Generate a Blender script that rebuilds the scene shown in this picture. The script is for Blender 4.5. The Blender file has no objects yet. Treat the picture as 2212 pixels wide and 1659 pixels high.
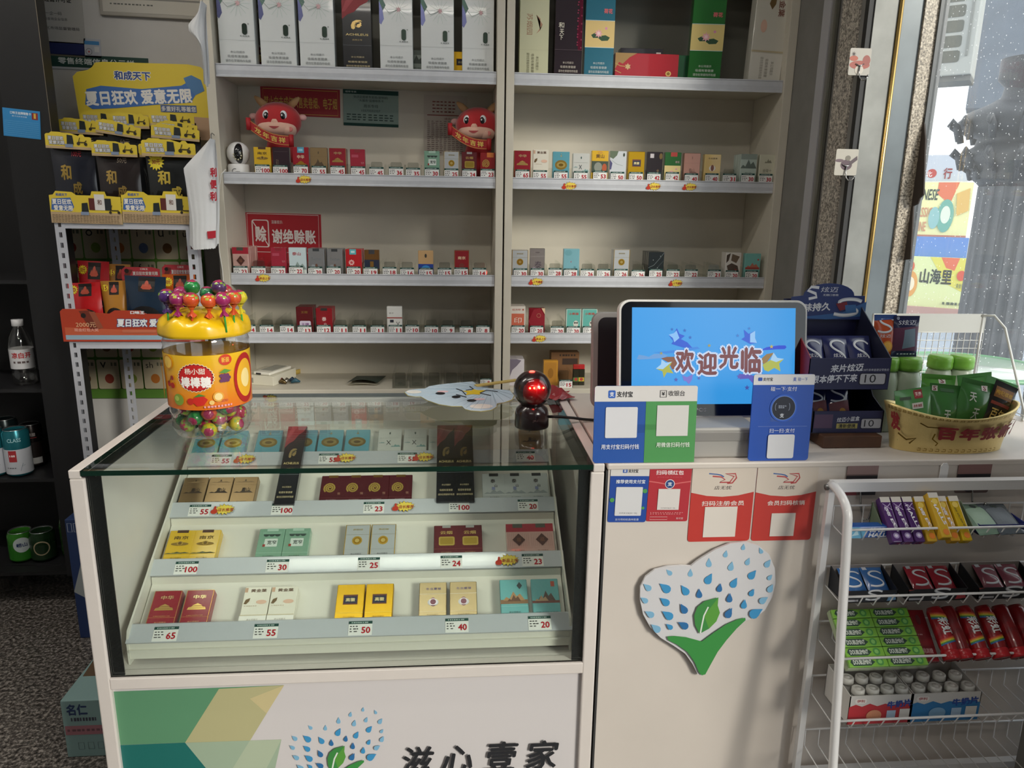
import bpy, bmesh, math, random
from mathutils import Vector, Matrix
random.seed(7)
S = bpy.context.scene
COL = S.collection
PI = math.pi
# ---------------------------------------------------------------- camera
CAM = Vector((.6767, -1.2916, 1.4181)); FPX = 1600.0
_y, _p, _r = math.radians(4.7616), math.radians(13.6008), math.radians(.9276)
_f = Vector((math.sin(_y)*math.cos(_p), math.cos(_y)*math.cos(_p), -math.sin(_p)))
_r0 = Vector((math.cos(_y), -math.sin(_y), 0)); _u0 = _r0.cross(_f)
RT = _r0*math.cos(_r)+_u0*math.sin(_r); UP = -_r0*math.sin(_r)+_u0*math.cos(_r); FW = _f
cam_d = bpy.data.cameras.new('camera'); cam = bpy.data.objects.new('camera', cam_d); COL.objects.link(cam)
cam_d.sensor_width = 36; cam_d.lens = 36*FPX/2212; cam_d.clip_start = .02; cam_d.clip_end = 300
cam.matrix_world = Matrix(((RT.x, UP.x, -FW.x, CAM.x), (RT.y, UP.y, -FW.y, CAM.y), (RT.z, UP.z, -FW.z, CAM.z), (0, 0, 0, 1)))
S.camera = cam
def at(x, y, Y=None, Z=None, X=None, D=None):
    """world point seen at photo pixel (x,y) on the plane X=, Y= or Z=, or at depth D"""
    d = FW+RT*((x-1106)/FPX)-UP*((y-829.5)/FPX)
    if D is not None: return CAM+d*D
    if Y is not None: return CAM+d*((Y-CAM.y)/d.y)
    if Z is not None: return CAM+d*((Z-CAM.z)/d.z)
    return CAM+d*((X-CAM.x)/d.x)
# ---------------------------------------------------------------- light
S.view_settings.view_transform = 'Standard'; S.view_settings.look = 'None'
S.view_settings.gamma = 1; S.view_settings.use_curve_mapping = False
S.view_settings.exposure = 0.18
W = bpy.data.worlds.new('sky'); S.world = W; W.use_nodes = True
_bg = W.node_tree.nodes['Background']; _bg.inputs[0].default_value = (.93, .97, 1, 1); _bg.inputs[1].default_value = 1.7
sun_d = bpy.data.lights.new('sun', 'SUN'); sun = bpy.data.objects.new('sun', sun_d); COL.objects.link(sun)
sun_d.energy = 2.7; sun_d.angle = math.radians(14); sun_d.color = (1, .93, .82)
sun.rotation_euler = Vector((-.58, .72, -.375)).to_track_quat('-Z', 'Y').to_euler()
try:
    S.cycles.transparent_max_bounces = 32; S.cycles.max_bounces = 10; S.cycles.sample_clamp_indirect = 6; S.cycles.caustics_reflective = False; S.cycles.caustics_refractive = False
except Exception: pass
# ---------------------------------------------------------------- materials
def lin(h):
    h = h.lstrip('#'); o = []
    for i in (0, 2, 4):
        c = int(h[i:i+2], 16)/255; o.append(c/12.92 if c <= .04045 else ((c+.055)/1.055)**2.4)
    return (o[0], o[1], o[2], 1)
MC = {}
def mat(h, rough=.45, metal=0, coat=0, emit=0, noise=0, nscale=60, bump=0, spec=.5, sheen=0):
    """colour code; a trailing * = metallic foil, ! = glossy film, ~ = matte paper"""
    if h.endswith('*'): h = h[:-1]; rough = .3; metal = .85
    elif h.endswith('!'): h = h[:-1]; rough = .22; coat = .35
    elif h.endswith('^'): h = h[:-1]; rough = .3; emit = .72
    elif h.endswith('~'): h = h[:-1]; rough = .8; spec = .25
    k = (h, rough, metal, coat, emit, noise, nscale, bump, spec, sheen)
    if k in MC: return MC[k]
    m = bpy.data.materials.new('paint_'+h); m.use_nodes = True; nt = m.node_tree; b = nt.nodes['Principled BSDF']
    c = lin(h); b.inputs['Base Color'].default_value = c; b.inputs['Roughness'].default_value = rough
    b.inputs['Metallic'].default_value = metal; b.inputs['Coat Weight'].default_value = coat; b.inputs['Specular IOR Level'].default_value = spec
    if sheen: b.inputs['Sheen Weight'].default_value = sheen
    if emit: b.inputs['Base Color'].default_value = (c[0]*.1, c[1]*.1, c[2]*.1, 1); b.inputs['Emission Color'].default_value = c; b.inputs['Emission Strength'].default_value = emit
    if noise or bump:
        tc = nt.nodes.new('ShaderNodeTexCoord'); n = nt.nodes.new('ShaderNodeTexNoise'); n.inputs['Scale'].default_value = nscale; n.inputs['Detail'].default_value = 6
        nt.links.new(tc.outputs['Object'], n.inputs['Vector'])
        if noise:
            mx = nt.nodes.new('ShaderNodeMixRGB'); mx.blend_type = 'MULTIPLY'; mx.inputs[0].default_value = noise
            rp = nt.nodes.new('ShaderNodeValToRGB'); rp.color_ramp.elements[0].position = .3; rp.color_ramp.elements[1].position = .7
            nt.links.new(n.outputs['Fac'], rp.inputs[0]); mx.inputs[1].default_value = c; nt.links.new(rp.outputs[0], mx.inputs[2]); nt.links.new(mx.outputs[0], b.inputs['Base Color'])
        if bump:
            bp = nt.nodes.new('ShaderNodeBump'); bp.inputs['Strength'].default_value = bump; bp.inputs['Distance'].default_value = .002
            nt.links.new(n.outputs['Fac'], bp.inputs['Height']); nt.links.new(bp.outputs[0], b.inputs['Normal'])
    MC[k] = m; return m
def granite(h1, h2, h3, scale):
    m = bpy.data.materials.new('granite'); m.use_nodes = True; nt = m.node_tree; b = nt.nodes['Principled BSDF']; b.inputs['Roughness'].default_value = .35
    tc = nt.nodes.new('ShaderNodeTexCoord'); n = nt.nodes.new('ShaderNodeTexNoise'); n.inputs['Scale'].default_value = scale; n.inputs['Detail'].default_value = 5; n.inputs['Roughness'].default_value = .7
    rp = nt.nodes.new('ShaderNodeValToRGB'); cr = rp.color_ramp; cr.interpolation = 'LINEAR'
    cr.elements[0].position = .36; cr.elements[0].color = lin(h1); cr.elements[1].position = .62; cr.elements[1].color = lin(h3); e = cr.elements.new(.5); e.color = lin(h2)
    nt.links.new(tc.outputs['Object'], n.inputs['Vector']); nt.links.new(n.outputs['Fac'], rp.inputs[0]); nt.links.new(rp.outputs[0], b.inputs['Base Color']); return m
def glass(tint=(.94, .97, .95), refl=1.0, rough=.0, ior=1.5, dust=0, name='clear_glass', f0=None):
    m = bpy.data.materials.new(name); m.use_nodes = True; nt = m.node_tree; nt.nodes.clear()
    o = nt.nodes.new('ShaderNodeOutputMaterial'); t = nt.nodes.new('ShaderNodeBsdfTransparent'); g = nt.nodes.new('ShaderNodeBsdfGlossy'); mx = nt.nodes.new('ShaderNodeMixShader'); fr = nt.nodes.new('ShaderNodeFresnel')
    t.inputs[0].default_value = (*tint, 1); g.inputs['Roughness'].default_value = rough; fr.inputs[0].default_value = ior
    g.inputs['Color'].default_value = (refl, refl, refl, 1)
    ge = nt.nodes.new('ShaderNodeNewGeometry'); mp = nt.nodes.new('ShaderNodeMapRange'); mp.inputs[3].default_value = ior; mp.inputs[4].default_value = 1/ior
    nt.links.new(ge.outputs['Backfacing'], mp.inputs[0]); nt.links.new(mp.outputs[0], fr.inputs[0])
    nt.links.new(fr.outputs[0], mx.inputs[0]); nt.links.new(t.outputs[0], mx.inputs[1]); nt.links.new(g.outputs[0], mx.inputs[2])
    last = mx
    if dust:
        d = nt.nodes.new('ShaderNodeBsdfTranslucent'); d.inputs[0].default_value = (.95, .95, .93, 1); m2 = nt.nodes.new('ShaderNodeMixShader'); tc = nt.nodes.new('ShaderNodeTexCoord')
        v = nt.nodes.new('ShaderNodeTexVoronoi'); v.inputs['Scale'].default_value = 70; rp = nt.nodes.new('ShaderNodeValToRGB'); rp.color_ramp.elements[0].position = .0; rp.color_ramp.elements[0].color = (1, 1, 1, 1); rp.color_ramp.elements[1].position = .13; rp.color_ramp.elements[1].color = (dust, dust, dust, 1)
        nt.links.new(tc.outputs['Object'], v.inputs['Vector']); nt.links.new(v.outputs['Distance'], rp.inputs[0]); nt.links.new(rp.outputs[0], m2.inputs[0]); nt.links.new(mx.outputs[0], m2.inputs[1]); nt.links.new(d.outputs[0], m2.inputs[2]); last = m2
    nt.links.new(last.outputs[0], o.inputs[0]); return m
M_GLASS = glass(); M_ACRYL = glass((.93, .94, .93), 1, .05, 1.45, name='clear_acrylic'); M_FILM = glass((.97, .97, .97), .9, .12, 1.4, name='clear_film')
# ---------------------------------------------------------------- mesh helpers
class MB:
    """collects shapes; build() links them as one mesh object"""
    def __init__(s): s.V = []; s.F = []; s.I = []; s.S = []; s.cur = 0; s.sm = False
    def add(s, vs, fs, sm=None):
        o = len(s.V); s.V += [tuple(v) for v in vs]; s.F += [tuple(i+o for i in f) for f in fs]; s.I += [s.cur]*len(fs); s.S += [s.sm if sm is None else sm]*len(fs); return s
    def m(s, i): s.cur = i; return s
    def box(s, x0, x1, y0, y1, z0, z1):
        v = [(x, y, z) for x in (x0, x1) for y in (y0, y1) for z in (z0, z1)]
        return s.add(v, [(0, 1, 3, 2), (4, 6, 7, 5), (0, 4, 5, 1), (2, 3, 7, 6), (0, 2, 6, 4), (1, 5, 7, 3)])
    def quad(s, a, b, c, d): return s.add([a, b, c, d], [(0, 1, 2, 3)])
    def prism(s, pts, a0, a1, axis='y'):
        """polygon extruded along an axis: pts are (x,z) for y, (y,z) for x, (x,y) for z"""
        n = len(pts)
        def P(p, a): return (p[0], a, p[1]) if axis == 'y' else ((a, p[0], p[1]) if axis == 'x' else (p[0], p[1], a))
        v = [P(p, a0) for p in pts]+[P(p, a1) for p in pts]
        return s.add(v, [tuple(range(n)), tuple(range(2*n-1, n-1, -1))]+[(i, n+i, n+(i+1) % n, (i+1) % n) for i in range(n)])
    def lathe(s, prof, n=32, c=(0, 0, 0), sq=0, cap=True):
        """profile (r,z) turned round z; sq squares the section off"""
        v = []; k = len(prof)
        for j in range(n):
            a = 2*PI*j/n; e = 1+sq*(1-abs(math.cos(2*a)))*-1 if sq else 1
            for r, z in prof: v.append((c[0]+r*e*math.cos(a), c[1]+r*e*math.sin(a), c[2]+z))
        f = [(j*k+i, ((j+1) % n)*k+i, ((j+1) % n)*k+i+1, j*k+i+1) for j in range(n) for i in range(k-1)]
        s.add(v, f, True)
        if cap:
            o = len(s.V)-len(v)
            if prof[0][0] > 1e-6: s.F.append(tuple(o+j*k for j in range(n))[::-1]); s.I.append(s.cur); s.S.append(False)
            if prof[-1][0] > 1e-6: s.F.append(tuple(o+j*k+k-1 for j in range(n))); s.I.append(s.cur); s.S.append(False)
        return s
    def tube(s, path, r, n=8, closed=False):
        P = [Vector(p) for p in path]; k = len(P); v = []; rr = r if isinstance(r, (list, tuple)) else [r]*k
        up = None
        for i in range(k):
            t = (P[(i+1) % k]-P[i-1]) if closed else (P[min(i+1, k-1)]-P[max(i-1, 0)])
            if t.length < 1e-9: t = Vector((0, 0, 1))
            t.normalize()
            if up is None:
                up = Vector((0, 0, 1)) if abs(t.z) < .9 else Vector((0, 1, 0))
            a = t.cross(up)
            if a.length < 1e-6: a = t.cross(Vector((1, .3, .2)))
            a.normalize(); b = a.cross(t); up = b
            for j in range(n): q = 2*PI*j/n+PI/n; v.append(P[i]+(a*math.cos(q)+b*math.sin(q))*rr[i])
        f = [(i*n+j, i*n+(j+1) % n, ((i+1) % k)*n+(j+1) % n, ((i+1) % k)*n+j) for i in range(k if closed else k-1) for j in range(n)]
        if not closed: f += [tuple(range(n))[::-1], tuple(range((k-1)*n, k*n))]
        return s.add(v, f, n > 4)
    def ball(s, c, rx, ry=None, rz=None, n=14, k=9):
        ry = ry or rx; rz = rz or rx; v = []; f = []
        for i in range(k+1):
            th = PI*i/k
            for j in range(n): a = 2*PI*j/n; v.append((c[0]+rx*math.sin(th)*math.cos(a), c[1]+ry*math.sin(th)*math.sin(a), c[2]-rz*math.cos(th)))
        for i in range(k):
            for j in range(n): f.append((i*n+j, i*n+(j+1) % n, (i+1)*n+(j+1) % n, (i+1)*n+j))
        return s.add(v, f, True)
    def grid(s, fn, nu, nv, sm=True):
        v = [fn(i/nu, j/nv) for i in range(nu+1) for j in range(nv+1)]
        return s.add(v, [(i*(nv+1)+j, (i+1)*(nv+1)+j, (i+1)*(nv+1)+j+1, i*(nv+1)+j+1) for i in range(nu) for j in range(nv)], sm)
    def mesh(s, name, mats, bevel=0, seg=2, weld=False, recalc=True):
        me = bpy.data.meshes.new(name); me.from_pydata(s.V, [], s.F)
        for m in (mats if isinstance(mats, (list, tuple)) else [mats]): me.materials.append(mat(m) if isinstance(m, str) else m)
        for p, i, q in zip(me.polygons, s.I, s.S): p.material_index = i; p.use_smooth = q
        bm = bmesh.new(); bm.from_mesh(me)
        bmesh.ops.remove_doubles(bm, verts=bm.verts, dist=1e-6)
        if recalc: bmesh.ops.recalc_face_normals(bm, faces=bm.faces)
        if bevel:
            ed = [e for e in bm.edges if len(e.link_faces) == 2 and e.calc_face_angle(0) > .5]
            bmesh.ops.bevel(bm, geom=ed, offset=bevel, segments=seg, affect='EDGES', profile=.5)
        bm.to_mesh(me); bm.free(); me.update(); return me
    def build(s, name, mats, parent=None, loc=None, rot=None, bevel=0, seg=2, **k):
        return ob(name, s.mesh(name, mats, bevel, seg, recalc=k.pop('recalc', True)), parent, loc, rot, **k)
def ob(name, me, parent=None, loc=None, rot=None, label=None, cat=None, group=None, kind=None, scale=None):
    o = bpy.data.objects.new(name, me); COL.objects.link(o)
    if parent is not None: o.parent = parent
    if loc is not None: o.location = loc
    if rot is not None: o.rotation_euler = rot
    if scale is not None: o.scale = scale
    if label: o['label'] = label
    if cat: o['category'] = cat
    if group: o['group'] = group
    if kind: o['kind'] = kind
    return o
def empty(name, loc, label, cat, group=None, rot=None, kind=None): return ob(name, None, None, loc, rot, label, cat, group, kind)
# ---------------------------------------------------------------- flat print (lettering, pictures) as thin proud shapes
GC = {}
def glyphs(s):
    k = s
    if k not in GC:
        cu = bpy.data.curves.new('lettering', 'FONT'); cu.body = s; cu.size = 1; cu.resolution_u = 2
        o = bpy.data.objects.new('lettering', cu); COL.objects.link(o); dg = bpy.context.evaluated_depsgraph_get()
        me = bpy.data.meshes.new_from_object(o.evaluated_get(dg)); v = [(p.co.x, p.co.y) for p in me.vertices]; f = [tuple(p.vertices) for p in me.polygons]
        bpy.data.objects.remove(o); bpy.data.curves.remove(cu); bpy.data.meshes.remove(me)
        if v:
            x0 = min(p[0] for p in v); x1 = max(p[0] for p in v); y0 = min(p[1] for p in v); y1 = max(p[1] for p in v)
            v = [(p[0]-(x0+x1)/2, p[1]-(y0+y1)/2) for p in v]; GC[k] = (v, f, x1-x0, y1-y0)
        else: GC[k] = ([], [], 1, 1)
    return GC[k]
class Art:
    """print on a w x h face lying in the local xz plane, seen from -y; element coordinates are fractions of w and h"""
    def __init__(s, w, h, spec=(), step=.00010, base=.0002, fn=None, cols=16, rows=1):
        s.w = w; s.h = h; s.V = []; s.F = []; s.I = []; s.mats = []; s.n = 0; s.step = step; s.base = base; s.fn = fn; s.cols = cols; s.rows = rows
        for e in spec: getattr(s, e[0])(*e[1:])
    def put(s, v, f, c, nl=0):
        if c not in s.mats: s.mats.append(c)
        o = len(s.V); y = -(s.base+s.n*s.step); s.n += 1
        s.V += [(p[0], y-((i//nl)*s.step*.3 if nl else 0), p[1]) for i, p in enumerate(v)]; s.n += int(len(v)/nl*.3) if nl else 0; s.F += [tuple(i+o for i in q) for q in f]; s.I += [s.mats.index(c)]*len(f)
    def X(s, x): return (x-.5)*s.w
    def p(s, pts, c): s.put([(s.X(x), y*s.h) for x, y in pts], [tuple(range(len(pts)))], c)
    def r(s, x0, y0, x1, y1, c): s.p([(x0, y0), (x1, y0), (x1, y1), (x0, y1)], c)
    def e(s, cx, cy, rx, ry, c, n=20): s.p([(cx+rx*math.cos(2*PI*i/n), cy+ry*math.sin(2*PI*i/n)) for i in range(n)], c)
    def c(s, cx, cy, rad, c, n=20): s.e(cx, cy, rad, rad*s.w/s.h, c, n)
    def rr(s, x0, y0, x1, y1, rad, c):
        rx = rad; ry = rad*s.w/s.h; P = []
        for cx, cy, a0 in ((x1-rx, y1-ry, 0), (x0+rx, y1-ry, 90), (x0+rx, y0+ry, 180), (x1-rx, y0+ry, 270)):
            for i in range(4): a = math.radians(a0+i*30); P.append((cx+rx*math.cos(a), cy+ry*math.sin(a)))
        s.p(P, c)
    def l(s, pts, wd, c, closed=False):
        """polyline, width as a fraction of w"""
        P = [Vector((s.X(x), y*s.h)) for x, y in pts]; k = len(P); hw = wd*s.w/2; L = []; Rr = []
        for i in range(k):
            t = (P[(i+1) % k]-P[i-1]) if closed else (P[min(i+1, k-1)]-P[max(i-1, 0)]); t.normalize(); nrm = Vector((-t.y, t.x))*hw
            L.append(P[i]+nrm); Rr.append(P[i]-nrm)
        s.put([tuple(q) for q in L+Rr], [(i, (i+1) % k, k+(i+1) % k, k+i) for i in range(k if closed else k-1)], c)
    def fr(s, x0, y0, x1, y1, wd, c): s.l([(x0, y0), (x1, y0), (x1, y1), (x0, y1)], wd, c, True)
    def ring(s, cx, cy, rad, wd, c, a0=0, a1=360, n=24):
        k = s.w/s.h; pts = [(cx+rad*math.cos(math.radians(a0+(a1-a0)*i/n)), cy+rad*k*math.sin(math.radians(a0+(a1-a0)*i/n))) for i in range(n+1)]
        s.l(pts, wd, c)
    def star(s, cx, cy, rad, c, n=5, inner=.45, rot=90, sy=1):
        k = s.w/s.h*sy; s.p([(cx+(rad if i % 2 == 0 else rad*inner)*math.cos(math.radians(rot+180*i/n)), cy+(rad if i % 2 == 0 else rad*inner)*k*math.sin(math.radians(rot+180*i/n))) for i in range(2*n)], c)
    def t(s, cx, cy, h, txt, c, wd=None, bold=.015, rot=0, shear=0):
        v, f, gw, gh = glyphs(txt)
        if not v: return
        nl = 0
        if bold >= .012:     # heavier strokes: the same outline laid down a few times, slightly shifted
            n = len(v); sh = [(math.cos(2*PI*i/m)*bold, math.sin(2*PI*i/m)*bold) for m in (4 if bold < .05 else 8,) for i in range(m)]+([(0, 0)] if bold > .03 else [])
            v = [(x+dx, y+dy) for dx, dy in sh for x, y in v]; f = [tuple(i+n*k for i in q) for k in range(len(sh)) for q in f]; gw += 2*bold; gh += 2*bold; nl = n
        ky = h*s.h/gh; kx = (wd*s.w/gw) if wd else ky; ca, sa = math.cos(math.radians(rot)), math.sin(math.radians(rot))
        if rot: 
            if abs(abs(rot)-90) < 25 and wd: kx = wd*s.h/gw; ky = h*s.w/gh
        q = []
        for x, y in v:
            x, y = (x*kx+shear*y*ky, y*ky); q.append((s.X(cx)+x*ca-y*sa, cy*s.h+x*sa+y*ca))
        s.put(q, f, c, nl)
    def fine(s, x0, x1, y, h, c, n=6, seed=1):
        """a row of tiny illegible words"""
        rd = random.Random(seed); x = x0; st = (x1-x0)/n
        v = []; f = []
        for i in range(n):
            a = x0+i*st; b = a+st*rd.uniform(.45, .85); o = len(v); v += [(s.X(a), y*s.h), (s.X(b), y*s.h), (s.X(b), (y+h)*s.h), (s.X(a), (y+h)*s.h)]; f.append((o, o+1, o+2, o+3))
        s.put(v, f, c)
    def mesh(s, name):
        me = bpy.data.meshes.new(name); me.from_pydata(s.V, [], s.F)
        for c in s.mats: me.materials.append(mat(c, rough=.5) if isinstance(c, str) else c)
        for p, i in zip(me.polygons, s.I): p.material_index = i
        if s.fn:     # cut into narrow columns, then wrap round the curved surface
            bm = bmesh.new(); bm.from_mesh(me); st = s.w/s.cols
            for i in range(1, s.cols):
                x = -s.w/2+i*st; bmesh.ops.bisect_plane(bm, geom=bm.verts[:]+bm.edges[:]+bm.faces[:], plane_co=(x, 0, 0), plane_no=(1, 0, 0))
            for i in range(1, s.rows):
                bmesh.ops.bisect_plane(bm, geom=bm.verts[:]+bm.edges[:]+bm.faces[:], plane_co=(0, 0, s.h*i/s.rows), plane_no=(0, 0, 1))
            for v in bm.verts: v.co = Vector(s.fn(*v.co))
            bm.to_mesh(me); bm.free()
        return me
    def build(s, name, parent=None, loc=None, rot=None, **k): return ob(name, s.mesh(name), parent, loc, rot, **k)
def smooth(pts, it=2):
    """corner-cutting for a flowing line"""
    for _ in range(it):
        q = [pts[0]]
        for a, b in zip(pts, pts[1:]): q += [(a[0]*.75+b[0]*.25, a[1]*.75+b[1]*.25), (a[0]*.25+b[0]*.75, a[1]*.25+b[1]*.75)]
        pts = q+[pts[-1]]
    return pts
def rectY(x0, y0, x1, y1, Y):
    """photo rectangle on the plane y=Y -> centre x, bottom z, width, height"""
    xm = (x0+x1)/2; ym = (y0+y1)/2
    l = at(x0, ym, Y=Y); r = at(x1, ym, Y=Y); t = at(xm, y0, Y=Y); b = at(xm, y1, Y=Y)
    return (l.x+r.x)/2, b.z, (r.x-l.x), t.z-b.z
ORD = ['first', 'second', 'third', 'fourth', 'fifth', 'sixth', 'seventh', 'eighth', 'ninth', 'tenth', 'eleventh', 'twelfth', 'thirteenth', 'fourteenth', 'fifteenth', 'sixteenth']
# ================================================================ the setting
M_WALL = mat('c9c7c4', .85, noise=.06, nscale=9, spec=.2); M_FLOOR = granite('161412', '524d49', '938d86', 95)
M_CREAM = mat('cfc9ba', .5, noise=.04, nscale=14); M_WHITE = mat('e2dcd6', .42, noise=.04, nscale=20); M_ALU = mat('c9ccd2', .36, noise=.08, nscale=40)
XW = 1.83; XO = 2.055; YJ = .86
MB().box(-1.8, XO, -4.2, 1.62, -.06, 0).build('floor', M_FLOOR, kind='structure')
MB().box(-1.7, XW, 1.60, 1.70, 0, 2.95).build('wall_back', M_WALL, kind='structure')
MB().box(-1.8, -1.7, -4.2, 1.70, 0, 2.95).build('wall_left', M_WALL, kind='structure')
MB().box(-1.8, XO, -4.3, -4.2, 0, 2.95).build('wall_front', M_WALL, kind='structure')
MB().box(-1.8, XO, -4.3, 1.70, 2.95, 3.05).build('ceiling', mat('d8d8d6', .9), kind='structure')
wr = MB().box(XW, XO, YJ+.02, 1.70, 0, 2.95).box(XW, XO, -4.2, -2.9, 0, 2.95).box(XW, XO, -2.9, YJ+.02, 2.62, 2.95).build('wall_right', mat('84827e', .7, noise=.15, nscale=12), kind='structure')
# facing strips on the right wall and on the jamb that faces the room, left to right
M_GRAN = granite('4a443e', 'a39c92', 'ddd5c8', 150)
g = MB().box(XW-.006, XW, .90, 1.00, .0, 2.9).build('granite_facing', M_GRAN, wr)
MB().box(XW-.004, XW, 1.075, 1.125, 0, 2.9).build('grey_batten', mat('b0b0b4', .4), wr)
MB().box(XW-.012, XW-.004, 1.02, 1.035, 0, 2.9).build('metal_edge', mat('8a8a80', .35, .7), wr)
M_STEEL = mat('8f908b', .45, .25, noise=.35, nscale=9)
MB().box(XW+.016, XW+.083, YJ-.004, YJ+.02, 0, 2.62).build('steel_plate', M_STEEL, wr)
MB().tube([(XW+.090, YJ-.006, 0), (XW+.090, YJ-.006, 2.62)], .0065, 8).build('brass_rod', mat('c9a867', .25, .9), wr)
MB().box(XW+.098, XW+.160, YJ+.001, YJ+.02, 0, 2.62).build('scratched_panel', mat('7b8386', .25, .2, noise=.3, nscale=6), wr)
MB().box(XW+.160, XW+.200, YJ-.006, YJ+.02, 0, 2.62).build('granite_facing', granite('453d35', 'a99c88', 'ddd2bf', 170), wr)
MB().box(XW+.200, XO, YJ-.012, YJ+.02, 0, 2.62).build('dark_frame', mat('5a5f61', .4), wr)
MB().box(XW, XW+.016, YJ, YJ+.02, 0, 2.62).build('dark_groove', mat('2a2a2a', .6), wr)
MB().box(XW, XO, -.62, -.08, 0, 2.62).build('shade_pier', mat('84827e', .7, noise=.15, nscale=12), wr)  # unseen pier added to shade the rack end of the counter
M_DUST = glass((.97, .98, .98), .9, 0, 1.35, dust=.035, name='dusty_glass')
for nm_, y0_, y1_ in (('window_1', -.08, YJ-.012), ('window_2', -2.88, -.62)):
    win = MB().box(2.040, 2.046, y0_, y1_, .12, 2.60).build(nm_, M_DUST, kind='structure')
    MB().box(2.02, 2.066, y0_, y1_, .02, .12).build('window_frame', mat('3a3d3f', .4), win)
# tube lamps on the ceiling; the left-aisle one is added to brighten that side
for i, (lx, ly) in enumerate(((.35, -.35), (.35, -2.3), (-.95, .1))):
    lp = empty('ceiling_lamp', (lx, ly, 2.93), 'long white tube lamp on the ceiling '+('above the glass counter', 'behind the viewer', 'above the left aisle')[i], 'lamp', 'ceiling tube lamps')
    MB().box(-.62, .62, -.04, .04, -.03, .0).build('lamp_housing', 'e8e8e8', lp, bevel=.004)
    MB().tube([(-.6, 0, -.045), (.6, 0, -.045)], .013, 10).build('lamp_tube', mat('fff6e6', emit=14), lp)
    ld = bpy.data.lights.new('tube_light', 'AREA'); ld.shape = 'RECTANGLE'; ld.size = 1.2; ld.size_y = .06; ld.energy = (6, 6, 11)[i]; ld.color = (1, .95, .87)
    lo = bpy.data.objects.new('tube_light', ld); COL.objects.link(lo); lo.parent = lp; lo.location = (0, 0, -.075)
# ================================================================ the two display cabinets on the back wall
ROW = [(1.8418, 1.803), (1.509, 1.472), (1.1786, 1.1402), (.9755, .938)]
CABS = {'left': (-.072, .8265), 'right': (.884, 1.799)}
YC = 1.310; YB = 1.55
SHELF = {}
def cabinet(side):
    x0, x1 = CABS[side]; ol, orr = (.030, .0255) if side == 'left' else (.0265, .030)
    t = empty('display_cabinet', ((x0+x1)/2, 1.43, 0), 'tall cream cabinet of open shelves, '+('left of the two, behind the candy jar' if side == 'left' else 'right of the two, behind the touch screen'), 'cabinet', 'wall display cabinets')
    def bx(n, m, *b): 
        o = MB().box(*b).build(n, m, None, bevel=.0015); o.parent = t; o.location = -Vector(t.location); return o
    bx('side_panel', M_CREAM, x0-ol, x0, 1.298, YB+.01, 0, 2.42); bx('side_panel', M_CREAM, x1, x1+orr, 1.298, YB+.01, 0, 2.42)
    bx('back_panel', M_CREAM, x0, x1, YB, YB+.01, .04, ROW[0][0]-.012); bx('shade_grey_back_panel', mat('85847a', .5), x0, x1, YB, YB+.01, ROW[0][0]-.012, 2.42); bx('shading_top_panel', M_CREAM, x0, x1, 1.30, YB, 2.16, 2.18); bx('shading_fascia', M_CREAM, x0, x1, 1.30, 1.312, 2.18, 2.42)  # grey top back stands in for shade; unseen top and fascia added to darken
    for k, (a, b) in enumerate(ROW):
        s = bx('shelf', M_CREAM, x0, x1, YC+.001, YB, b+.006, a-.010)
        SHELF[side, k] = s
        p = [(YC, b), (YC-.003, b-.001), (YC-.003, b+.004), (YC-.001, b+.006), (YC-.0025, (a+b)/2), (YC-.001, a-.005), (YC-.003, a-.003), (YC-.003, a), (YC, a)]
        o = MB().prism(p, x0+.001, x1-.001, 'x').build('price_rail', M_ALU, s)
    bx('bottom_shelf', M_CREAM, x0, x1, 1.285, YB, .752, .774)
    bx('base_front', M_CREAM, x0, x1, 1.30, 1.315, .05, .752)
    return t
CL = cabinet('left'); CR = cabinet('right')
# ================================================================ glass showcase counter
SX = .961; SD = .545; HT = .95; ZS = .530; PW = .026
sc = empty('showcase_counter', (SX/2, SD/2, 0), 'white framed glass showcase counter with a green and white front panel', 'showcase')
def scp(name, mb, m, bevel=0, parent=None):
    o = mb.build(name, m, None, bevel=bevel); o.parent = parent or sc
    if parent is None: o.location = -Vector(sc.location)
    return o
M_FRAME = mat('ddd5cf', .38, noise=.03, nscale=30)
for x0, y0 in ((0, 0), (SX-PW, 0), (0, SD-PW), (SX-PW, SD-PW)):
    scp('corner_post', MB().box(x0, x0+PW, y0, y0+PW, 0, HT-.016), M_FRAME, .003)
for x0, x1 in ((0, .0215), (SX-.0215, SX)): scp('top_rail', MB().box(x0, x1, 0, SD, HT-.016, HT), M_FRAME, .002)
scp('top_rail', MB().box(.0215, SX-.0215, SD-.014, SD, HT-.03, HT-.010), M_FRAME, .002)
scp('front_sill', MB().box(PW-.001, SX-PW+.001, .0, .030, ZS-.024, ZS), M_FRAME, .002)
scp('front_sill', MB().box(PW-.001, SX-PW+.001, .0, .030, .0, .06), M_FRAME, .002)
scp('side_panel', MB().box(.006, .016, PW, SD-PW, .02, HT-.016), M_WHITE); 
scp('side_panel', MB().box(SX-.016, SX-.006, PW, SD-PW, .02, HT-.016), mat('cfcbc4', .08, coat=.6))
scp('back_panel', MB().box(PW, SX-PW, SD-.012, SD-.004, .02, .80), M_WHITE); scp('floor_panel', MB().box(.016, SX-.016, .010, SD-.012, ZS-.016, ZS-.004), M_WHITE)
M_EDGE = mat('0d2a20', .15, coat=.5)
gl = MB().box(.0225, SX-.0225, -.003, SD-.002, HT-.0095, HT); gl.I = [1, 1, 1, 1, 0, 0]; scp('glass_top', gl, [M_GLASS, M_EDGE])
gl = MB().box(PW, SX-PW, .006, .011, ZS, HT-.010); gl.I = [1, 1, 0, 0, 1, 1]; scp('glass_front', gl, [M_GLASS, M_EDGE])
M_TAPE = mat('17181a', .35)
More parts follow.
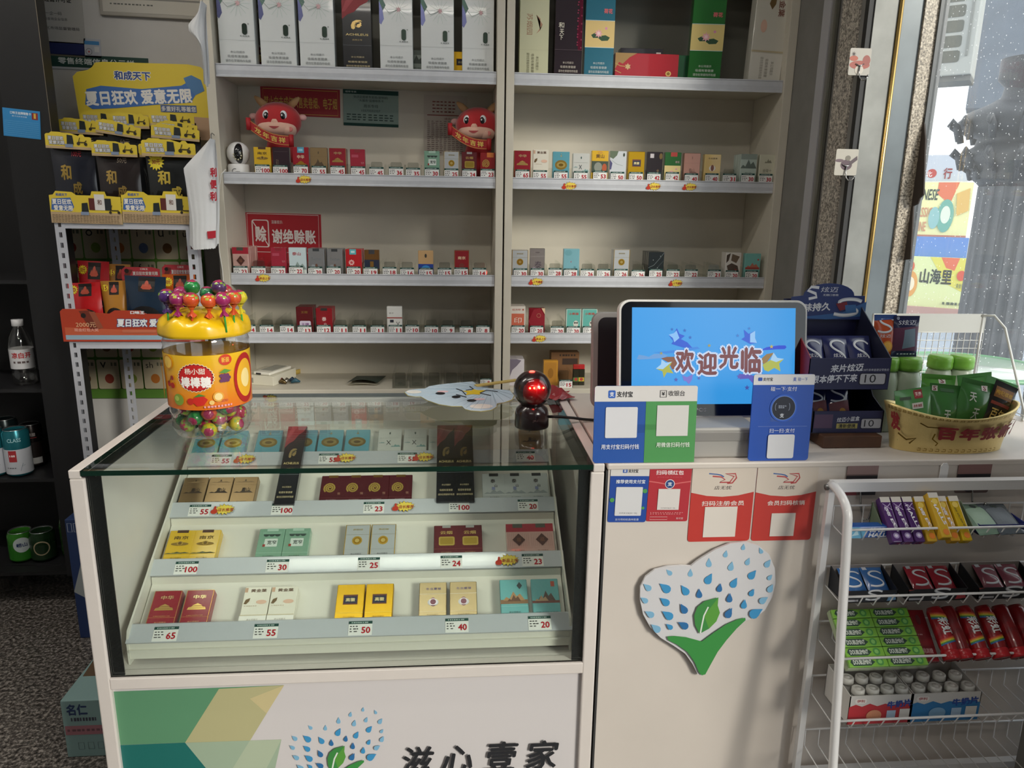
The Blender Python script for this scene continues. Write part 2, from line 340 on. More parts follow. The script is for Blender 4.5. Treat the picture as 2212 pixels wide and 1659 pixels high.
scp('edge_seal', MB().box(PW, PW+.0235, .0115, .014, ZS, HT-.011), M_TAPE); scp('edge_seal', MB().box(SX-PW-.021, SX-PW, .0115, .014, ZS, HT-.011), M_TAPE)
scp('edge_seal', MB().box(.0225, .046, .0, SD-.004, HT-.0125, HT-.0102), M_TAPE); scp('edge_seal', MB().box(SX-.046, SX-.0225, .0, SD-.004, HT-.0125, HT-.0102), M_TAPE)
fp = scp('front_panel', MB().box(PW, SX-PW, .010, .016, .06, ZS-.024), mat('d5d0d0', .28))
class ArtPx(Art):
    """print whose points are photo pixels carried onto the plane y=Y"""
    def __init__(s, Y, **k): super().__init__(1, 1, **k); s.Yp = Y
    def q(s, x, y): v = at(x, y, Y=s.Yp); return (v.x+.5, v.z)
    def P(s, pts, c): s.p([s.q(*p) for p in pts], c)
    def L(s, pts, wd, c, closed=False): s.l([s.q(*p) for p in pts], wd, c, closed)
    def T(s, x, y, hpx, txt, c, wpx=None, bold=.015, rot=0, shear=0):
        a = s.q(x, y); b = s.q(x, y+hpx); w = (s.q(x+wpx, y)[0]-a[0]) if wpx else None; s.t(a[0], a[1], a[1]-b[1], txt, c, w, bold, rot, shear)
DROPS = [(530, 310, 50, 135, 0), (675, 315, 52, 85, 0), (803, 245, 60, 88, 0), (918, 183, 48, 75, 0), (1040, 135, 42, 80, 0), (1162, 160, 42, 115, 0), (1070, 235, 52, 65, 0), (955, 268, 62, 75, 0), (1207, 248, 60, 55, 0), (800, 355, 78, 60, 1), (975, 382, 72, 60, 1), (1100, 325, 72, 50, 1), (1222, 342, 44, 50, 0), (380, 410, 62, 140, 0), (503, 415, 86, 142, 1), (638, 432, 76, 125, 1), (735, 455, 62, 92, 2), (875, 415, 58, 78, 2), (1097, 447, 54, 60, 1), (1225, 418, 60, 60, 0), (358, 497, 56, 145, 0), (500, 508, 74, 142, 1), (943, 484, 62, 85, 2), (1043, 527, 62, 80, 1), (1175, 497, 66, 35, 0), (628, 558, 72, 120, 2), (395, 592, 66, 150, 0), (520, 600, 82, 145, 1), (937, 587, 74, 60, 2), (1120, 585, 96, 30, 1), (437, 690, 74, 140, 0), (530, 678, 52, 140, 1), (627, 668, 74, 150, 2)]
def drop(cx, cy, s, ang):
    a = math.radians(ang); out = []
    for x, y in ((.62, 0), (.36, .13), (.12, .27), (-.12, .34), (-.32, .28), (-.44, .1), (-.44, -.1), (-.32, -.28), (-.12, -.34), (.12, -.27), (.36, -.13)):
        x *= s; y *= s; out.append((cx+x*math.cos(a)-y*math.sin(a), cy-(x*math.sin(a)+y*math.cos(a))))
    return out
GREENV = [(512, 745), (560, 740), (640, 748), (752, 778), (830, 720), (920, 660), (1000, 625), (1050, 615), (1052, 632), (990, 690), (920, 770), (860, 850), (810, 940), (775, 1005), (750, 1012), (730, 990), (700, 920), (650, 850), (580, 800), (520, 770)]
LEAF = [(735, 725), (705, 670), (697, 600), (720, 540), (770, 500), (865, 475), (860, 530), (875, 580), (850, 640), (800, 690)]; VEIN = [(740, 722), (752, 660), (765, 600), (795, 540)]
def logo(a, fm):
    for x, y, s_, g_, c in DROPS: a.P([fm(*p) for p in drop(x, y, s_, g_)], ('7fb3d3', '3f93c7', '2f6ea5')[c])
    a.P([fm(*p) for p in GREENV], '3c8f45'); a.P([fm(*p) for p in LEAF], '3f8a45'); a.P([fm(*p) for p in [(865, 475), (860, 530), (875, 580), (850, 640), (800, 690), (765, 600)]], '5a9c3f'); a.L([fm(*p) for p in VEIN], .003, 'dfe6dc')
A = ArtPx(.0098)
A.P([(238, 1494), (611, 1480), (612, 1484), (400, 1604), (240, 1610)], '5f9470'); A.P([(473, 1488), (614, 1480), (576, 1541), (540, 1600), (400, 1604)], 'b9b488'); A.P([(540, 1509), (614, 1480), (576, 1541)], 'cdbf90')
A.P([(244, 1610), (400, 1604), (520, 1750), (262, 1755)], '1f6e68'); A.P([(400, 1604), (608, 1597), (575, 1750), (520, 1750)], 'a2b59d'); A.P([(490, 1680), (540, 1599), (608, 1597), (560, 1690)], 'b3c0a6')
A.P([(380, 1755), (470, 1660), (500, 1700), (520, 1755)], '2b8272')
logo(A, lambda x, y: (664+((x/3.196+1280)-1436.4)*.712, 1594+((y/3.196+1140)-1269)*.712))
for c, x, y in (('滋', 903, 1641), ('心', 990, 1638), ('壹', 1083, 1630), ('家', 1172, 1627)): A.T(x, y, 62, c, '26272b', 66, .02, shear=.15)
A.build('front_print', fp, (0, .0098, 0))
# ================================================================ tiered rack inside the showcase
TX0, TX1 = .045, .915
def TB(k): return Vector((0, .045+.130*k, .577+.0745*k))     # strip foot of tier k, front tier = 0
TD = Vector((0, .843, .537)); TN = Vector((0, -.537, .843))
tr = empty('tiered_rack', (.48, .05, ZS), 'white four-step display rack standing inside the glass showcase', 'rack')
def trp(name, mb, m, bevel=0):
    o = mb.build(name, m, None, bevel=bevel); o.parent = tr; o.location = -Vector(tr.location); return o
M_TRAY = mat('dcd9cf', .4); M_STRIP = mat('bfc3c9', .22, coat=.3)
STRIPS = []
for k in range(4):
    b = TB(k); p0 = b+Vector((0, .0335, -.0085)); p1 = p0+TD*.116
    trp('tier_bed', MB().prism([(p0.y, p0.z), (p1.y, p1.z), (p1.y+TN.y*-.004, p1.z-.004), (p0.y+.002, p0.z-.004)], TX0+.002, TX1-.002, 'x'), M_TRAY)
    trp('tier_riser', MB().box(TX0+.002, TX1-.002, p1.y, p1.y+.004, p1.z-.006, p1.z+.016), M_TRAY)
    st = b+Vector((0, .029, .023)); n = Vector((0, -.6, .6)).normalized()*.0015
    STRIPS.append(trp('label_strip', MB().prism([(b.y, b.z), (st.y, st.z), (st.y+.004, st.z-.001), (b.y+.003, b.z-.004)], TX0-.004, TX1+.006, 'x'), M_STRIP))
b0 = TB(0); pts = [(b0.y+.004, ZS-.003), (b0.y+.004, b0.z)]
for k in range(4): b = TB(k); pts += [(b.y+.012, b.z+.02), (b.y+.030, b.z+.03), (b.y+.128, b.z+.085)]
pts += [(.535, .86), (.535, ZS-.003)]
for x in (TX0-.004, TX1): trp('rack_side', MB().prism(pts, x, x+.004, 'x'), M_TRAY)
trp('rack_skirt', MB().box(TX0, TX1, b0.y+.006, b0.y+.010, ZS+.008, b0.z-.004).box(TX0, TX1, b0.y+.001, b0.y+.006, b0.z-.022, b0.z-.018), M_TRAY)
# ---- price labels and stickers, shared by rails and strips
def price_art(num, w, h, big=False):
    return Art(w, h, [('r', 0, 0, 1, 1, 'e9e9e6~'), ('r', 0, .80, 1, 1, '274b45~'), ('fine', .12, .85, .86, .08, 'b9c9c4~', 9, 3), ('fine', .06, .42, .60, .07, '3a3a3a~', 3, num), ('fine', .06, .48, .42, .07, '2f2f2f~', 3, num+5), ('fine', .06, .40, .24, .07, '555555~', 2, num+9), ('t', .74, .36, .46, str(num), 'b3202f~', .16*len(str(num))+.06, .03)])
PM = {}
def price_mesh(num, w=.047, h=.030):
    k = (num, w, h)
    if k not in PM: PM[k] = price_art(num, w, h).mesh('price_label')
    return PM[k]
BURST = {}
def sticker_mesh(txt, w=.052, h=.026):
    if txt not in BURST:
        a = Art(w, h, step=.00012); rd = random.Random(5); P = []
        for i in range(30):
            q = 2*PI*i/30; r = (.5 if i % 2 == 0 else .36)*(1+.1*rd.uniform(-1, 1)); P.append((.56+r*.86*math.cos(q), .5+r*math.sin(q)))
        a.p([(.56+(x-.56)*1.06, .5+(y-.5)*1.08) for x, y in P], '7d5a1e~'); a.p(P, 'f0d75a~')
        a.p([(.02, .16), (.0, .3), (.03, .44), (.10, .52), (.12, .78), (.17, .84), (.21, .74), (.20, .56), (.27, .50), (.28, .2), (.2, .08), (.08, .08)], 'c4402f~')
        a.t(.62, .46, .34, txt, 'a3262b~', .66, .02, shear=.1); BURST[txt] = a.mesh('promo_sticker')
    return BURST[txt]
ANG = math.atan2(.029, .023)     # strip leans back
for k, row in enumerate((((358, 65), (575, 55), (779, 50), (987, 40), (1165, 20)), ((403, 100), (600, 30), (797, 25), (975, 24), (1150, 23)), ((432, 55), (610, 100), (808, 23), (992, 100), (1140, 20)), ((478, 55), (710, 55), (880, 55), (1135, 40)))):
    b = TB(k); base = b+Vector((0, .0008, .0012))
    for px, num in row:
        py = (1367, 1227, 1105, 992)[k]; x = at(px, py, Y=b.y+.014).x
        ob('price_label', price_mesh(num, .047, .029), STRIPS[k], (x, base.y, base.z), (-ANG, 0, 0))
    for px, tx in ({1: ((1095, '新品上市'),), 2: ((483, '店长推荐'), (872, '店长推荐')), 3: ((530, '店长推荐'), (747, '店长推荐'), (915, '店长推荐'))}.get(k, ())):
        py = (1367, 1222, 1105, 992)[k]; x = at(px, py, Y=b.y+.014).x
        ob('promo_sticker', sticker_mesh(tx), STRIPS[k], (x, base.y-.0006, base.z+.003), (-ANG, 0, 0))
# ================================================================ packs: designs (body colour, print, words for the label)
def warn(c, a=.20): return [('t', .5, a, .042, '本公司提示', c, .42, .005), ('t', .5, a-.085, .055, '吸烟有害健康', c, .74, .005)]
def mount(y, h, c, x0=.1, x1=.9): return ('p', [(x0, y), (x0+(x1-x0)*.15, y+h*.4), (x0+(x1-x0)*.3, y+h*.2), (x0+(x1-x0)*.48, y+h), (x0+(x1-x0)*.62, y+h*.45), (x0+(x1-x0)*.78, y+h*.75), (x1, y)], c)
def tab(c): return ('r', .3, .90, .7, 1, c)
SPI = [(.40+(.03+.25*i/30)*math.cos(.55*i)*.9, .58+(.03+.25*i/30)*math.sin(.55*i)*.6) for i in range(31)]
LOTUS = [('p', [(.12, .45), (.28, .56), (.45, .52), (.5, .42), (.7, .46), (.88, .36), (.8, .22), (.55, .2), (.4, .33), (.2, .32)], '1f4a2c'), ('star', .42, .52, .17, 'e9a9b0', 8, .55), ('star', .42, .53, .09, 'f4d2d2', 6, .5), ('e', .72, .76, .05, .06, 'd88fae')]
HEAD = [('p', [(.50, .30), (.60, .34), (.60, .40), (.67, .43), (.64, .50), (.66, .60), (.60, .66), (.44, .64), (.34, .52), (.36, .36)], 'd9bb7c*'), ('p', [(.16, .24), (.14, .44), (.22, .66), (.40, .78), (.60, .78), (.70, .70), (.56, .70), (.38, .62), (.32, .48), (.34, .26), (.26, .18)], 'd9bb7c*'), ('p', [(.40, .34), (.44, .50), (.56, .56), (.60, .62), (.46, .62), (.36, .52)], '14161b')]
def sub(sp, x0, y0, x1, y1):
    """squeeze a list of polygons into part of the face"""
    o = []
    for e in sp:
        if e[0] == 'p': o.append(('p', [(x0+(x1-x0)*a, y0+(y1-y0)*b) for a, b in e[1]], e[2]))
        elif e[0] == 'e': o.append(('e', x0+(x1-x0)*e[1], y0+(y1-y0)*e[2], e[3]*(x1-x0), e[4]*(y1-y0), e[5]))
        elif e[0] == 'star': o.append(('star', x0+(x1-x0)*e[1], y0+(y1-y0)*e[2], e[3]*(x1-x0))+tuple(e[4:]))
    return o
GATE = [('p', [(.16, .50), (.20, .56), (.30, .57), (.34, .61), (.5, .66), (.66, .61), (.70, .57), (.80, .56), (.84, .50)], 'd8b56a*'), ('r', .30, .585, .70, .595, '7c2a24'), ('r', .22, .535, .78, .542, '7c2a24')]
K = {
 'gatered': ('93202f!', [('fr', .02, .01, .98, .99, .02, 'caa45a*'), ('t', .52, .82, .10, '中华', 'e6cf97*', .46, .02)]+GATE+[('r', .03, .32, .97, .325, 'd0a55e'), ('fine', .2, .8, .35, .012, 'd0a55e', 12)]+warn('d9a878'), 'crimson pack with a gold gate picture'),
 'leafwhite': ('e4dfd0!', [('r', .02, .86, .14, .97, 'c9a489'), ('t', .55, .90, .08, '黄金葉', '5b3a22', .6, .02), ('p', [(.06, .58), (.12, .68), (.28, .72), (.26, .64), (.16, .57)], '6e5632'), ('e', .72, .62, .2, .05, 'e0b9a2'), ('fine', .1, .6, .52, .012, 'b09a80', 6), ('r', 0, .30, 1, .315, 'cfc1a2'), ('r', 0, 0, 1, .29, 'efece4')]+warn('7d746c'), 'cream pack with a brown leaf'),
 'goldplate': ('d0a529*', [('r', .25, .50, .77, .74, '6b3b2c'), ('r', .28, .53, .74, .70, '1d2440'), ('t', .51, .615, .09, '高徽', 'e8d9a0', .34, .02), ('r', 0, .30, 1, .305, 'f0d878')]+warn('8c5c12'), 'shiny gold pack with a navy plate'),
 'champagne': ('c2ad83*', [('r', 0, .70, 1, .71, 'e5ddca'), ('t', .52, .83, .06, '冬虫夏草', '5a4f8d', .56, .01), ('e', .51, .5, .2, .09, 'd9d6d8'), ('e', .51, .51, .11, .11, '8b5a66'), ('ring', .51, .51, .12, .025, 'ece6ee*'), ('r', 0, .27, 1, .275, 'e8e2d2')]+warn('8a7a55'), 'champagne pack with a silver medallion'),
 'tealband': ('6fb3b5!', [('r', 0, .40, 1, .50, '8a6a4e'), mount(.48, .22, 'b08b62'), mount(.46, .16, '6a4c3a', .25, .75), ('p', [(.62, .84), (.72, .93), (.82, .84), (.72, .75)], '3d4a4c'), ('r', 0, .34, 1, .345, 'a8d6d4')]+warn('3a4d50'), 'teal pack with a brown picture band'),
 'tealseal': ('6fb3b5!', [('r', 0, .40, 1, .46, '7a4a40'), mount(.46, .24, '5a4c46', .2, .85), mount(.45, .14, 'b79a78', .1, .6), ('r', .72, .80, .86, .93, 'b5553f'), ('t', .5, .17, .055, '尽早戒烟有益健康', '3a4d50', .8, .005)], 'teal pack with a small orange seal'),
 'yellowtab': ('d8b12f!', [('r', .28, .92, .72, 1, '4f3524'), ('t', .5, .78, .10, '南京', '4a3a20', .56, .015), ('e', .5, .6, .34, .05, '8a6c28'), ('e', .5, .62, .12, .06, 'b08f3c'), ('star', .5, .62, .09, '6e5420', 8, .6), mount(.33, .05, '4e5133', 0, 1), mount(.32, .04, '77743f', 0, .7), ('r', 0, .26, 1, .265, 'f0d978')]+warn('5a4518'), 'yellow pack with a dark top tab'),
 'sage': ('7fa690!', [('r', .30, .92, .74, 1, 'a8c4b4'), ('e', .30, .82, .11, .06, '33453f'), ('e', .52, .82, .11, .06, '33453f'), ('e', .74, .82, .11, .06, '33453f'), ('r', .15, .83, .9, .9, '7fa690'), ('rr', .27, .47, .78, .70, .03, 'cfdad2'), ('t', .56, .59, .12, '宽窄', '20302c', .36, .015), ('r', .22, .47, .32, .54, '9a3a30'), ('r', 0, .29, 1, .295, 'b7d0c0')]+warn('2f4038'), 'sage green pack with three bowls'),
 'greydisc': ('b4b8ba!', [('fr', .02, .01, .98, .99, .035, 'c9a548*'), ('r', 0, .72, 1, .728, '8d8a70'), ('t', .5, .86, .05, '黄鹤楼', 'c9b36a*', .4, .01), ('c', .5, .56, .2, 'd6b04e*'), ('c', .5, .56, .15, 'b98c2c*'), ('c', .5, .56, .09, 'e3c878*'), ('r', 0, .32, 1, .325, '9a9c98')]+warn('4a4c4e'), 'grey pack with a gold disc'),
 'maroonplate': ('5f2026!', [('r', .34, .92, .68, 1, 'c3c3c0*'), ('t', .5, .78, .10, '云烟', 'd9bc70*', .5, .02), ('rr', .2, .40, .84, .66, .07, 'cdb25c*'), ('rr', .26, .44, .78, .62, .05, 'b79a44*'), ('r', 0, .30, 1, .305, '9a5a4e')]+warn('b08a62'), 'maroon pack with a gold plaque'),
 'pinkdiamond': ('cfa9a0!', [('r', 0, .76, 1, 1, 'a32032'), ('r', .28, .88, .68, 1, '4c4c40')]+[('r', .06+i*.075, .32, .08+i*.075, .72, 'b58d86') for i in range(12)]+[('p', [(.5, .34), (.76, .52), (.5, .70), (.24, .52)], '4e2a22'), ('t', .5, .52, .12, '福', '8a5a40', .18, .01), ('r', 0, .28, 1, .285, 'b98a80')]+warn('7a4a44'), 'pink pack with a brown diamond'),
 'inkgold': ('b5966f*', [('r', 0, .74, 1, .745, '8f7452'), mount(.82, .05, '8f7452', .1, .9), mount(.48, .10, '4a3a2a', .1, .9), ('t', .58, .58, .13, '泰山', '2a211a', .34, .012), ('e', .5, .88, .03, .03, '5a4630')]+warn('5d4930'), 'bronze pack with an ink mountain'),
 'swirl': ('4f131c!', [('r', .3, .92, .7, 1, '8f6b34*'), ('l', SPI, .07, 'd9b85e*'), ('t', .80, .40, .08, '悦', 'b88a70', .12, .01), ('r', 0, .26, 1, .265, '86434a')]+warn('c0a0a0'), 'dark red pack with a gold swirl'),
 'silvermount': ('c3c7c6!', [tab('2a2c2e'), mount(.32, .14, '9aa1a2', .05, .95), ('t', .46, .74, .13, '泰', '2a1e1c', None, .012), ('t', .58, .58, .09, '山', '2a1e1c', None, .012), ('r', .4, .44, .54, .54, '8890b4'), ('r', 0, .24, 1, .245, '9da2a2')]+warn('4e5254'), 'silver soft pack with grey mountains'),
 'bluegold': ('5fa0b0!', [('e', .5, .54, .36, .17, 'b08f45*'), ('e', .5, .54, .26, .10, 'd4b96c*'), ('e', .5, .54, .14, .05, '8e6f30*'), ('c', .5, .85, .05, 'c9c7a0*'), ('c', .5, .92, .025, 'd9d6b0*')], 'light blue pack with gold oval'),
 'whitex': ('c9cbc6!', [('t', .46, .50, .16, 'X', '40444a', .2, .02), mount(.34, .10, '6f9a98', .55, .98), mount(.48, .05, '7f9c9c', .04, .3), ('e', .5, .84, .035, .045, '3f5a58'), ('fine', .1, .9, .66, .012, 'a4a8a4', 8)], 'white pack with grey-green hills'),
 'hero': ('17191f!', [('p', [(0, 1), (1, 1), (.86, .93), (.62, .88), (.42, .80), (.18, .76), (0, .70)], '8e2a32'), ('p', [(.2, 1), (.5, 1), (.3, .9), (.1, .8), (0, .8)], 'a8434a')]+sub(HEAD, .2, .53, .9, .74)+[('t', .5, .50, .03, 'ACHILEUS', 'e0c98a', .78, .02), ('t', .5, .43, .02, '启用三号', 'c9b27a', .34, .005), ('r', 0, .355, 1, .358, '7d8288'), ('t', .5, .20, .022, '本公司提示', 'd8c79a', .46, .005), ('t', .5, .135, .026, '吸烟有害健康', 'd8c79a', .66, .005), ('t', .5, .08, .024, '请勿在禁烟场所吸烟', 'd8c79a', .82, .005)], 'tall black box with a gold helmeted head and red drape'),
 'darkplum': ('35252d!', [('t', .26, .42, .30, '和', '6a5a48', .16, .01), ('r', .1, .84, .9, .845, '6b5a5e'), ('t', .3, .2, .1, '天', '6a5a48', .14, .01)], 'dark plum pack'),
 'redbluetab': ('99202c!', [('r', .30, .80, .72, 1, '4fa0bd'), ('r', .38, .86, .64, .94, '9fd0df'), ('t', .5, .66, .13, '中华', 'e4d3b4', .44, .02)]+[('p', [(a, b-.14) for a, b in GATE[0][1]], 'cf9d42*')], 'red soft pack with a light blue tab'),
 'tanhorse': ('b79c74*', [('p', [(.2, .36), (.35, .46), (.45, .6), (.55, .46), (.66, .5), (.8, .36), (.6, .3), (.4, .33)], '54432e'), ('r', .46, .78, .52, .86, '54432e'), ('r', 0, .68, 1, .685, '9d8460')], 'tan foil pack with a small dark figure'),
 'plaincrimson': ('a12a3d!', [('r', .3, .88, .7, 1, '8a1c2b'), ('r', .1, .70, .55, .8, 'b2455a'), ('t', .82, .5, .08, '牡丹', 'c98a90', .2, .01)], 'plain crimson soft pack'),
 'swirlfoil': ('8a1f22!', [('r', .45, .82, .9, 1, 'c06a2a'), ('l', SPI, .06, 'd9b060*'), ('t', .8, .3, .1, '悦', 'c98a60', .14, .01)], 'red pack with a gold spiral'),
 'hillblue': ('c9dbe0!', [('t', .45, .78, .12, '泰山', 'a8333a', .5, .02), mount(.22, .28, '8fa09c', 0, 1), mount(.2, .2, '6f857c', .1, .8), ('r', 0, 0, 1, .2, 'dfe6e2')], 'pale blue pack with green hills'),
 'silverplain': ('b9bdc2*', [tab('33373b'), ('t', .5, .62, .09, 'Taishan', '7a8088', .6, .01), ('e', .5, .36, .08, .08, '6a4a3c'), ('e', .3, .36, .12, .05, '9aa0a6')], 'plain silver soft pack'),
 'rosered': ('bb1f2b!', [('r', .25, .80, .66, 1, '56b3bd'), ('r', .34, .86, .58, .94, 'c8e4e6'), ('star', .36, .5, .2, 'e7b9b4', 9, .7), ('star', .36, .5, .11, 'c4474e', 7, .6), ('t', .7, .26, .09, 'Rose', 'f0d0cc', .36, .01)], 'bright red pack with a pink rose'),
 'brownnavy': ('9a7145*', [('r', 0, .26, 1, .62, '1d2740'), ('r', .3, .84, .7, 1, '3b3b40'), ('r', .38, .30, .62, .56, 'b98f4e*')], 'bronze pack with a navy band'),
 'beigeblue': ('cda777!', [('r', 0, .10, 1, .48, '1d3f96'), ('e', .5, .29, .3, .14, '3a8fd0'), ('e', .5, .80, .07, .08, '3a3a34')], 'beige pack with a bright blue band'),
 'redcity': ('8e1f27!', [('fr', .02, .01, .98, .99, .03, 'b98a44*'), ('t', .5, .72, .12, '南京', 'e8c9a4', .52, .02), ('e', .5, .42, .18, .1, '7a2a24')], 'dark red pack with gold edges'),
 'crown': ('5e171c!', [('t', .5, .80, .08, '王冠', 'd0a95a*', .4, .02), ('rr', .2, .2, .86, .48, .08, 'd9cfe2'), ('t', .52, .34, .14, '王牌', '7a3a7e', .46, .02)], 'maroon pack with a lilac badge'),
 'redmount': ('8f1a24!', [tab('2e2b28'), ('t', .5, .58, .16, '泰', 'e8d5d0', None, .015), ('t', .56, .38, .1, '山', 'e8d5d0', None, .015), mount(.06, .14, 'a8762e', .1, .9)], 'red pack with a black tab'),
 'whitestripe': ('dcdcd8!', [('t', .3, .76, .06, '娇子', '4a4a4a', .3, .01), ('r', 0, .57, 1, .61, 'a04038'), ('r', .2, .42, .44, .52, '2b2f3a'), ('t', .72, .34, .22, 'X', '555555', .26, .005), ('fine', .25, .8, .06, .02, '777777', 6)], 'white pack with a thin red stripe'),
 'tiger': ('dcb02e!', [('r', 0, .28, 1, .66, '3d4a3c'), ('e', .4, .46, .24, .16, '8a8f84'), ('e', .78, .44, .14, .14, 'b5542c'), ('t', .5, .82, .13, '黄山', '6b4a1a', .5, .02), ('e', .5, .94, .14, .05, 'c9962a')], 'yellow pack with a dark animal picture'),
 'orchid': ('cdd2d6!', [('p', [(0, 1), (.5, 1), (.42, .86), (.2, .74), (0, .8)], '5f6f58'), ('p', [(0, .72), (.16, .6), (.1, .4), (0, .38)], '4a4a78'), ('l', [(.1, .7), (.4, .58), (.8, .52)], .015, '8a9a90'), ('e', .84, .88, .06, .06, '3f4a3c')], 'pale grey pack with an orchid spray'),
 'blackring': ('2b2428!', [('r', .2, .80, .44, .94, 'cfc9cc'), ('e', .88, .86, .1, .1, '8a734a*'), ('t', .72, .36, .14, '龙', '9a7a52', .16, .01)], 'black pack with a small white patch'),
 'lotusgreen': ('2c6a33!', [('r', .35, .86, .75, 1, 'b53a30'), ('t', .78, .68, .07, '荷花', 'e6c0c4', .26, .01), ('r', 0, .06, 1, .56, 'e3cf8c')]+sub(LOTUS, .05, .08, .98, .56), 'green pack with a pink lotus panel'),
 'rosegold': ('b98a7a*', [('r', 0, .66, 1, .665, '94695a'), ('t', .5, .42, .14, '泰山', '6d4a44', .36, .01), mount(.3, .1, '8a6258', .1, .9), ('e', .5, .84, .02, .05, '8a6258')], 'rose gold pack with faint hills'),
 'honey': ('d9b76a!', [('fr', .02, .01, .98, .99, .03, 'c9b070*'), ('t', .5, .86, .06, '冬虫夏草', '5a4630', .56, .01), ('e', .5, .52, .2, .1, 'ece6dc'), ('e', .5, .53, .1, .11, '8b5a4e')], 'honey yellow pack with a white medallion'),
 'jade': ('b9c9c0!', [mount(.52, .3, '66736c', 0, 1), ('r', 0, .82, 1, 1, '8f9c94'), ('t', .5, .34, .1, '苏宁', '4f665c', .44, .01), ('e', .5, .18, .06, .03, '4f665c')], 'pale green pack with a grey landscape'),
 'creamseal': ('cfcdb8!', [mount(.72, .14, '8c8a78', .3, .75), ('t', .5, .46, .12, '金陵十', '6d6a58', .56, .01), ('fine', .3, .7, .32, .02, '8a8878', 5)], 'cream pack with faint grey lettering'),
 'silverink': ('bfb8b4*', [('e', .5, .86, .16, .02, '6a6060'), ('t', .55, .44, .24, '泰', '4a3c4c', None, .01), ('e', .3, .3, .14, .06, '9a8e98'), ('r', 0, .72, 1, .725, 'd9d4d0')], 'silver pack with one inky character'),
 'skyblue': ('7fb4bf!', [('e', .3, .86, .24, .1, '6aa2ac'), ('r', .46, .52, .5, .58, 'b0606a'), ('t', .72, .34, .12, '海', '3f7480', .16, .01), ('l', [(0, .24), (.4, .2), (1, .26)], .02, 'a9d0d6')], 'sky blue pack with a small seal'),
 'blackstars': ('22292c!', [('l', [(.0, .4), (.35, .5), (.7, .75), (1, 1)], .02, '7d8a8c'), ('l', [(.2, .2), (.55, .38), (1, .7)], .015, '566264'), ('c', .3, .7, .02, 'c9d2d2'), ('c', .6, .4, .02, 'c9d2d2'), ('c', .75, .85, .02, 'c9d2d2')], 'black pack with silver arcs'),
 'opera': ('d9d4cc!', [('p', [(.05, .9), (.3, .98), (.2, .7), (.05, .6)], '4b3c30'), ('p', [(.4, .95), (.9, .85), (.7, .6), (.35, .7)], '6b5a48'), ('p', [(.1, .5), (.4, .6), (.8, .5), (.95, .2), (.5, .25), (.2, .3)], '54443a'), ('p', [(.6, .4), (.9, .3), (.8, .18)], 'a33a34'), ('r', 0, 0, 1, .12, 'efece6')], 'white pack with a busy brown picture'),
 'tealred': ('79b8b0!', [('r', .05, .38, .95, .46, 'a5483e'), mount(.46, .18, 'b5705c', .1, .9), ('c', .84, .76, .06, 'c4504a'), ('fine', .1, .9, .1, .05, 'd0e4de', 9)], 'teal pack with red figures'),
 'redsquare': ('ded6cc!', [('t', .4, .88, .07, '红方印', 'b0503c', .54, .02), ('r', .08, .26, .92, .74, 'cf6a50'), ('t', .5, .5, .2, '印', 'eadccf', .5, .01), ('e', .84, .88, .05, .035, 'b0503c')], 'cream pack with a red square'),
 'redfoil': ('7c1020!', [('p', [(.0, .5), (.3, .95), (.7, 1), (1, .7), (1, .2), (.4, .0)], '8f1526'), ('ring', .62, .72, .12, .02, 'b98a6a'), ('p', [(.78, 1), (1, 1), (1, .76)], 'e8c9a4')], 'glossy dark red pack with a ring mark'),
 'tealpanda': ('69b5ab!', [('fr', .02, .01, .98, .99, .04, 'e4e6de'), ('t', .5, .82, .1, '小熊猫', 'b0483c', .66, .02), ('e', .66, .42, .17, .13, 'd8d6cc'), ('c', .6, .46, .06, '3a3a36'), ('c', .74, .46, .06, '3a3a36'), ('r', .02, .24, .98, .27, '8a6a54'), ('fine', .3, .75, .1, .03, '3f706a', 5)], 'teal pack with a round white face'),
 'lilac': ('d8d2d8!', [('p', [(0, .3), (.2, .6), (.5, .75), (.8, .95), (.5, 1), (0, 1)], '7d7484'), ('t', .8, .3, .16, '云', '8a3f44', .14, .01)], 'white pack with a grey-purple cloud'),
 'amber': ('c08a34!', [('r', .1, .1, .9, .92, 'b07a28'), ('e', .5, .5, .2, .2, '94641c')], 'amber gold pack'),
}
WH = {'greydisc': (.055, .094), 'tealband': (.058, .094), 'tealseal': (.058, .094), 'bluegold': (.060, .088), 'leafwhite': (.053, .092), 'whitex': (.058, .088)}
PMESH = {}
def pack_mesh(kd, w, h, d):
    k = (kd, round(w, 4), round(h, 4), d)
    if k not in PMESH:
        body = MB().box(-w/2, w/2, 0, d, 0, h).mesh('cigarette_pack', mat(K[kd][0]), .0012, 1); PMESH[k] = (body, Art(w, h, K[kd][1]).mesh('printed_front'))
    return PMESH[k]
def pack(kd, w, h, d, loc, rot, label, group, name='cigarette_pack', cat='cigarette pack', noart=False):
    b, a = pack_mesh(kd, w, h, d); o = ob(name, b, None, loc, rot, label, cat, group)
    if not noart: ob('printed_front', a, o)
    return o
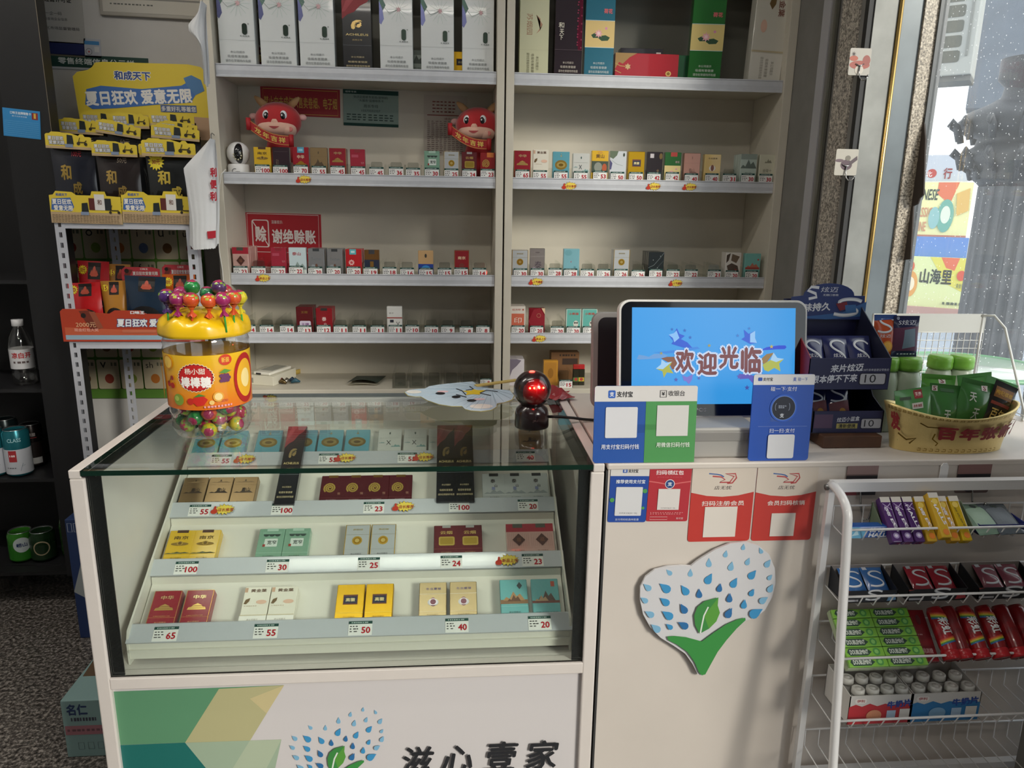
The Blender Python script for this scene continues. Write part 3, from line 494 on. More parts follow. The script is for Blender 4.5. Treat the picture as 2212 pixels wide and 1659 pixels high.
# ---- packs lying on the four tiers of the showcase rack
TIER = [[('gatered', 354), ('gatered', 425), ('leafwhite', 551), ('leafwhite', 610), ('goldplate', 756), ('goldplate', 819), ('champagne', 935), ('champagne', 1001), ('tealband', 1110), ('tealseal', 1178)],
        [('yellowtab', 388), ('yellowtab', 443), ('sage', 584), ('sage', 640), ('greydisc', 772), ('greydisc', 828), ('maroonplate', 964), ('maroonplate', 1015), ('pinkdiamond', 1120), ('pinkdiamond', 1170)],
        [('inkgold', 418), ('inkgold', 473), ('inkgold', 527), ('swirl', 718), ('swirl', 767), ('swirl', 815), ('swirl', 865), ('silvermount', 1067), ('silvermount', 1113), ('silvermount', 1160)],
        [('bluegold', 447), ('bluegold', 505), ('bluegold', 581), ('bluegold', 657), ('bluegold', 714), ('bluegold', 772), ('whitex', 842), ('whitex', 897), ('whitex', 951), ('inkgold', 1145)]]
TNAME = ['front tier', 'second tier', 'third tier', 'top tier']
ROTX = -math.acos(.537)
for k, row in enumerate(TIER):
    py = (1310, 1185, 1065, 968)[k]; p0 = TB(k)+Vector((0, .0340, -.0080)); cnt = {}; tot = {}
    for kd, _ in row: tot[kd] = tot.get(kd, 0)+1
    for kd, px in row:
        d = .021; w, h = WH.get(kd, (.055, .088)); mid = p0+TN*d+TD*(h*.55); x = at(px, py, Y=mid.y).x
        if kd in ('goldplate', 'champagne'): w = .057; h = .092
        cnt[kd] = cnt.get(kd, 0)+1; n = tot[kd]
        wh = '' if n == 1 else (('left of two', 'right of two')[cnt[kd]-1] if n == 2 else ORD[cnt[kd]-1]+' of '+{3: 'three', 4: 'four', 6: 'six'}[n])
        lab = K[kd][2]+' on the rack\'s '+TNAME[k]+(', '+wh if wh else '')
        pack(kd, w, h, d, p0+TN*(d+.0012)+Vector((x, 0, 0)), (ROTX, 0, 0), lab, 'packs lying in the glass showcase')
for i, (px, lab) in enumerate(((622, 'tall black box with gold helmet head in the showcase, standing alone'), (964, 'tall black box with gold helmet head in the showcase, left of the close pair'), (1003, 'tall black box with gold helmet head in the showcase, right of the close pair'))):
    p0 = TB(2)+Vector((0, .0340, -.0080)); d = .020; x = at(px, 1060, Y=p0.y+.03).x
    pack('hero', .046, .232, d, p0+TN*(d+.0150)+Vector((x, 0, 0)), (ROTX, 0, 0), lab, 'tall black boxes in the showcase', 'cigarette_carton', 'carton')
# ---- clear holders with price labels, packs on the cabinet shelves
def holder_mesh():
    b = MB(); w = .027; z = .0004; t = .0016
    b.box(-w, w, .002, .20, z, z+t); b.box(-w, w, .0, .002, z, .030)
    for s in (-1, 1): b.prism([(.0, z), (.20, z), (.20, .050), (.035, .045), (.006, .026), (0, .026)], s*w-(t if s > 0 else 0), s*w+(t if s < 0 else 0), 'x')
    return b.mesh('pack_holder', M_ACRYL)
HM = holder_mesh()
_b = MB(); _b.prism([(-.019, .0024), (.019, .0024), (.019, .047), (.016, .051), (-.016, .051), (-.019, .047)], 0, .0018, 'y'); _b.box(-.009, .009, -.006, 0, .012, .014); PUSH = _b.mesh('pusher_plate', glass((.80, .81, .80), 1, .1, 1.5, name='acrylic_edge'))
def holder(x, z, num, lab, push=None, group='clear pack holders on the cabinet shelves', Y=YC+.0035, tagz=.0):
    o = ob('pack_holder', HM, None, (x, Y, z), None, lab, 'pack holder', group)
    if num: ob('price_label', price_mesh(num, .047, .030), o, (0, -.0012, tagz))
    if push is not None: ob('pusher_plate', PUSH, o, (0, push, 0))
    return o
def cx(row, v, side):     # crop coordinate -> photo pixel
    sc_, ox, oy = ((1/3.352, 440, 0) if side == 'left' else (1/3.352, 1080, 0)) if row == 1 else ((1/3.456, 460, 440) if side == 'left' else (1/3.456, 1080, 440))
    return ox+v*sc_
def cy(row, v): return v/3.352 if row == 1 else 440+v/3.456
NUMW = {1: 'second', 2: 'third', 3: 'fourth', 4: 'bottom'}
def shelf_row(side, row, tags, packs):
    z = ROW[row][0]-.0095
    for i, (t0, t1, num) in enumerate(tags):
        xc = at((cx(row, t0, side)+cx(row, t1, side))/2, cy(row, {1: 1220, 2: 495, 3: 930}[row]), Y=YC).x
        has = [p for p in packs if abs((p[0]+p[1])/2-(t0+t1)/2) < 40]
        n = has[0][4] if has else 0
        tg = {1: .006, 2: .004, 3: .004}[row]+random.uniform(-.002, .002)
        holder(xc, z, num, 'clear pack holder priced %d, %s along the %s cabinet\'s %s shelf' % (num, ORD[i], side, NUMW[row]), .008+.0 if not n else .004+.0228*n, tagz=tg)
    for t0, t1, top, kd, n in packs:
        l = at(cx(row, t0, side), cy(row, top+60), Y=YC+.006).x; r = at(cx(row, t1, side), cy(row, top+60), Y=YC+.006).x
        w = min(max(r-l, .046), .0575); zt = at(cx(row, (t0+t1)/2, side), cy(row, top), Y=YC+.006).z; h = min(max(zt-z-.0025, .080), .100)
        for j in range(n):
            same = sorted(q[0] for q in packs if q[3] == kd); lr = '' if len(same) < 2 else (' left' if t0 == same[0] else ' right')
            wh = (',%s one' % lr if lr else '') if n == 1 else ', %s in its%s stack' % (ORD[j], lr)
            pack(kd, w, h, .022, ((l+r)/2+j*random.uniform(-.0003, .0008)*(1.2 if n > 1 else 0), YC+.0062+j*.0226, z+.0024), None, '%s on the %s cabinet\'s %s shelf%s' % (K[kd][2].replace(' with a ', ' with '), side, NUMW[row], wh), 'packs standing on the cabinet shelves', noart=(j > 0))
shelf_row('left', 1, [(362, 485, 100), (498, 610, 100), (643, 760, 70), (773, 893, 55), (908, 1030, 45), (1062, 1172, 45), (1197, 1305, 45), (1340, 1445, 36), (1462, 1570, 35), (1597, 1708, 30), (1738, 1848, 25), (1868, 1978, 24), (2002, 2110, 23)],
 [(362, 485, 1065, 'yellowtab', 1), (498, 620, 1065, 'darkplum', 1), (643, 760, 1065, 'redbluetab', 1), (770, 893, 1068, 'tanhorse', 1), (908, 1030, 1072, 'gatered', 2), (1060, 1168, 1080, 'plaincrimson', 1), (1597, 1708, 1093, 'sage', 1), (1738, 1850, 1095, 'greydisc', 1), (1868, 1978, 1100, 'maroonplate', 1), (2002, 2110, 1105, 'swirlfoil', 1)])
shelf_row('left', 2, [(150, 260, 23), (285, 393, 22), (432, 540, 22), (565, 675, 22), (708, 818, 20), (847, 955, 20), (995, 1105, 20), (1122, 1230, 19), (1262, 1375, 18), (1393, 1505, 16), (1535, 1645, 15), (1678, 1780, 15), (1800, 1905, 15), (1937, 2042, 14)],
 [(145, 265, 325, 'pinkdiamond', 5), (432, 545, 328, 'plaincrimson', 1), (565, 695, 328, 'hillblue', 1), (710, 830, 335, 'silverplain', 3), (850, 965, 338, 'silverplain', 3), (990, 1110, 340, 'rosered', 3), (1130, 1240, 345, 'brownnavy', 1), (1532, 1645, 350, 'beigeblue', 1), (1802, 1912, 350, 'redcity', 2)])
shelf_row('left', 3, [(210, 320, 14), (345, 455, 14), (497, 605, 14), (628, 738, 13), (772, 880, 12), (900, 1005, 11), (1040, 1145, 11), (1175, 1280, 11), (1310, 1415, 11), (1435, 1540, 10), (1580, 1682, 10), (1702, 1805, 9), (1840, 1943, 8), (1965, 2065, 8)],
 [(620, 745, 770, 'crown', 3), (768, 890, 780, 'redmount', 3), (1298, 1412, 768, 'whitestripe', 1)])
shelf_row('right', 1, [(110, 217, 65), (240, 345, 55), (390, 495, 55), (535, 640, 55), (675, 780, 53), (803, 905, 50), (937, 1042, 50), (1068, 1170, 42), (1203, 1303, 42), (1340, 1443, 40), (1488, 1592, 40), (1617, 1720, 31), (1750, 1855, 30), (1880, 1985, 30)],
 [(97, 228, 1090, 'gatered', 1), (240, 352, 1082, 'leafwhite', 1), (374, 512, 1098, 'bluegold', 1), (522, 655, 1110, 'whitex', 1), (660, 790, 1090, 'tiger', 1), (795, 918, 1090, 'orchid', 1), (930, 1050, 1087, 'goldplate', 1), (1065, 1178, 1095, 'blackring', 1), (1195, 1312, 1097, 'lotusgreen', 1), (1325, 1460, 1108, 'rosegold', 1), (1475, 1605, 1118, 'honey', 1), (1745, 1862, 1105, 'jade', 3), (1880, 1998, 1120, 'creamseal', 1)])
shelf_row('right', 2, [(100, 208, 30), (230, 330, 30), (362, 462, 28), (478, 580, 28), (602, 705, 26), (723, 828, 26), (855, 957, 26), (983, 1085, 26), (1113, 1218, 25), (1242, 1348, 22), (1380, 1482, 22), (1552, 1655, 21), (1685, 1787, 20), (1830, 1935, 20)],
 [(85, 215, 345, 'greydisc', 2), (225, 335, 332, 'silverink', 1), (475, 593, 335, 'skyblue', 1), (848, 970, 342, 'greydisc', 2), (1110, 1225, 362, 'blackstars', 4), (1685, 1800, 365, 'opera', 2), (1825, 1950, 372, 'tealred', 1)])
shelf_row('right', 3, [(82, 190, 20), (215, 335, 20), (378, 480, 20), (497, 600, 20), (618, 722, 20), (745, 850, 18), (880, 985, 18)],
 [(78, 190, 765, 'redsquare', 3), (210, 340, 780, 'redfoil', 1), (495, 605, 788, 'tealpanda', 1), (615, 725, 788, 'tealpanda', 1)])
# the bottom shelf: six empty holders, a few packs and lighters
for i, (a, b) in enumerate(((1335, 1455), (1465, 1580), (1592, 1708), (1722, 1840), (1848, 1965), (1985, 2090))):
    x = at(460+(a+b)/2/3.456, 830, Y=1.30).x; o = holder(x, .774, None, 'empty clear pack holder on the left cabinet\'s bottom shelf, %s of six from the left' % ORD[i], .03, 'empty holders on the bottom shelf', Y=1.300)
    if i == 5: ob('price_label', price_mesh(8, .040, .022), o, (0, -.001, .014))
for kd, a, b, top, j, nm in (('lilac', 70, 180, 1160, 0, 'foremost'), ('amber', 325, 432, 1170, 0, '')):
    l = at(1080+a/3.456, 800, Y=1.33).x; r = at(1080+b/3.456, 800, Y=1.33).x; zt = at(1120, 440+top/3.456, Y=1.33).z
    for q in range(3 if kd == 'lilac' else 1): pack(kd, min(r-l, .058), min(max(zt-.775, .085), .10), .022, ((l+r)/2, 1.33+q*.024, .7745), None, K[kd][2]+' on the right cabinet\'s bottom shelf'+('' if kd == 'amber' else ', %s from the front' % ORD[q]), 'packs on the bottom shelf')
# ================================================================ things on the cabinets
for side, row, px, py, tx in (('left', 1, 656, 387, '店长推荐'), ('left', 2, 568, 600, '新品上市'), ('right', 1, 1230, 401, '店长推荐'), ('right', 1, 1412, 402, '店长推荐'), ('right', 1, 1490, 403, '店长推荐'), ('right', 2, 1158, 608, '人气爆款'), ('right', 2, 1460, 611, '人气爆款'), ('right', 3, 1165, 731, '新品上市')):
    v = at(px, py, Y=YC-.004); ob('promo_sticker', sticker_mesh(tx), SHELF[side, row], (v.x, YC-.0036, v.z-.014))
WARN3 = lambda c: [('t', .5, .165, .024, '本公司提示', c, .40, .004), ('t', .5, .12, .028, '吸烟有害健康', c, .56, .004), ('t', .5, .075, .028, '请勿在禁烟场所吸烟', c, .70, .004)]
PEA = [('p', [(0, .98), (.16, .86), (.06, .8), (.2, .70), (.1, .64), (0, .66)], '5f7f74'), ('p', [(0, .74), (.1, .66), (.14, .56), (.05, .5), (0, .52)], '6f74a0*')]+[('l', [(.58, .66), (.58+.34*math.cos(i*.45), .66+.13*math.sin(i*.45))], .006, 'a9c4b8') for i in range(14)]+[('star', .58, .66, .09, 'd8b0b4', 7, .5), ('l', [(.1, .7), (.3, .62), (.56, .66)], .012, '86958e')]
K['peacock'] = ('dfe3e3!', PEA+[('rr', .66, .345, .80, .46, .06, '3a4740*'), ('c', .84, .455, .02, '9aa09c'), ('fine', .6, .88, .325, .012, '8d9492', 4), ('r', 0, .287, 1, .289, 'aab0b0')]+WARN3('6a6f70'), 'white carton with a green sprig and dark oval stone')
K['templecream'] = ('cfcfae!', [('t', .34, .56, .2, '苏烟园', '9c6a50', .22, .01, -90), ('p', [(.56, .46), (.7, .5), (.7, .62), (.56, .66), (.78, .56)], 'b58a70'), ('r', 0, .29, 1, .292, 'b7b592'), ('t', .3, .15, .1, '请勿在禁烟场所吸烟', '7c7a60', .22, .004, -90), ('t', .46, .15, .1, '吸烟有害健康', '7c7a60', .2, .004, -90), ('t', .62, .15, .1, '本公司提示', '7c7a60', .15, .004, -90)], 'pale cream carton printed sideways')
K['sparkle'] = ('2c2229!', [('p', [(.84, .30), (.98, .30), (.98, 1), (.82, 1), (.88, .7), (.8, .5)], '6a2238*')]+[('c', .86+.09*math.cos(i*2.1), .33+i*.028, .03, 'b04a66*', 6) for i in range(22)]+[('t', .5, .88, .03, 'HARMONIZATION', '9a8c84', .72, .01), ('t', .22, .56, .06, '和', 'd9d2c4', .2, .015), ('t', .24, .49, .06, '天', 'd9d2c4', .16, .015), ('t', .22, .43, .05, '下', 'd9d2c4', .14, .015), ('r', 0, .3, 1, .303, '6a5a62')]+WARN3('c9c0b4'), 'dark plum carton with red sparkles')
K['lotusblue2'] = ('2e6c82!', [('r', 0, .33, 1, .60, 'd9bd7c')]+sub(LOTUS, .1, .35, .95, .58)+[('t', .76, .70, .05, '荷花', 'd8646a', .3, .03), ('r', 0, .325, 1, .33, 'cfe0e2'), ('r', 0, .60, 1, .605, 'cfe0e2')]+WARN3('c5d4d6'), 'blue carton with a pink lotus panel')
K['lotusgreen2'] = ('256c2c!', [('r', 0, .33, 1, .60, 'dcc67c')]+sub(LOTUS, .1, .35, .95, .58)+[('t', .76, .70, .05, '荷花', 'd8646a', .3, .03), ('r', 0, .325, 1, .33, 'cfe0e2'), ('r', 0, .60, 1, .605, 'cfe0e2')]+WARN3('d5e0d0'), 'green carton with a pink lotus panel')
K['leafcarton'] = ('cfccc0!', [('t', .8, .86, .2, '黄金葉', '7a4a3c', .26, .02, -90), ('p', [(.4, .86), (.5, .98), (.62, .96), (.6, .86), (.5, .8)], '6e5632'), ('e', .3, .62, .1, .07, 'd9b4a0'), ('r', 0, .34, 1, .36, 'bfb293'), ('r', 0, 0, 1, .33, 'dad7cd'), ('t', .36, .17, .1, '请勿在禁烟场所吸烟', '8d867a', .24, .004, -90), ('t', .52, .17, .1, '吸烟有害健康', '8d867a', .2, .004, -90), ('t', .70, .17, .1, '本公司提示', '8d867a', .15, .004, -90)], 'off-white carton printed sideways with a leaf')
def carton(kd, a, b, side, lab, h=.29, d=.047, ry=0, Y=1.335, rz=0, w=None):
    z = ROW[0][0]-.0096; ox = 440 if side == 'left' else 1080
    l = at(ox+a/3.352, 120, Y=Y).x; r = at(ox+b/3.352, 120, Y=Y).x
    return pack(kd, w or (r-l), h, d, ((l+r)/2, Y, z+abs(math.sin(ry))*(r-l)/2+.0003), (0, ry, rz), lab, 'cartons standing on the top shelf', 'cigarette_carton', 'carton')
for i, (a, b) in enumerate(((118, 378), (415, 672), (698, 950), (1278, 1515), (1575, 1812), (1872, 2100))):
    carton('peacock', a, b, 'left', 'white carton with dark oval stone on the top shelf, %s of six' % ORD[i], Y=1.33+.002*i)
carton('hero', 1010, 1220, 'left', 'tall black carton with a gold helmeted head between the white cartons', h=.225)
carton('templecream', 140, 350, 'right', 'pale cream carton printed sideways at the left end of the right top shelf')
carton('sparkle', 390, 598, 'right', 'dark plum carton with red sparkles on the top shelf', w=.092)
carton('lotusblue2', 612, 822, 'right', 'blue carton with a pink lotus panel on the top shelf', h=.30)
carton('lotusgreen2', 1372, 1600, 'right', 'green carton with a pink lotus panel on the top shelf', h=.30, ry=math.radians(1.2), rz=math.radians(-8))
carton('leafcarton', 1810, 2040, 'right', 'off-white carton printed sideways at the right end of the top shelf', ry=math.radians(2.0))
for i, px in enumerate((560, 645, 900, 995)):     # small boxes behind the white cartons
    v = at(px, 100, Y=1.42); pack(('maroonplate', 'darkplum', 'jade', 'goldplate')[i], .056, .088, .022, (v.x, 1.42, ROW[0][0]-.0096), None, ('dark red pack', 'dark plum pack', 'pale green pack', 'yellow gold pack')[i]+' glimpsed in a gap behind the white cartons', 'packs half hidden behind the cartons')
x, z, w, h = rectY(1329, 75, 1466, 163, 1.34)
b = MB().box(-w/2, w/2, 0, .05, 0, .085).build('gift_box', 'a81f2c!', None, (x, 1.335, ROW[0][0]-.0096), None, bevel=.001, label='wide red gift box with a gold branch and gold emblem', cat='box')
Art(w, .085, [('p', [(0, 1), (.34, 1), (.22, .84), (.12, .6), (.06, .66), (0, .4)], 'b08f62*'), ('l', [(0, .62), (.08, .52), (.16, .5)], .012, 'c9a56a*'), ('star', .2, .5, .05, 'd9b88a*', 6, .6), ('l', [(0, .36), (.1, .25)], .01, 'c9a56a*'), ('e', .845, .28, .045, .1, 'd2b06c*'), ('e', .845, .28, .025, .06, '8a6a3a*')]).build('printed_front', b)
x, z, w, h = rectY(1342, 60, 1434, 80, 1.40)
b = MB().box(-w/2, w/2, 0, .04, 0, .112).build('gift_box', '26232a!', None, (x, 1.395, ROW[0][0]-.0096), None, bevel=.001, label='black gift box standing behind the red one', cat='box')
Art(w, .112, [('r', .84, .72, .95, .9, 'b9b4ae')]).build('printed_front', b)
b = MB().box(-.03, .03, 0, .022, 0, .088).build('cigarette_pack', '1c5a34!', None, (at(1483, 140, Y=1.36).x, 1.36, ROW[0][0]-.0096), None, bevel=.001, label='dark green pack between red gift box and green carton', cat='cigarette pack')
# ---- notices stuck on the cabinet backs
def plate(name, x0, y0, x1, y1, Y, base, spec, label, cat, t=.0015, parent=None, rot=0, rad=0, group=None):
    x, z, w, h = rectY(x0, y0, x1, y1, Y)
    if rad: 
        P = []
        for cx_, cz_, a0 in ((w/2-rad, h-rad, 0), (-w/2+rad, h-rad, 90), (-w/2+rad, rad, 180), (w/2-rad, rad, 270)):
            for i in range(4): a = math.radians(a0+i*30); P.append((cx_+rad*math.cos(a), cz_+rad*math.sin(a)))
        mb = MB().prism(P, 0, t, 'y')
    else: mb = MB().box(-w/2, w/2, 0, t, 0, h)
    o = mb.build(name, base, parent, (x, Y, z), (0, math.radians(rot), 0), label=label, cat=cat, group=group)
    Art(w, h, spec).build('print', o); return o
plate('warning_sign', 563, 190, 734, 251, YB-.002, 'a32a34', [('fr', .03, .07, .97, .93, .008, 'c9a24e'), ('t', .5, .48, .40, '禁止向未成年人售卖卷烟、电子烟', 'd3ad52', .92, .012)], 'long red notice with gold characters behind the plush ox', 'sign', rot=1)
plate('contact_notice', 741, 195, 860, 273, YB-.002, '8fa39a~', [('r', 0, .88, 1, 1, '2a4a44~'), ('r', 0, 0, 1, .08, '2a4a44~'), ('t', .14, .94, .05, '烟草专卖', 'c9d6d0~', .2, .01), ('t', .5, .80, .08, '张店区烟草专卖局(营销部)', '30443f~', .62, .01), ('t', .5, .71, .07, '“大服务”监督联系卡', '30443f~', .46, .01), ('t', .5, .56, .09, '局长专线', '30443f~', .26, .01), ('t', .5, .43, .06, '15573332327', '3a4c48~', .34, .01)]+[('fine', .06, .94, .30-.07*i, .03, '3f504b~', 9, i) for i in range(3)], 'grey-green printed contact card on the left cabinet back', 'notice', rot=1)
plate('printed_notice', 915, 206, 1008, 335, YB-.002, 'c5bdb2~', [('fine', .2, .75, .88-.055*i, .02, '8a5a54~', 6, i) for i in range(4)]+[('r', .08, .66, .95, .675, '8a4a44~'), ('t', .55, .61, .035, '通告', '8a5a54~', .16, .01)]+[('fine', .08, .94, .56-.033*i, .012, '8a7a74~', 9, i+7) for i in range(17)], 'pale sheet of small red and grey type', 'notice', rot=.5)
plate('credit_sign', 531, 461, 694, 605, YB-.002, 'b0242f', [('fr', .03, .42, .965, .985, .008, 'e6d9d4'), ('rr', .085, .49, .31, .90, .03, 'e6d9d4'), ('rr', .10, .505, .295, .885, .025, 'b0242f'), ('t', .20, .69, .24, '赊', 'efe6e2', .15, .03), ('l', [(.095, .88), (.30, .51)], .012, 'efe6e2'), ('t', .42, .87, .05, '温馨提示:', 'e6d9d4', .15, .01), ('t', .635, .66, .22, '谢绝赊账', 'f2eae6', .58, .03), ('ring', .24, .12, .08, .006, 'c86a70'), ('t', .235, .14, .13, '胖哥', 'efe6e2', .18, .025)]+[('l', [(.55, .26), (.55+.22*math.cos(.3*i), .26+.2*math.sin(.3*i))], .003, 'd9737a') for i in range(1, 11)], 'red sign with big white characters on the cabinet back', 'sign', rot=.8)
# ---- plush oxen
def ox(px, py, lab, rz):
    c = at(px, py, Y=1.43); zs = ROW[1][0]-.0095; t = empty('plush_ox', (c.x, 1.43, zs), lab, 'plush toy', 'plush red oxen', (0, 0, rz))
    hz = c.z-zs; red = mat('b5161f', .8, sheen=.5, noise=.12, nscale=300); pink = mat('dcb09c', .85, sheen=.4)
    MB().ball((0, .01, hz*.42), .050, .042, hz*.415).build('body', red, t)
    MB().ball((0, 0, hz), .078, .060, .062, 22, 14).build('head', red, t)
    mz = MB(); mz.ball((0, -.032, hz-.026), .064, .036, .027, 22, 12).ball((.036, -.030, hz-.030), .030, .032, .024, 16, 10).ball((0, -.036, hz-.006), .026, .026, .02, 14, 10).build('muzzle', pink, t)
    for s in (-1, 1):
        MB().tube([(s*.040, .0, hz+.048), (s*.060, .0, hz+.066), (s*.074, .0, hz+.078)], [.013, .011, .004], 10).build('horn', mat('c8a072', .8), t)
        MB().ball((s*.082, .0, hz+.014), .014, .008, .011).build('ear', mat('d4a4a0', .8), t)
        e = MB().ball((s*.028, -.047, hz+.014), .0125, .010, .0165, 16, 10).build('eye', mat('e8ecf0', .2), t)
        MB().ball((s*.027, -.0535, hz+.012), .0088, .005, .012, 14, 8).build('pupil', mat('0d0f12', .1), e)
        MB().ball((s*.027-.002, -.0585, hz+.014), .0025, .0015, .003, 8, 6).build('glint', mat('ffffff', .2), e)
    MB().grid(lambda u, v: (-.018+.036*u, -.0672-.002*math.sin(PI*u), hz-.022-.008*math.sin(PI*u)*v), 8, 2).build('mouth', mat('a03a3c', .6), t)
    MB().ball((.050, -.056, hz-.030), .009, .003, .008, 12, 8).build('cheek', mat('d07a74', .8), t)
    def sc(u, v): x = -.080+.136*u; return (x+.012*v*0, -.077-.006*math.sin(PI*u), hz-.002-.050*u-.016*math.sin(PI*u)-.032*v)
    s = MB().grid(sc, 14, 3); s.tube([sc(0, -.1), sc(0, 1.1)], .008, 8).tube([sc(1, -.1), sc(1, 1.1)], .008, 8); o = s.build('scroll', mat('a81a22', .6), t)
    a = Art(.132, .036, [('l', [(.02, .06), (.98, .06)], .010, 'd9b45a'), ('l', [(.02, .94), (.98, .94)], .010, 'd9b45a')]+[('t', .22+.19*i, .5, .58, ch, 'd9b45a', None, .03) for i, ch in enumerate('龙年吉祥')], fn=lambda x, y, z: (lambda p: (p[0], p[1]-.0012+y, p[2]))(sc(x/.132+.5, 1-z/.036)))
    a.build('lettering', o)
    Art(.03, .03, [('t', .5, .5, .8, '福', 'd3aa58', None, .03)], base=.0).build('forehead_mark', t, (-.008, -.040, hz+.030), (math.radians(-28), 0, 0))
    return t
ox(601, 262, 'red plush ox in the lit left half of the shelf, with a red scroll', 0); ox(1032, 272, 'red plush ox in the dark corner beside the cabinet divider', math.radians(-14))
# ---- security camera
c = at(517, 367, Y=1.36); t = empty('security_camera', (c.x, 1.36, ROW[1][0]-.0095), 'white dome security camera with a black lens window', 'camera')
MB().lathe([(.0, 0), (.036, 0), (.037, .004), (.036, .030), (.033, .036), (.0, .036)], 32).build('camera_base', mat('e4e4e4', .3), t)
hd = MB().ball((0, 0, .070), .037, .036, .038, 28, 18).build('camera_head', mat('e6e6e6', .25), t)
MB().ball((.006, -.0075, .070), .022, .032, .034, 24, 14).build('lens_window', mat('15171a', .12, coat=.5), hd)
ln = MB()
for i in range(9): a = 2*PI*i/9; ln.ball((.006+.0125*math.cos(a), -.0365+.002*abs(math.sin(a)), .062+.0125*math.sin(a)), .0028, .002, .0028, 8, 6)
ln.build('led_ring', mat('c9c4a8', .3), hd, kind='stuff'); MB().ball((.006, -.0385, .062), .0055, .004, .0055, 12, 8).build('lens', mat('050607', .05, coat=.8), hd)
Art(.03, .012, [('ring', .35, .5, .28, .06, '2a2c30', 60, 300), ('fine', .4, .9, .4, .12, '3a3c40', 5)]).build('maker_mark', t, (0, -.0372, .006))
# ---- on the bottom shelf: phone on its box, key tangle, tape roll, notebook
zb = .7745
v = at(565, 832, Z=zb); ph = MB().box(-.062, .062, -.06, .10, 0, .034).build('phone_box', mat('d9d5c4', .5), None, (v.x+.005, v.y+.06, zb), (0, 0, math.radians(-18)), bevel=.001, label='flat white cardboard box behind the candy jar', cat='box')
Art(.124, .034, [('r', .2, .2, .36, .75, '8f8d84')]).build('printed_end', ph, (0, -.06, 0))
o = MB().box(-.035, .035, -.06, .075, 0, .011).build('handheld_terminal', mat('e6e3d8', .35), None, (v.x+.022, v.y+.065, zb+.0345), (0, 0, math.radians(-22)), bevel=.004, label='white handheld device lying on the flat white box', cat='device')
MB().box(-.026, .026, -.03, .062, .0112, .0118).build('screen', mat('b9bab2', .2), o); MB().box(-.022, -.002, -.0612, -.0602, .002, .008).build('charging_port', mat('2a2a2a', .4), o)
ck = at(612, 828, Z=zb); kr = empty('key_bunch', (ck.x, ck.y, zb), 'tangled bunch of keys and trinkets on the bottom shelf', 'keys')
MB().tube([(.012*math.cos(2*PI*i/20)-.01, .004+.012*math.sin(2*PI*i/20), .0012) for i in range(20)], .0011, 6, True).build('key_ring', mat('9a9a9a', .3, .9), kr)
for i, (dx, dy, a, c) in enumerate(((-.03, .0, .4, '8c2a2e'), (-.012, .012, 2.2, '7e2c30'), (.014, .0, 1.1, 'a8a39a*'), (.03, .012, -.3, '23384e'), (.045, -.004, .2, '2c5566'), (.0, -.012, 2.8, '6b5a3c*'))):
    ca, sa = math.cos(a), math.sin(a); q = MB(); q.tube([(dx-.016*ca, dy-.016*sa, .005), (dx, dy, .013), (dx+.016*ca, dy+.016*sa, .006)], [.004, .009, .003], 8); q.build('key' if c.endswith('*') else 'trinket', mat(c), kr)
v = at(635, 806, Z=zb); MB().lathe([(.017, 0), (.025, 0), (.025, .016), (.017, .016), (.017, 0)], 24, cap=False).build('tape_roll', mat('c2a650', .3, coat=.3), None, (v.x, v.y, zb), None, label='roll of yellowish clear tape on the bottom shelf', cat='tape')
v = at(785, 828, Z=zb); nb = MB().grid(lambda u, w_: (-.055+.11*u+.02*w_, -.055+.13*w_, .006+.016*(1-w_)*abs(math.sin(2.6*u+.3))), 8, 6).build('cover', mat('2e3a33', .5), None); nt_ = empty('notebook', (v.x, v.y+.02, zb), 'dark green notebook with a curled cover', 'notebook'); nb.parent = nt_
MB().grid(lambda u, w_: (-.054+.108*u+.02*w_, -.054+.128*w_, .0006+.005*(1-w_)*abs(math.sin(2.6*u+.3))), 8, 4).build('pages', mat('d4ccb4', .8), nt_)
# ---- right cabinet, bottom shelf: brown box, price card, lighters
x, z, w, h = rectY(1180, 772, 1240, 812, 1.45); o = MB().box(-w/2, w/2, 0, .05, 0, .105).build('carton_box', '7a5636', None, (x+.015, 1.43, zb), None, bevel=.001, label='brown box at the back of the right cabinet\'s bottom shelf', cat='box'); Art(w, .105, [('r', .4, .55, .95, .78, '3a2a20'), ('fine', .3, .9, .86, .07, '3a2a20', 6)]).build('print', o)
for i, (px, c, lab) in enumerate(((1246, 'a02a26', 'red'), (1258, 'b02a2a', 'crimson'))):
    v = at(px, 836, Z=zb); t = empty('lighter', (v.x, 1.335, zb), lab+' lighter with a printed body beside the rear screen', 'lighter', 'lighters on the bottom shelf'); MB().prism([(-.012, .005), (-.012, .003), (-.008, 0), (.008, 0), (.012, .003), (.012, .010), (.008, .013), (-.008, .013), (-.012, .010)], 0, .06, 'z').build('lighter_body', mat('2b2a1e', .3), t)
    MB().box(-.011, .011, .001, .012, .0602, .078).build('lighter_head', mat(c, .3), t, bevel=.002); Art(.02, .05, [('r', 0, .2, 1, .5, 'c9b03a' if i else '5a7a3a'), ('c', .5, .36, .3, 'b03a34')]).build('print', t, (0, 0, .005))
holder(at(1222, 836, Y=1.30).x, zb, 15, 'clear pack holder priced 15 at the front of the right cabinet\'s bottom shelf', .06, 'empty holders on the bottom shelf', Y=1.30)
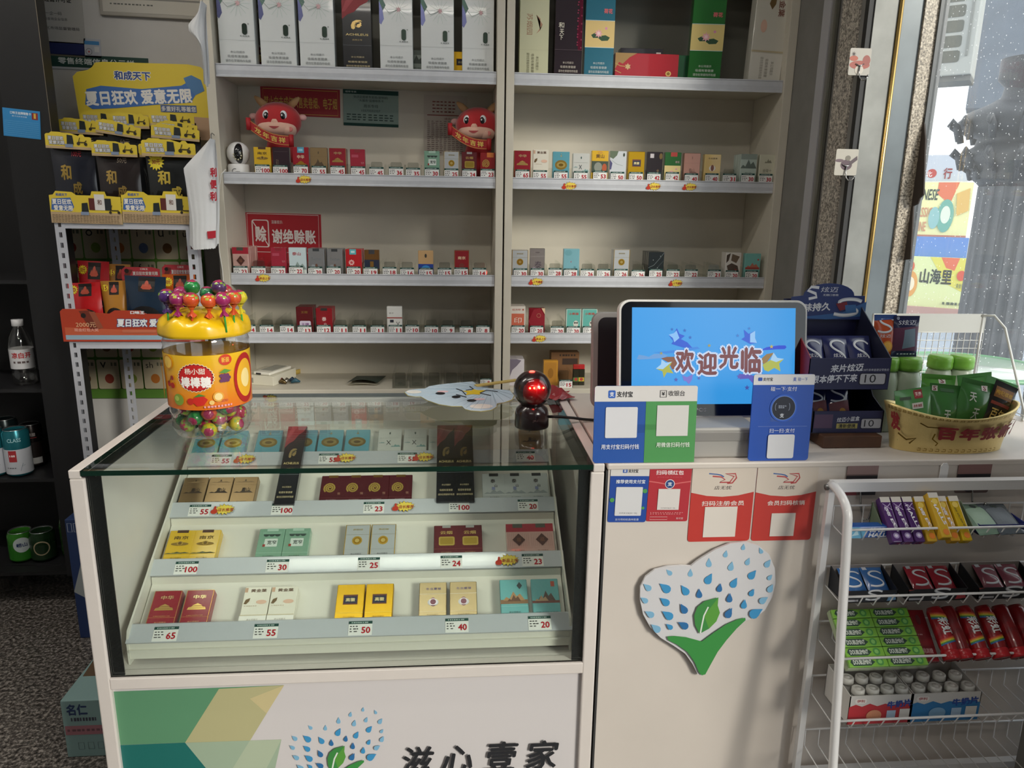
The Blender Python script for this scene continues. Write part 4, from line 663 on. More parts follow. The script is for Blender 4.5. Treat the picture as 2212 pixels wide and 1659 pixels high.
# ================================================================ candy jar and lollipops
JC = Vector((.180, .233, HT+.0004)); JR = math.radians(18)
jar = empty('candy_jar', JC, 'big clear jar of lollipops with a yellow lid and orange label', 'jar', rot=(0, 0, JR))
M_JAR = glass((.93, .93, .92), 1, .05, 1.9, name='clear_plastic')
MB().lathe([(0, .002), (.060, .0), (.070, .004), (.0745, .012), (.0775, .022), (.0755, .030), (.0785, .036), (.0765, .046), (.0795, .052), (.078, .062), (.080, .066), (.0815, .175), (.0835, .18), (.081, .188), (.083, .194), (.079, .203), (.076, .214)], 40, cap=False).build('jar_body', M_JAR, jar)
def lidp(a): return 1+.018*math.cos(8*a)
lb = MB(); pf = [(.078, .207), (.0865, .2075), (.0868, .213), (.086, .2265), (.082, .2345), (.072, .2425), (.058, .250), (.040, .2555), (.02, .258), (0, .2585)]
n = 64; vs = []; fs = []
for j in range(n):
    a = 2*PI*j/n
    for i, (r, z) in enumerate(pf): e = lidp(a) if 1 <= i <= 6 else 1; vs.append((r*e*math.cos(a), r*e*math.sin(a), z+(.004*math.cos(8*a) if 4 <= i <= 6 else 0)))
k_ = len(pf); fs = [(j*k_+i, ((j+1) % n)*k_+i, ((j+1) % n)*k_+i+1, j*k_+i+1) for j in range(n) for i in range(k_-1)]
lb.add(vs, fs, True).build('jar_lid', mat('efc112', .25, coat=.3), jar)
ml = mat('f0b41e', .3, coat=.4).copy(); nt = ml.node_tree; bs = nt.nodes['Principled BSDF']; tc = nt.nodes.new('ShaderNodeTexCoord'); sx = nt.nodes.new('ShaderNodeSeparateXYZ'); rp = nt.nodes.new('ShaderNodeValToRGB'); mp = nt.nodes.new('ShaderNodeMapRange')
mp.inputs[1].default_value = .066; mp.inputs[2].default_value = .175; rp.color_ramp.elements[0].color = lin('e2701c'); rp.color_ramp.elements[1].color = lin('f2c325')
nt.links.new(tc.outputs['Object'], sx.inputs[0]); nt.links.new(sx.outputs[2], mp.inputs[0]); nt.links.new(mp.outputs[0], rp.inputs[0]); nt.links.new(rp.outputs[0], bs.inputs['Base Color'])
lbl = MB().lathe([(.0812, .066), (.0828, .175)], 48, cap=False).build('jar_label', ml, jar)
LR = .0832
def cyl(x, y, z): a = x/LR; R_ = LR-y-.0015*(1-z/.109); return (R_*math.sin(a), -R_*math.cos(a), .066+z)
fruit = [('c', .17, .86, .05, 'f3c95a'), ('ring', .17, .86, .05, .008, 'd9902a'), ('c', .16, .46, .022, 'b3281e'), ('c', .205, .44, .022, 'b3281e'), ('c', .205, .58, .018, 'a8302a'), ('l', [(.16, .48), (.19, .56), (.205, .6)], .006, '6a4a1e'),
         ('c', .255, .19, .045, '7f9a3a'), ('c', .24, .21, .02, 'a9bd58'), ('c', .355, .17, .026, 'c42a20'), ('p', [(.38, .24), (.45, .27), (.48, .2), (.45, .1), (.40, .08), (.37, .16)], 'cf2a22'), ('p', [(.38, .25), (.42, .31), (.47, .27)], '4f8a34'),
         ('c', .555, .24, .04, 'e6a53a'), ('c', .555, .24, .028, 'f6dd9a'), ('c', .505, .14, .018, 'efc878'), ('t', .60, .16, .05, '甜橙', 'c9553a', .05, .01)]+[('c', .585+.022*(i % 3)+.011*((i//3) % 2), .62-.045*(i//3), .015, '6b3560', 8) for i in range(9)]+[('p', [(.57, .68), (.61, .74), (.66, .7), (.62, .66)], '5c9a3e')]
gear = [(.40+.135*(1 if i % 2 == 0 else .93)*math.cos(2*PI*i/56), .60+.135*1.9*(1 if i % 2 == 0 else .93)*math.sin(2*PI*i/56)) for i in range(56)]
Art(.26, .109, [('p', [(.40+(x-.40)*1.05, .60+(y-.60)*1.05) for x, y in gear], 'f6e3c0'), ('p', gear, '6a1618'), ('e', .40, .60, .124, .238, 'c3201f', 32), ('t', .40, .72, .11, '杨小甜', 'f4e6d8', .15, .02), ('t', .40, .52, .21, '棒棒糖', 'faf4ee', .225, .045),
     ('e', .625, .90, .05, .10, 'd4401f'), ('t', .625, .90, .1, '新装', 'f0c14a', .06, .02), ('e', .80, .5, .115, .47, 'b3201c', 28), ('e', .80, .5, .09, .36, 'f0b42a', 28), ('e', .80, .5, .05, .18, 'fae39a')]+fruit+[('fine', .45, .66, .05, .035, 'e8a2a8', 9), ('e', .03, .5, .05, .4, 'd98f1c')], fn=cyl, cols=40).build('label_print', lbl)
LOL = {}
def lolly_mesh(c1, c2, seed):
    k = (c1, c2)
    if k not in LOL:
        rd = random.Random(seed); b = MB(); r = .0152; n = 14; kk = 9; vs = []
        for i in range(kk+1):
            th = PI*i/kk
            for j in range(n):
                a = 2*PI*j/n; q = r*(1+rd.uniform(-.05, .05)+.03*math.cos(6*a)); vs.append((q*math.sin(th)*math.cos(a), q*math.sin(th)*math.sin(a), -q*math.cos(th)*.95))
        f1 = [(i*n+j, i*n+(j+1) % n, (i+1)*n+(j+1) % n, (i+1)*n+j) for i in range(kk) for j in range(n)]
        b.add(vs, f1, True); b.I = [0 if i < 5 else ((1 if (j+i) % 3 == 1 else 0) if i < 7 else 2) for i in range(kk) for j in range(n)]
        ball = b.mesh('candy', [mat(c1+'!'), mat(c2+'!'), mat('a8305a!')])
        t = MB(); vs = []; 
        for i, (rr, z) in enumerate(((.0075, -.0135), (.0032, -.019), (.0030, -.023), (.0075, -.033))):
            for j in range(12): a = 2*PI*j/12; q = rr*(1+(.35 if i == 3 and j % 2 else 0)); vs.append((q*math.cos(a), q*math.sin(a), z+(.004 if i == 3 and j % 3 == 0 else 0)))
        t.add(vs, [(i*12+j, i*12+(j+1) % 12, (i+1)*12+(j+1) % 12, (i+1)*12+j) for i in range(3) for j in range(12)], False); LOL[k] = (ball, t.mesh('wrapper_twist', mat(c1+'!')))
    return LOL[k]
STK = {c: MB().tube([(0, 0, -.012), (0, 0, -.064)], .0019, 8).mesh('stick', mat(c, .3)) for c in ('3fae4a', 'd8482c', 'e3c93a')}
def lolly(c1, c2, sc_, loc, rot, lab, grp, stick=True):
    o = empty('lollipop', loc, lab, 'lollipop', grp, rot); b, t = lolly_mesh(c1, c2, len(LOL)); ob('candy', b, o); ob('wrapper_twist', t, o)
    if stick: ob('stick', STK[sc_], o)
    return o
G_, R__, Y_ = '3fae4a', 'd8482c', 'e3c93a'
TOPS = [(360, 640, .19, '4a2a6a', '8aa83a', G_, 'purple and green'), (372, 650, .22, '7a2f5a', 'a8b84a', R__, 'dull purple'), (390, 634, .27, 'a82f62', 'b84a80', R__, 'rose'), (383, 646, .172, '9a2a62', 'b8c050', R__, 'magenta'), (415, 620, .21, '1f7a3c', '2f9a4c', G_, 'big green'), (413, 648, .168, 'd8542a', '8fae3c', R__, 'orange with a magenta top'), (448, 634, .27, '1f6e46', '3f8e56', G_, 'dark green'), (451, 650, .168, 'dd5a28', 'b8b83a', Y_, 'bright orange'), (472, 620, .26, '4c2f5e', '8aa83a', G_, 'violet'), (487, 630, .28, 'b03040', '9a6a4a', R__, 'dark red'), (480, 647, .172, 'a52a66', '9cb848', G_, 'pink'), (504, 643, .19, 'd8582a', '98a83a', G_, 'orange at the right edge'), (517, 642, .22, 'd8c82e', '9cc04a', G_, 'lemon yellow')]
for i, (px, py, Y, c1, c2, s_, w_) in enumerate(TOPS):
    v = at(px, py, Y=Y); r_ = math.hypot(v.x-JC.x, Y-JC.y); lolly(c1, c2, s_, v, (random.uniform(-.06, .06), random.uniform(-.06, .06), random.uniform(0, 6)), w_+' lollipop standing in the jar\'s yellow lid', 'lollipops stuck in the lid')
rd = random.Random(11); placed = []
PAL = [('d8c52c', '9cb83a', 'yellow'), ('dd5a28', 'c84a28', 'orange'), ('b02448', '9cb848', 'red'), ('1f7a3c', '3f9a4c', 'green'), ('4a2a6a', '8aa83a', 'purple'), ('8fa83a', 'b02448', 'lime')]
for i in range(9000):
    if len(placed) >= 48: break
    r = .061*rd.random()**.38; a = rd.uniform(0, 2*PI); z = .0180+.066*rd.random()**1.3; p = Vector((JC.x+r*math.cos(a), JC.y+r*math.sin(a), HT+z))
    if all((p-q).length > .0285 for q in placed): placed.append(p)
for i, p in enumerate(placed):
    c1, c2, w_ = PAL[i % 6]; low = p.z < HT+.045
    q = Vector((JC.x-p.x, JC.y-p.y, rd.uniform(-.03, .03))).to_track_quat('-Z', 'Y').to_euler()
    lolly(c1, c2, (G_, R__, Y_)[i % 3], p, q, w_+'-wrapped lollipop '+('at the bottom of' if low else 'in the heap inside')+' the jar', 'lollipops heaped inside the jar', stick=(i % 2 == 0 and (Vector((JC.x, JC.y, p.z))-p).length > .02))
# ================================================================ paper fan, scanner, red packet
fz = HT+.020
def F3(x, y, z=fz): return at(840+x/4.809, 740+y/4.809, Z=z)
OUT = [(165, 515), (205, 495), (280, 485), (370, 480), (420, 455), (500, 440), (600, 428), (740, 415), (870, 405), (905, 430), (920, 458), (1000, 470), (1100, 488), (1190, 490), (1260, 500), (1300, 550), (1280, 590), (1200, 620), (1120, 635), (1118, 668), (1060, 700), (950, 712), (850, 705), (790, 690), (760, 660), (650, 660), (520, 640), (400, 600), (330, 560), (270, 560), (200, 550)]
fan = empty('paper_fan', F3(700, 560), 'pale blue animal-face paper fan lying on the glass top', 'fan')
def fo(name, mb, m): o = mb.build(name, m, None); o.parent = fan; o.location = -Vector(fan.location); return o
P = [F3(*p) for p in OUT]; ctr = F3(720, 560); big = [ctr+(p-ctr)*1.012 for p in P]
fo('fan_rim', MB().prism([(p.x, p.y) for p in big], fz-.0012, fz-.0002, 'z'), mat('a89a4a', .6))
lf = fo('fan_leaf', MB().prism([(p.x, p.y) for p in P], fz-.0002, fz+.0004, 'z'), mat('aebfcc~'))
def FP(pts, c, dz, nm): MB().prism([(p.x, p.y) for p in [F3(*q) for q in pts]], fz+.0004+dz, fz+.0006+dz, 'z').build(nm, c, lf)
def EL(cx_, cy_, rx, ry, n=16): return [(cx_+rx*math.cos(2*PI*i/n), cy_+ry*math.sin(2*PI*i/n)) for i in range(n)]
rb = MB()
for i in list(range(0, 9))+list(range(14, 31)):
    x_, y_ = OUT[i]; s0 = F3(1060+(x_-1060)*.12, 480+(y_-480)*.12); e0 = F3(1060+(x_-1060)*.95, 480+(y_-480)*.95); s0.z = e0.z = fz+.0006; rb.tube([s0, e0], .0005, 4)
rb.build('pleat_ribs', mat('93a6b4', .7), lf, kind='stuff')
FP(EL(535, 532, 50, 13), '15161a', .0006, 'eye_mark'); FP(EL(860, 606, 50, 13), '15161a', .0006, 'eye_mark'); FP(EL(700, 568, 46, 14), '15161a', .0006, 'nose_mark')
FP(EL(560, 512, 60, 9), 'd8b4b8~', .0004, 'cheek_mark'); FP(EL(940, 592, 60, 9), 'd8b4b8~', .0004, 'cheek_mark'); FP(EL(260, 515, 80, 16), 'd9d6cf~', .0003, 'ear_mark'); FP(EL(960, 665, 120, 24), 'd9d6cf~', .0003, 'ear_mark')
FP([(880, 488), (920, 498), (1015, 500), (950, 522), (945, 546), (880, 540), (800, 548), (815, 522), (760, 506), (860, 502)], 'd0b21e', .0006, 'star_mark')
for pts in ([(700, 485), (760, 505), (800, 548)], [(840, 460), (880, 488), (800, 500)], [(1130, 515), (1015, 500), (945, 530), (1060, 556)], [(700, 545), (760, 560), (805, 572)]): MB().tube([Vector((F3(*p).x, F3(*p).y, fz+.0012)) for p in pts], .0012, 5).build('line_mark', '15161a', lf)
h0 = F3(900, 455); h1 = F3(1330, 395, fz+.006); hd = MB(); d = (h1-h0).normalized(); sd = Vector((-d.y, d.x, 0))*.009
hd.add([h0-sd, h0+sd, h1+sd, h1-sd]+[p+Vector((0, 0, .003)) for p in (h0-sd, h0+sd, h1+sd, h1-sd)], [(0, 1, 2, 3), (4, 7, 6, 5), (0, 4, 5, 1), (1, 5, 6, 2), (2, 6, 7, 3), (3, 7, 4, 0)]); fo('fan_handle', hd, mat('c3ab62', .5))
fo('fan_foot', MB().box(F3(1050, 500).x-.02, F3(1050, 500).x+.02, F3(1050, 500).y, F3(1050, 500).y+.012, HT+.0003, fz-.0013), mat('c3ab62', .5))
v = at(1152, 931, Z=HT); scn = empty('barcode_scanner', (v.x, v.y+.036, HT+.0004), 'dark round desktop scanner glowing red, standing on the glass', 'scanner', rot=(0, 0, math.radians(6)))
M_SCN = mat('1d1214', .22, coat=.4)
MB().lathe([(0, 0), (.0365, 0), (.0372, .003), (.0365, .030), (.034, .040), (.026, .047), (.024, .05), (0, .05)], 36).build('scanner_base', M_SCN, scn)
sh = MB().ball((0, 0, .083), .0405, .0385, .041, 32, 20).build('scanner_head', M_SCN, scn, (0, 0, 0), (0, 0, 0))
MB().ball((0, -.0125, .083), .033, .028, .034, 28, 16).build('scan_window', mat('5c0a0e', .12, coat=.6), sh)
for i in range(4):
    MB().ball((-.0135+.009*i+(.002 if i > 1 else 0), -.0385, .0945), .0021, .0021, .0021, 10, 8).build('led', mat('ff2a18', emit=60), sh)
pl = bpy.data.lights.new('led_glow', 'POINT'); pl.energy = .08; pl.color = (1, .06, .04); pl.shadow_soft_size = .01; plo = bpy.data.objects.new('led_glow', pl); COL.objects.link(plo); plo.parent = sh; plo.location = (0, -.050, .100)
pl = bpy.data.lights.new('led_glow', 'POINT'); pl.energy = .13; pl.color = (1, .06, .04); pl.shadow_soft_size = .01; plo = bpy.data.objects.new('led_glow', pl); COL.objects.link(plo); plo.parent = sh; plo.location = (.0, .01, .137)
Art(.014, .007, [('t', .5, .5, .8, 'JRc', '6a5a5a', .9, .01)]).build('maker_mark', scn, (0, -.0376, .018))
c0 = Vector((v.x+.033, v.y+.04, HT+.020)); MB().tube([c0, c0+Vector((.03, -.002, 0)), at(1240, 903, Z=HT+.012), at(1262, 906, Z=HT+.006), at(1290, 908, Z=HT+.004), at(1320, 905, Z=HT+.004)], .0032, 8).build('scanner_cable', mat('141414', .4), scn).matrix_parent_inverse = Matrix.Translation(scn.location).to_4x4().inverted() if False else (Matrix.LocRotScale(scn.location, scn.rotation_euler, None)).inverted()
v = at(1212, 868, Z=HT); rdm = random.Random(3)
def crump(u, w_): return (-.045+.085*u+.01*math.sin(7*w_), -.03+.075*w_+.008*math.sin(9*u), .004+.028*math.sin(PI*u)*math.sin(PI*min(1, w_*1.1))*(.6+.4*math.sin(11*u+5*w_))+.006*rdm.random())
MB().grid(crump, 10, 10, False).build('red_packet', mat('9a3038', .25, coat=.4), None, (v.x-.012, v.y+.03, HT+.0005), None, label='crumpled red plastic packet behind the scanner', cat='packet')
# ================================================================ cash counter with screen, signs and stickers
cc = empty('cash_counter', (1.40, .26, 0), 'plain off-white cash counter to the right of the showcase', 'counter')
def ccp(name, mb, m, bevel=0): o = mb.build(name, m, None, bevel=bevel); o.parent = cc; o.location = -Vector(cc.location); return o
M_CC = mat('d6cdc4', .45, noise=.05, nscale=6)
ccp('counter_body', MB().box(.9685, 2.018, .002, .53, .02, HT-.012), M_CC); ccp('counter_top', MB().box(.9665, 2.020, -.001, .535, HT-.012, HT), M_CC, .0025)
ccp('side_trim', MB().box(.964, .9675, .0, .53, .0, HT-.014), mat('3a3a3a', .5)); ccp('kick_plate', MB().box(.9685, 2.018, .010, .52, 0, .02), mat('4a4644', .6))
# touch screen facing the customer
bl = at(1338, 905, Y=.105); br = at(1738, 901, Y=.105); tp = at(1520, 648, Y=.150); zb_ = (bl.z+br.z)/2; mw = br.x-bl.x+.004; mh = math.hypot(tp.z-zb_, .045); tilt = -math.atan2(.045, tp.z-zb_)
mon = empty('touch_screen', ((bl.x+br.x)/2, .17, HT+.0004), 'white-rimmed customer touch screen showing a blue welcome picture', 'monitor')
def rrp(x0, x1, z0, z1, r, n=6):
    P = []
    for cx_, cz_, a0 in ((x1-r, z1-r, 0), (x0+r, z1-r, 90), (x0+r, z0+r, 180), (x1-r, z0+r, 270)):
        for i in range(n+1): a = math.radians(a0+i*90/n); P.append((cx_+r*math.cos(a), cz_+r*math.sin(a)))
    return P
sl = Vector((0, .105-.17, zb_-HT)); hs = MB().prism(rrp(-mw/2, mw/2, 0, mh, .022), 0, .022, 'y').build('screen_housing', mat('dedcd8', .3), mon, sl, (tilt, 0, 0), bevel=.002)
MB().prism(rrp(-mw/2+.0045, mw/2-.0045, .0045, mh-.0045, .019), -.0012, 0, 'y').build('bezel', mat('0c1018', .12, coat=.5), hs)
def scr(x, y): return ((x-250)/1640, 1-(y-318)/900)       # crop coordinates of the picture -> fractions
sw = mw*.868; shh = mh*.815
a = Art(sw, shh, [('r', 0, 0, 1, 1, '3ea2ee^')], step=.00006)
def sp(pts, c): a.p([scr(*p) for p in pts], c)
sp([(300, 795), (320, 755), (380, 765), (420, 775), (470, 748), (560, 745), (610, 765), (560, 785), (440, 795), (330, 800)], '6fa3dd^'); sp([(460, 735), (600, 722), (760, 700), (900, 680), (930, 700), (760, 725), (600, 745)], '3a8be6^')
sp([(1530, 715), (1600, 685), (1720, 668), (1790, 668), (1803, 685), (1785, 703), (1700, 705), (1600, 712)], '2b4fd8^')
sp([(540, 790), (600, 775), (690, 775), (700, 840), (690, 900), (650, 890), (620, 830)], '8a5a45^'); sp([(1540, 800), (1600, 750), (1680, 735), (1640, 780), (1580, 860)], '9a7a45^')
sp([(490, 885), (540, 845), (545, 800), (590, 830), (650, 820), (625, 870), (665, 930), (600, 920), (570, 970), (555, 910)], 'b4b84a^'); sp([(490, 885), (540, 845), (545, 800), (590, 830), (650, 820), (560, 890)], 'a9d4f7^')
sp([(1560, 850), (1640, 805), (1670, 735), (1710, 785), (1778, 795), (1730, 840), (1745, 912), (1680, 880), (1620, 915), (1580, 900)], 'b6bd52^'); sp([(1640, 805), (1670, 735), (1710, 785), (1778, 795), (1700, 825)], 'a9d4f7^')
sp([(612, 570), (665, 555), (695, 508), (720, 560), (775, 580), (735, 610), (800, 640), (850, 690), (760, 690), (640, 655), (660, 630)], '2a5fd8^'); sp([(612, 570), (665, 555), (690, 530), (720, 600), (670, 640), (655, 600)], '8cc4fb^')
sp([(1365, 520), (1415, 560), (1480, 532), (1480, 600), (1500, 645), (1430, 655), (1340, 610), (1375, 590)], '2a5fd8^'); sp([(1430, 560), (1480, 532), (1480, 600), (1500, 645), (1430, 640)], '9accfb^')
sp([(750, 945), (800, 965), (860, 935), (850, 990), (820, 1030), (790, 1000), (770, 1000)], '7c78d4^'); sp([(1320, 935), (1420, 940), (1520, 965), (1530, 1050), (1480, 1040), (1420, 980), (1330, 985)], '6560bf^')
for x, y, r, c in ((645, 520, 18, '2f6fc8^'), (772, 530, 20, '2f6fc8^'), (827, 595, 20, '2f6fc8^'), (1418, 510, 18, '3f7fd0^'), (1303, 577, 20, '3f7fd0^'), (1018, 670, 20, 'a8a05a^'), (540, 742, 18, 'a8a05a^'), (1647, 680, 22, 'c9b85a^'), (690, 988, 24, '5560b8^'), (1325, 960, 30, '6a64c0^'), (1548, 922, 16, '5560b8^'), (1405, 1065, 28, '4a5ab0^'), (918, 975, 18, '5560b8^')):
    q = scr(x, y); a.star(q[0], q[1], r/1640, c)
for ch, x, y, wd, hh in (('欢', 775, 815, 190, 225), ('迎', 1000, 840, 200, 215), ('光', 1215, 780, 200, 220), ('临', 1440, 805, 210, 250)):
    q = scr(x, y); a.t(q[0], q[1], (hh+34)/900, ch, 'cfe0fa^', (wd+34)/1640, .10); 
for ch, x, y, wd, hh in (('欢', 775, 815, 190, 225), ('迎', 1000, 840, 200, 215), ('光', 1215, 780, 200, 220), ('临', 1440, 805, 210, 250)):
    q = scr(x, y); a.t(q[0], q[1], hh/900, ch, '7a4448^', wd/1640, .04)
a.build('display_picture', hs, (0, -.0013, mh*.118)); Art(.06, .012, [('t', .5, .5, .6, 'CCPOS', '9a9aa0', .7, .02)]).build('maker_mark', hs, (-.035, -.0014, mh*.045))
b0 = at(1345, 985, Y=.03).x; b1 = at(1632, 985, Y=.03).x
MB().box(b0-mon.location.x, b1-mon.location.x, .026-.17, .24-.17, 0, .060).build('stand_base', mat('a3a09b', .4), mon, bevel=.004); MB().box(b0-mon.location.x+.06, b1-mon.location.x-.02, .0245-.17, .026-.17, .034, .052).build('drawer_lip', mat('8b8884', .4), mon, bevel=.001)
MB().box(-.05, .05, -.045, .03, .060, zb_-HT+.10).build('stand_neck', mat('8d8b88', .4), mon, bevel=.004)
# operator's screen behind it, seen from the rear edge
v = at(1296, 890, Y=.25); o2 = empty('operator_screen', (v.x+.05, .27, HT+.0004), 'dark operator screen with a grey rim, behind the touch screen', 'monitor')
p2 = MB().prism(rrp(-.065, .26, .03, .245, .022), 0, .018, 'y').build('screen_housing', mat('8d8c8a', .35), o2, (0, 0, 0), (math.radians(-8), 0, 0), bevel=.003)
MB().prism(rrp(-.052, .247, .042, .233, .016), -.001, 0, 'y').build('rear_cover', mat('17141a', .3), p2); MB().box(.05, .15, .0, .10, 0, .045).build('stand', mat('8d8c8a', .4), o2, bevel=.003)
# payment signs standing on the counter edge; the code squares are left blank
def tsign(name, x0, y0, x1, y1, Y, base, spec, lab, tiltdeg=-4, rad=.006, rot=0):
    x, z, w, h = rectY(x0, y0, x1, y1, Y); z = HT+.0006; t = empty(name, (x, Y, z), lab, 'payment sign', 'payment signs on the cash counter')
    pn = MB().prism(rrp(-w/2, w/2, 0, h, rad, 4), 0, .003, 'y').build('sign_board', mat(base, .3), t, None, (math.radians(tiltdeg), math.radians(rot), 0)); Art(w, h, spec).build('print', pn)
    MB().prism([(.004, .0), (.05, 0), (.05, .002), (.008, .002), (.006, h*.5), (.004, h*.5)], -w*.18, w*.18, 'x').build('sign_foot', M_ACRYL, t); return t
tsign('payment_sign', 1284, 838, 1505, 1001, .004, '2f58a6', [('rr', 0, .82, 1, 1, .02, 'd9d6d4'), ('r', 0, .80, 1, .86, 'd9d6d4'), ('r', .5, 0, 1, .80, '4a9350'), ('rr', .13, .845, .20, .945, .012, '2b5fb8'), ('t', .165, .895, .06, '支', 'f0f0f0', .045, .02), ('t', .29, .895, .075, '支付宝', '2a2a2e', .155, .025), ('fr', .635, .855, .695, .94, .006, '2a2a2e'), ('t', .665, .90, .045, '¥', '2a2a2e', .03, .02), ('t', .795, .905, .07, '收银台', '2a2a2e', .16, .01),
      ('rr', .11, .33, .42, .73, .012, 'd8d8dc'), ('r', .61, .35, .92, .75, 'd5d3d0'), ('t', .26, .215, .065, '用支付宝扫码付钱', 'e6e8f0', .37, .012), ('t', .78, .235, .065, '用微信扫码付钱', 'e4ece0', .33, .012)], 'wide payment sign, half blue and half green, with blank squares')
tsign('payment_sign', 1624, 814, 1755, 998, .006, '2450ae', [('rr', 0, .88, 1, 1, .03, 'dcdcdf'), ('r', 0, .88, 1, .93, 'dcdcdf'), ('rr', .07, .925, .14, .965, .012, '2450ae'), ('t', .23, .945, .04, '支付宝', '2a2a30', .16, .02), ('t', .67, .945, .045, '支', '2a56b8', .06, .02), ('t', .80, .945, .04, '碰一下', '3a62b8', .16, .008), ('t', .5, .835, .05, '碰一下·支付', 'e8ecf6', .43, .01), ('c', .52, .615, .225, '2a5cc4', 32), ('c', .52, .615, .20, '6f8fd0', 32), ('c', .52, .615, .19, '1b2030', 32), ('t', .5, .63, .035, '解锁手机\n碰这里', 'b9c2d6', .13, .005), ('t', .5, .53, .05, '支', 'dfe4ee', .07, .02), ('ring', .5, .63, .12, .008, '8d97ac', -30, 30), ('ring', .5, .63, .12, .008, '8d97ac', 150, 210), ('l', [(.12, .405), (.93, .405)], .004, '8fa4dc'), ('t', .52, .355, .05, '扫一扫·支付', 'e8ecf6', .42, .01), ('rr', .30, .03, .74, .31, .03, 'd9dadf')], 'tall blue tap-to-pay sign with a round black pad', -3, .006)
# stickers on the counter front
def stick(name, x0, y0, x1, y1, base, spec, lab, rad=.004, cat='sticker', grp='stickers on the cash counter front', rot=0): return plate(name, x0, y0, x1, y1, .0008, base, spec, lab, cat, .0008, None, rot, rad, grp)
ALI = lambda x, y, w: [('rr', x-.06*w, y-.035, x+.06*w, y+.035, .015, '2b56a8'), ('t', x, y, .045, '支', 'eef0f4', .07*w, .02)]
stick('payment_sticker', 1315, 1006, 1398, 1128, '244a9e', [('r', 0, .82, 1, 1, 'd9d5d2')]+ALI(.37, .91, 1)+[('t', .58, .91, .06, '支付宝', '2a2a2e', .26, .02), ('t', .53, .725, .07, '推荐使用支付宝', 'e2e6f0', .76, .02), ('rr', .17, .12, .86, .63, .02, 'd8d8da'), ('t', .52, .165, .03, '打开支付宝[扫一扫]', '44484e', .46, .004), ('c', .92, .56, .06, '4f9a52'), ('c', .08, .40, .06, '4f9a52'), ('c', .90, .26, .04, '4f9a52'), ('t', .5, .055, .04, '支付得蚂蚁森林能量', 'c9d2e6', .62, .006)], 'small blue sticker with a blank white square', rot=1)
stick('red_packet_sticker', 1399, 1004, 1489, 1126, 'b3303a', [('p', [(0, .72), (.2, .70), (.5, .66), (.8, .70), (1, .72), (1, .70), (.8, .68), (.5, .64), (.2, .68), (0, .70)], 'd86a6a'), ('t', .48, .865, .08, '扫码领红包', 'f0dcdc', .66, .025), ('t', .48, .785, .025, '支付宝扫码 天天领红包', 'd8606a', .6, .004), ('c', .5, .665, .115, 'e8e4e8', 28), ('c', .5, .665, .10, '25447e', 28), ('t', .5, .665, .07, '支', 'eef0f4', .11, .02), ('r', .24, .21, .76, .58, 'dcd6d2'), ('t', .5, .24, .025, '打开支付宝[扫一扫]', '54484a', .34, .004), ('fine', .08, .9, .155, .012, 'd8898c', 14), ('fine', .08, .84, .13, .012, 'd8898c', 12, 4), ('fr', .08, .035, .50, .085, .008, 'e0c4c4'), ('t', .80, .06, .035, '支付宝', 'e8d0d0', .17, .01)], 'red envelope-shaped sticker with a round blue badge', rot=1)
DLOGO = [('l', smooth([(.26, .90), (.44, .885), (.50, .855)], 1), .018, '3a5f9e'), ('l', [(.32, .865), (.46, .855), (.52, .82), (.44, .785), (.60, .785), (.66, .86), (.52, .895), (.68, .895), (.70, .84), (.64, .775), (.56, .77)], .022, 'b5484a')]
def member(x0, y0, x1, y1, t, lab, sq): 
    return stick('membership_sticker', x0, y0, x1, y1, 'c03a32', [('p', [(0, 1), (1, 1), (1, .655), (.75, .61), (.5, .595), (.25, .61), (0, .655)], 'd4c8bb'), ]+DLOGO+[('t', .5, .715, .05, '店无忧', '54484a', .27, .008, 0, .2), ('t', .52, .51, .065, t, 'e8d6cf', .68 if sq > .5 else .62, .02), ('r', .5-sq*.5, .06, .5+sq*.5, .06+sq*.78, 'ddd5cc')], lab, .006)
member(1491, 1006, 1626, 1169, '扫码注册会员', 'larger white and red membership sticker, left of its pair', .52); member(1630, 1006, 1760, 1167, '会员扫码核销', 'white and red membership sticker beside the wire rack', .40)
# heart-shaped board
HEART = [(680, 265), (720, 232), (760, 205), (850, 150), (950, 110), (1060, 98), (1150, 125), (1220, 185), (1258, 280), (1264, 380), (1240, 480), (1190, 570), (1120, 625), (1060, 640), (960, 730), (880, 820), (830, 910), (790, 990), (755, 1022), (725, 1010), (690, 940), (640, 870), (560, 815), (470, 760), (400, 690), (350, 600), (328, 500), (330, 410), (365, 340), (430, 290), (520, 268), (610, 262)]
HP = [at(1280+x/3.196, 1140+y/3.196, Y=-.010) for x, y in HEART]; hc = sum(HP, Vector())/len(HP)
ht = empty('heart_board', (hc.x, -.006, hc.z), 'heart-shaped white board of blue drops and a green leaf', 'sign')
def hto(o): o.parent = ht; o.location = -Vector(ht.location); return o
hb = hto(MB().prism([(p.x, p.z) for p in HP], -.010, -.005, 'y').build('board', mat('d4d3d6', .3))); hto(MB().box(hc.x-.05, hc.x+.05, -.005, .0015, hc.z-.02, hc.z+.06).build('foam_spacer', mat('bbbbbb', .8)))
A = ArtPx(-.0102); logo(A, lambda x, y: (1280+x/3.196, 1140+y/3.196)); A.build('print', hb, (0, -.0102, 0))
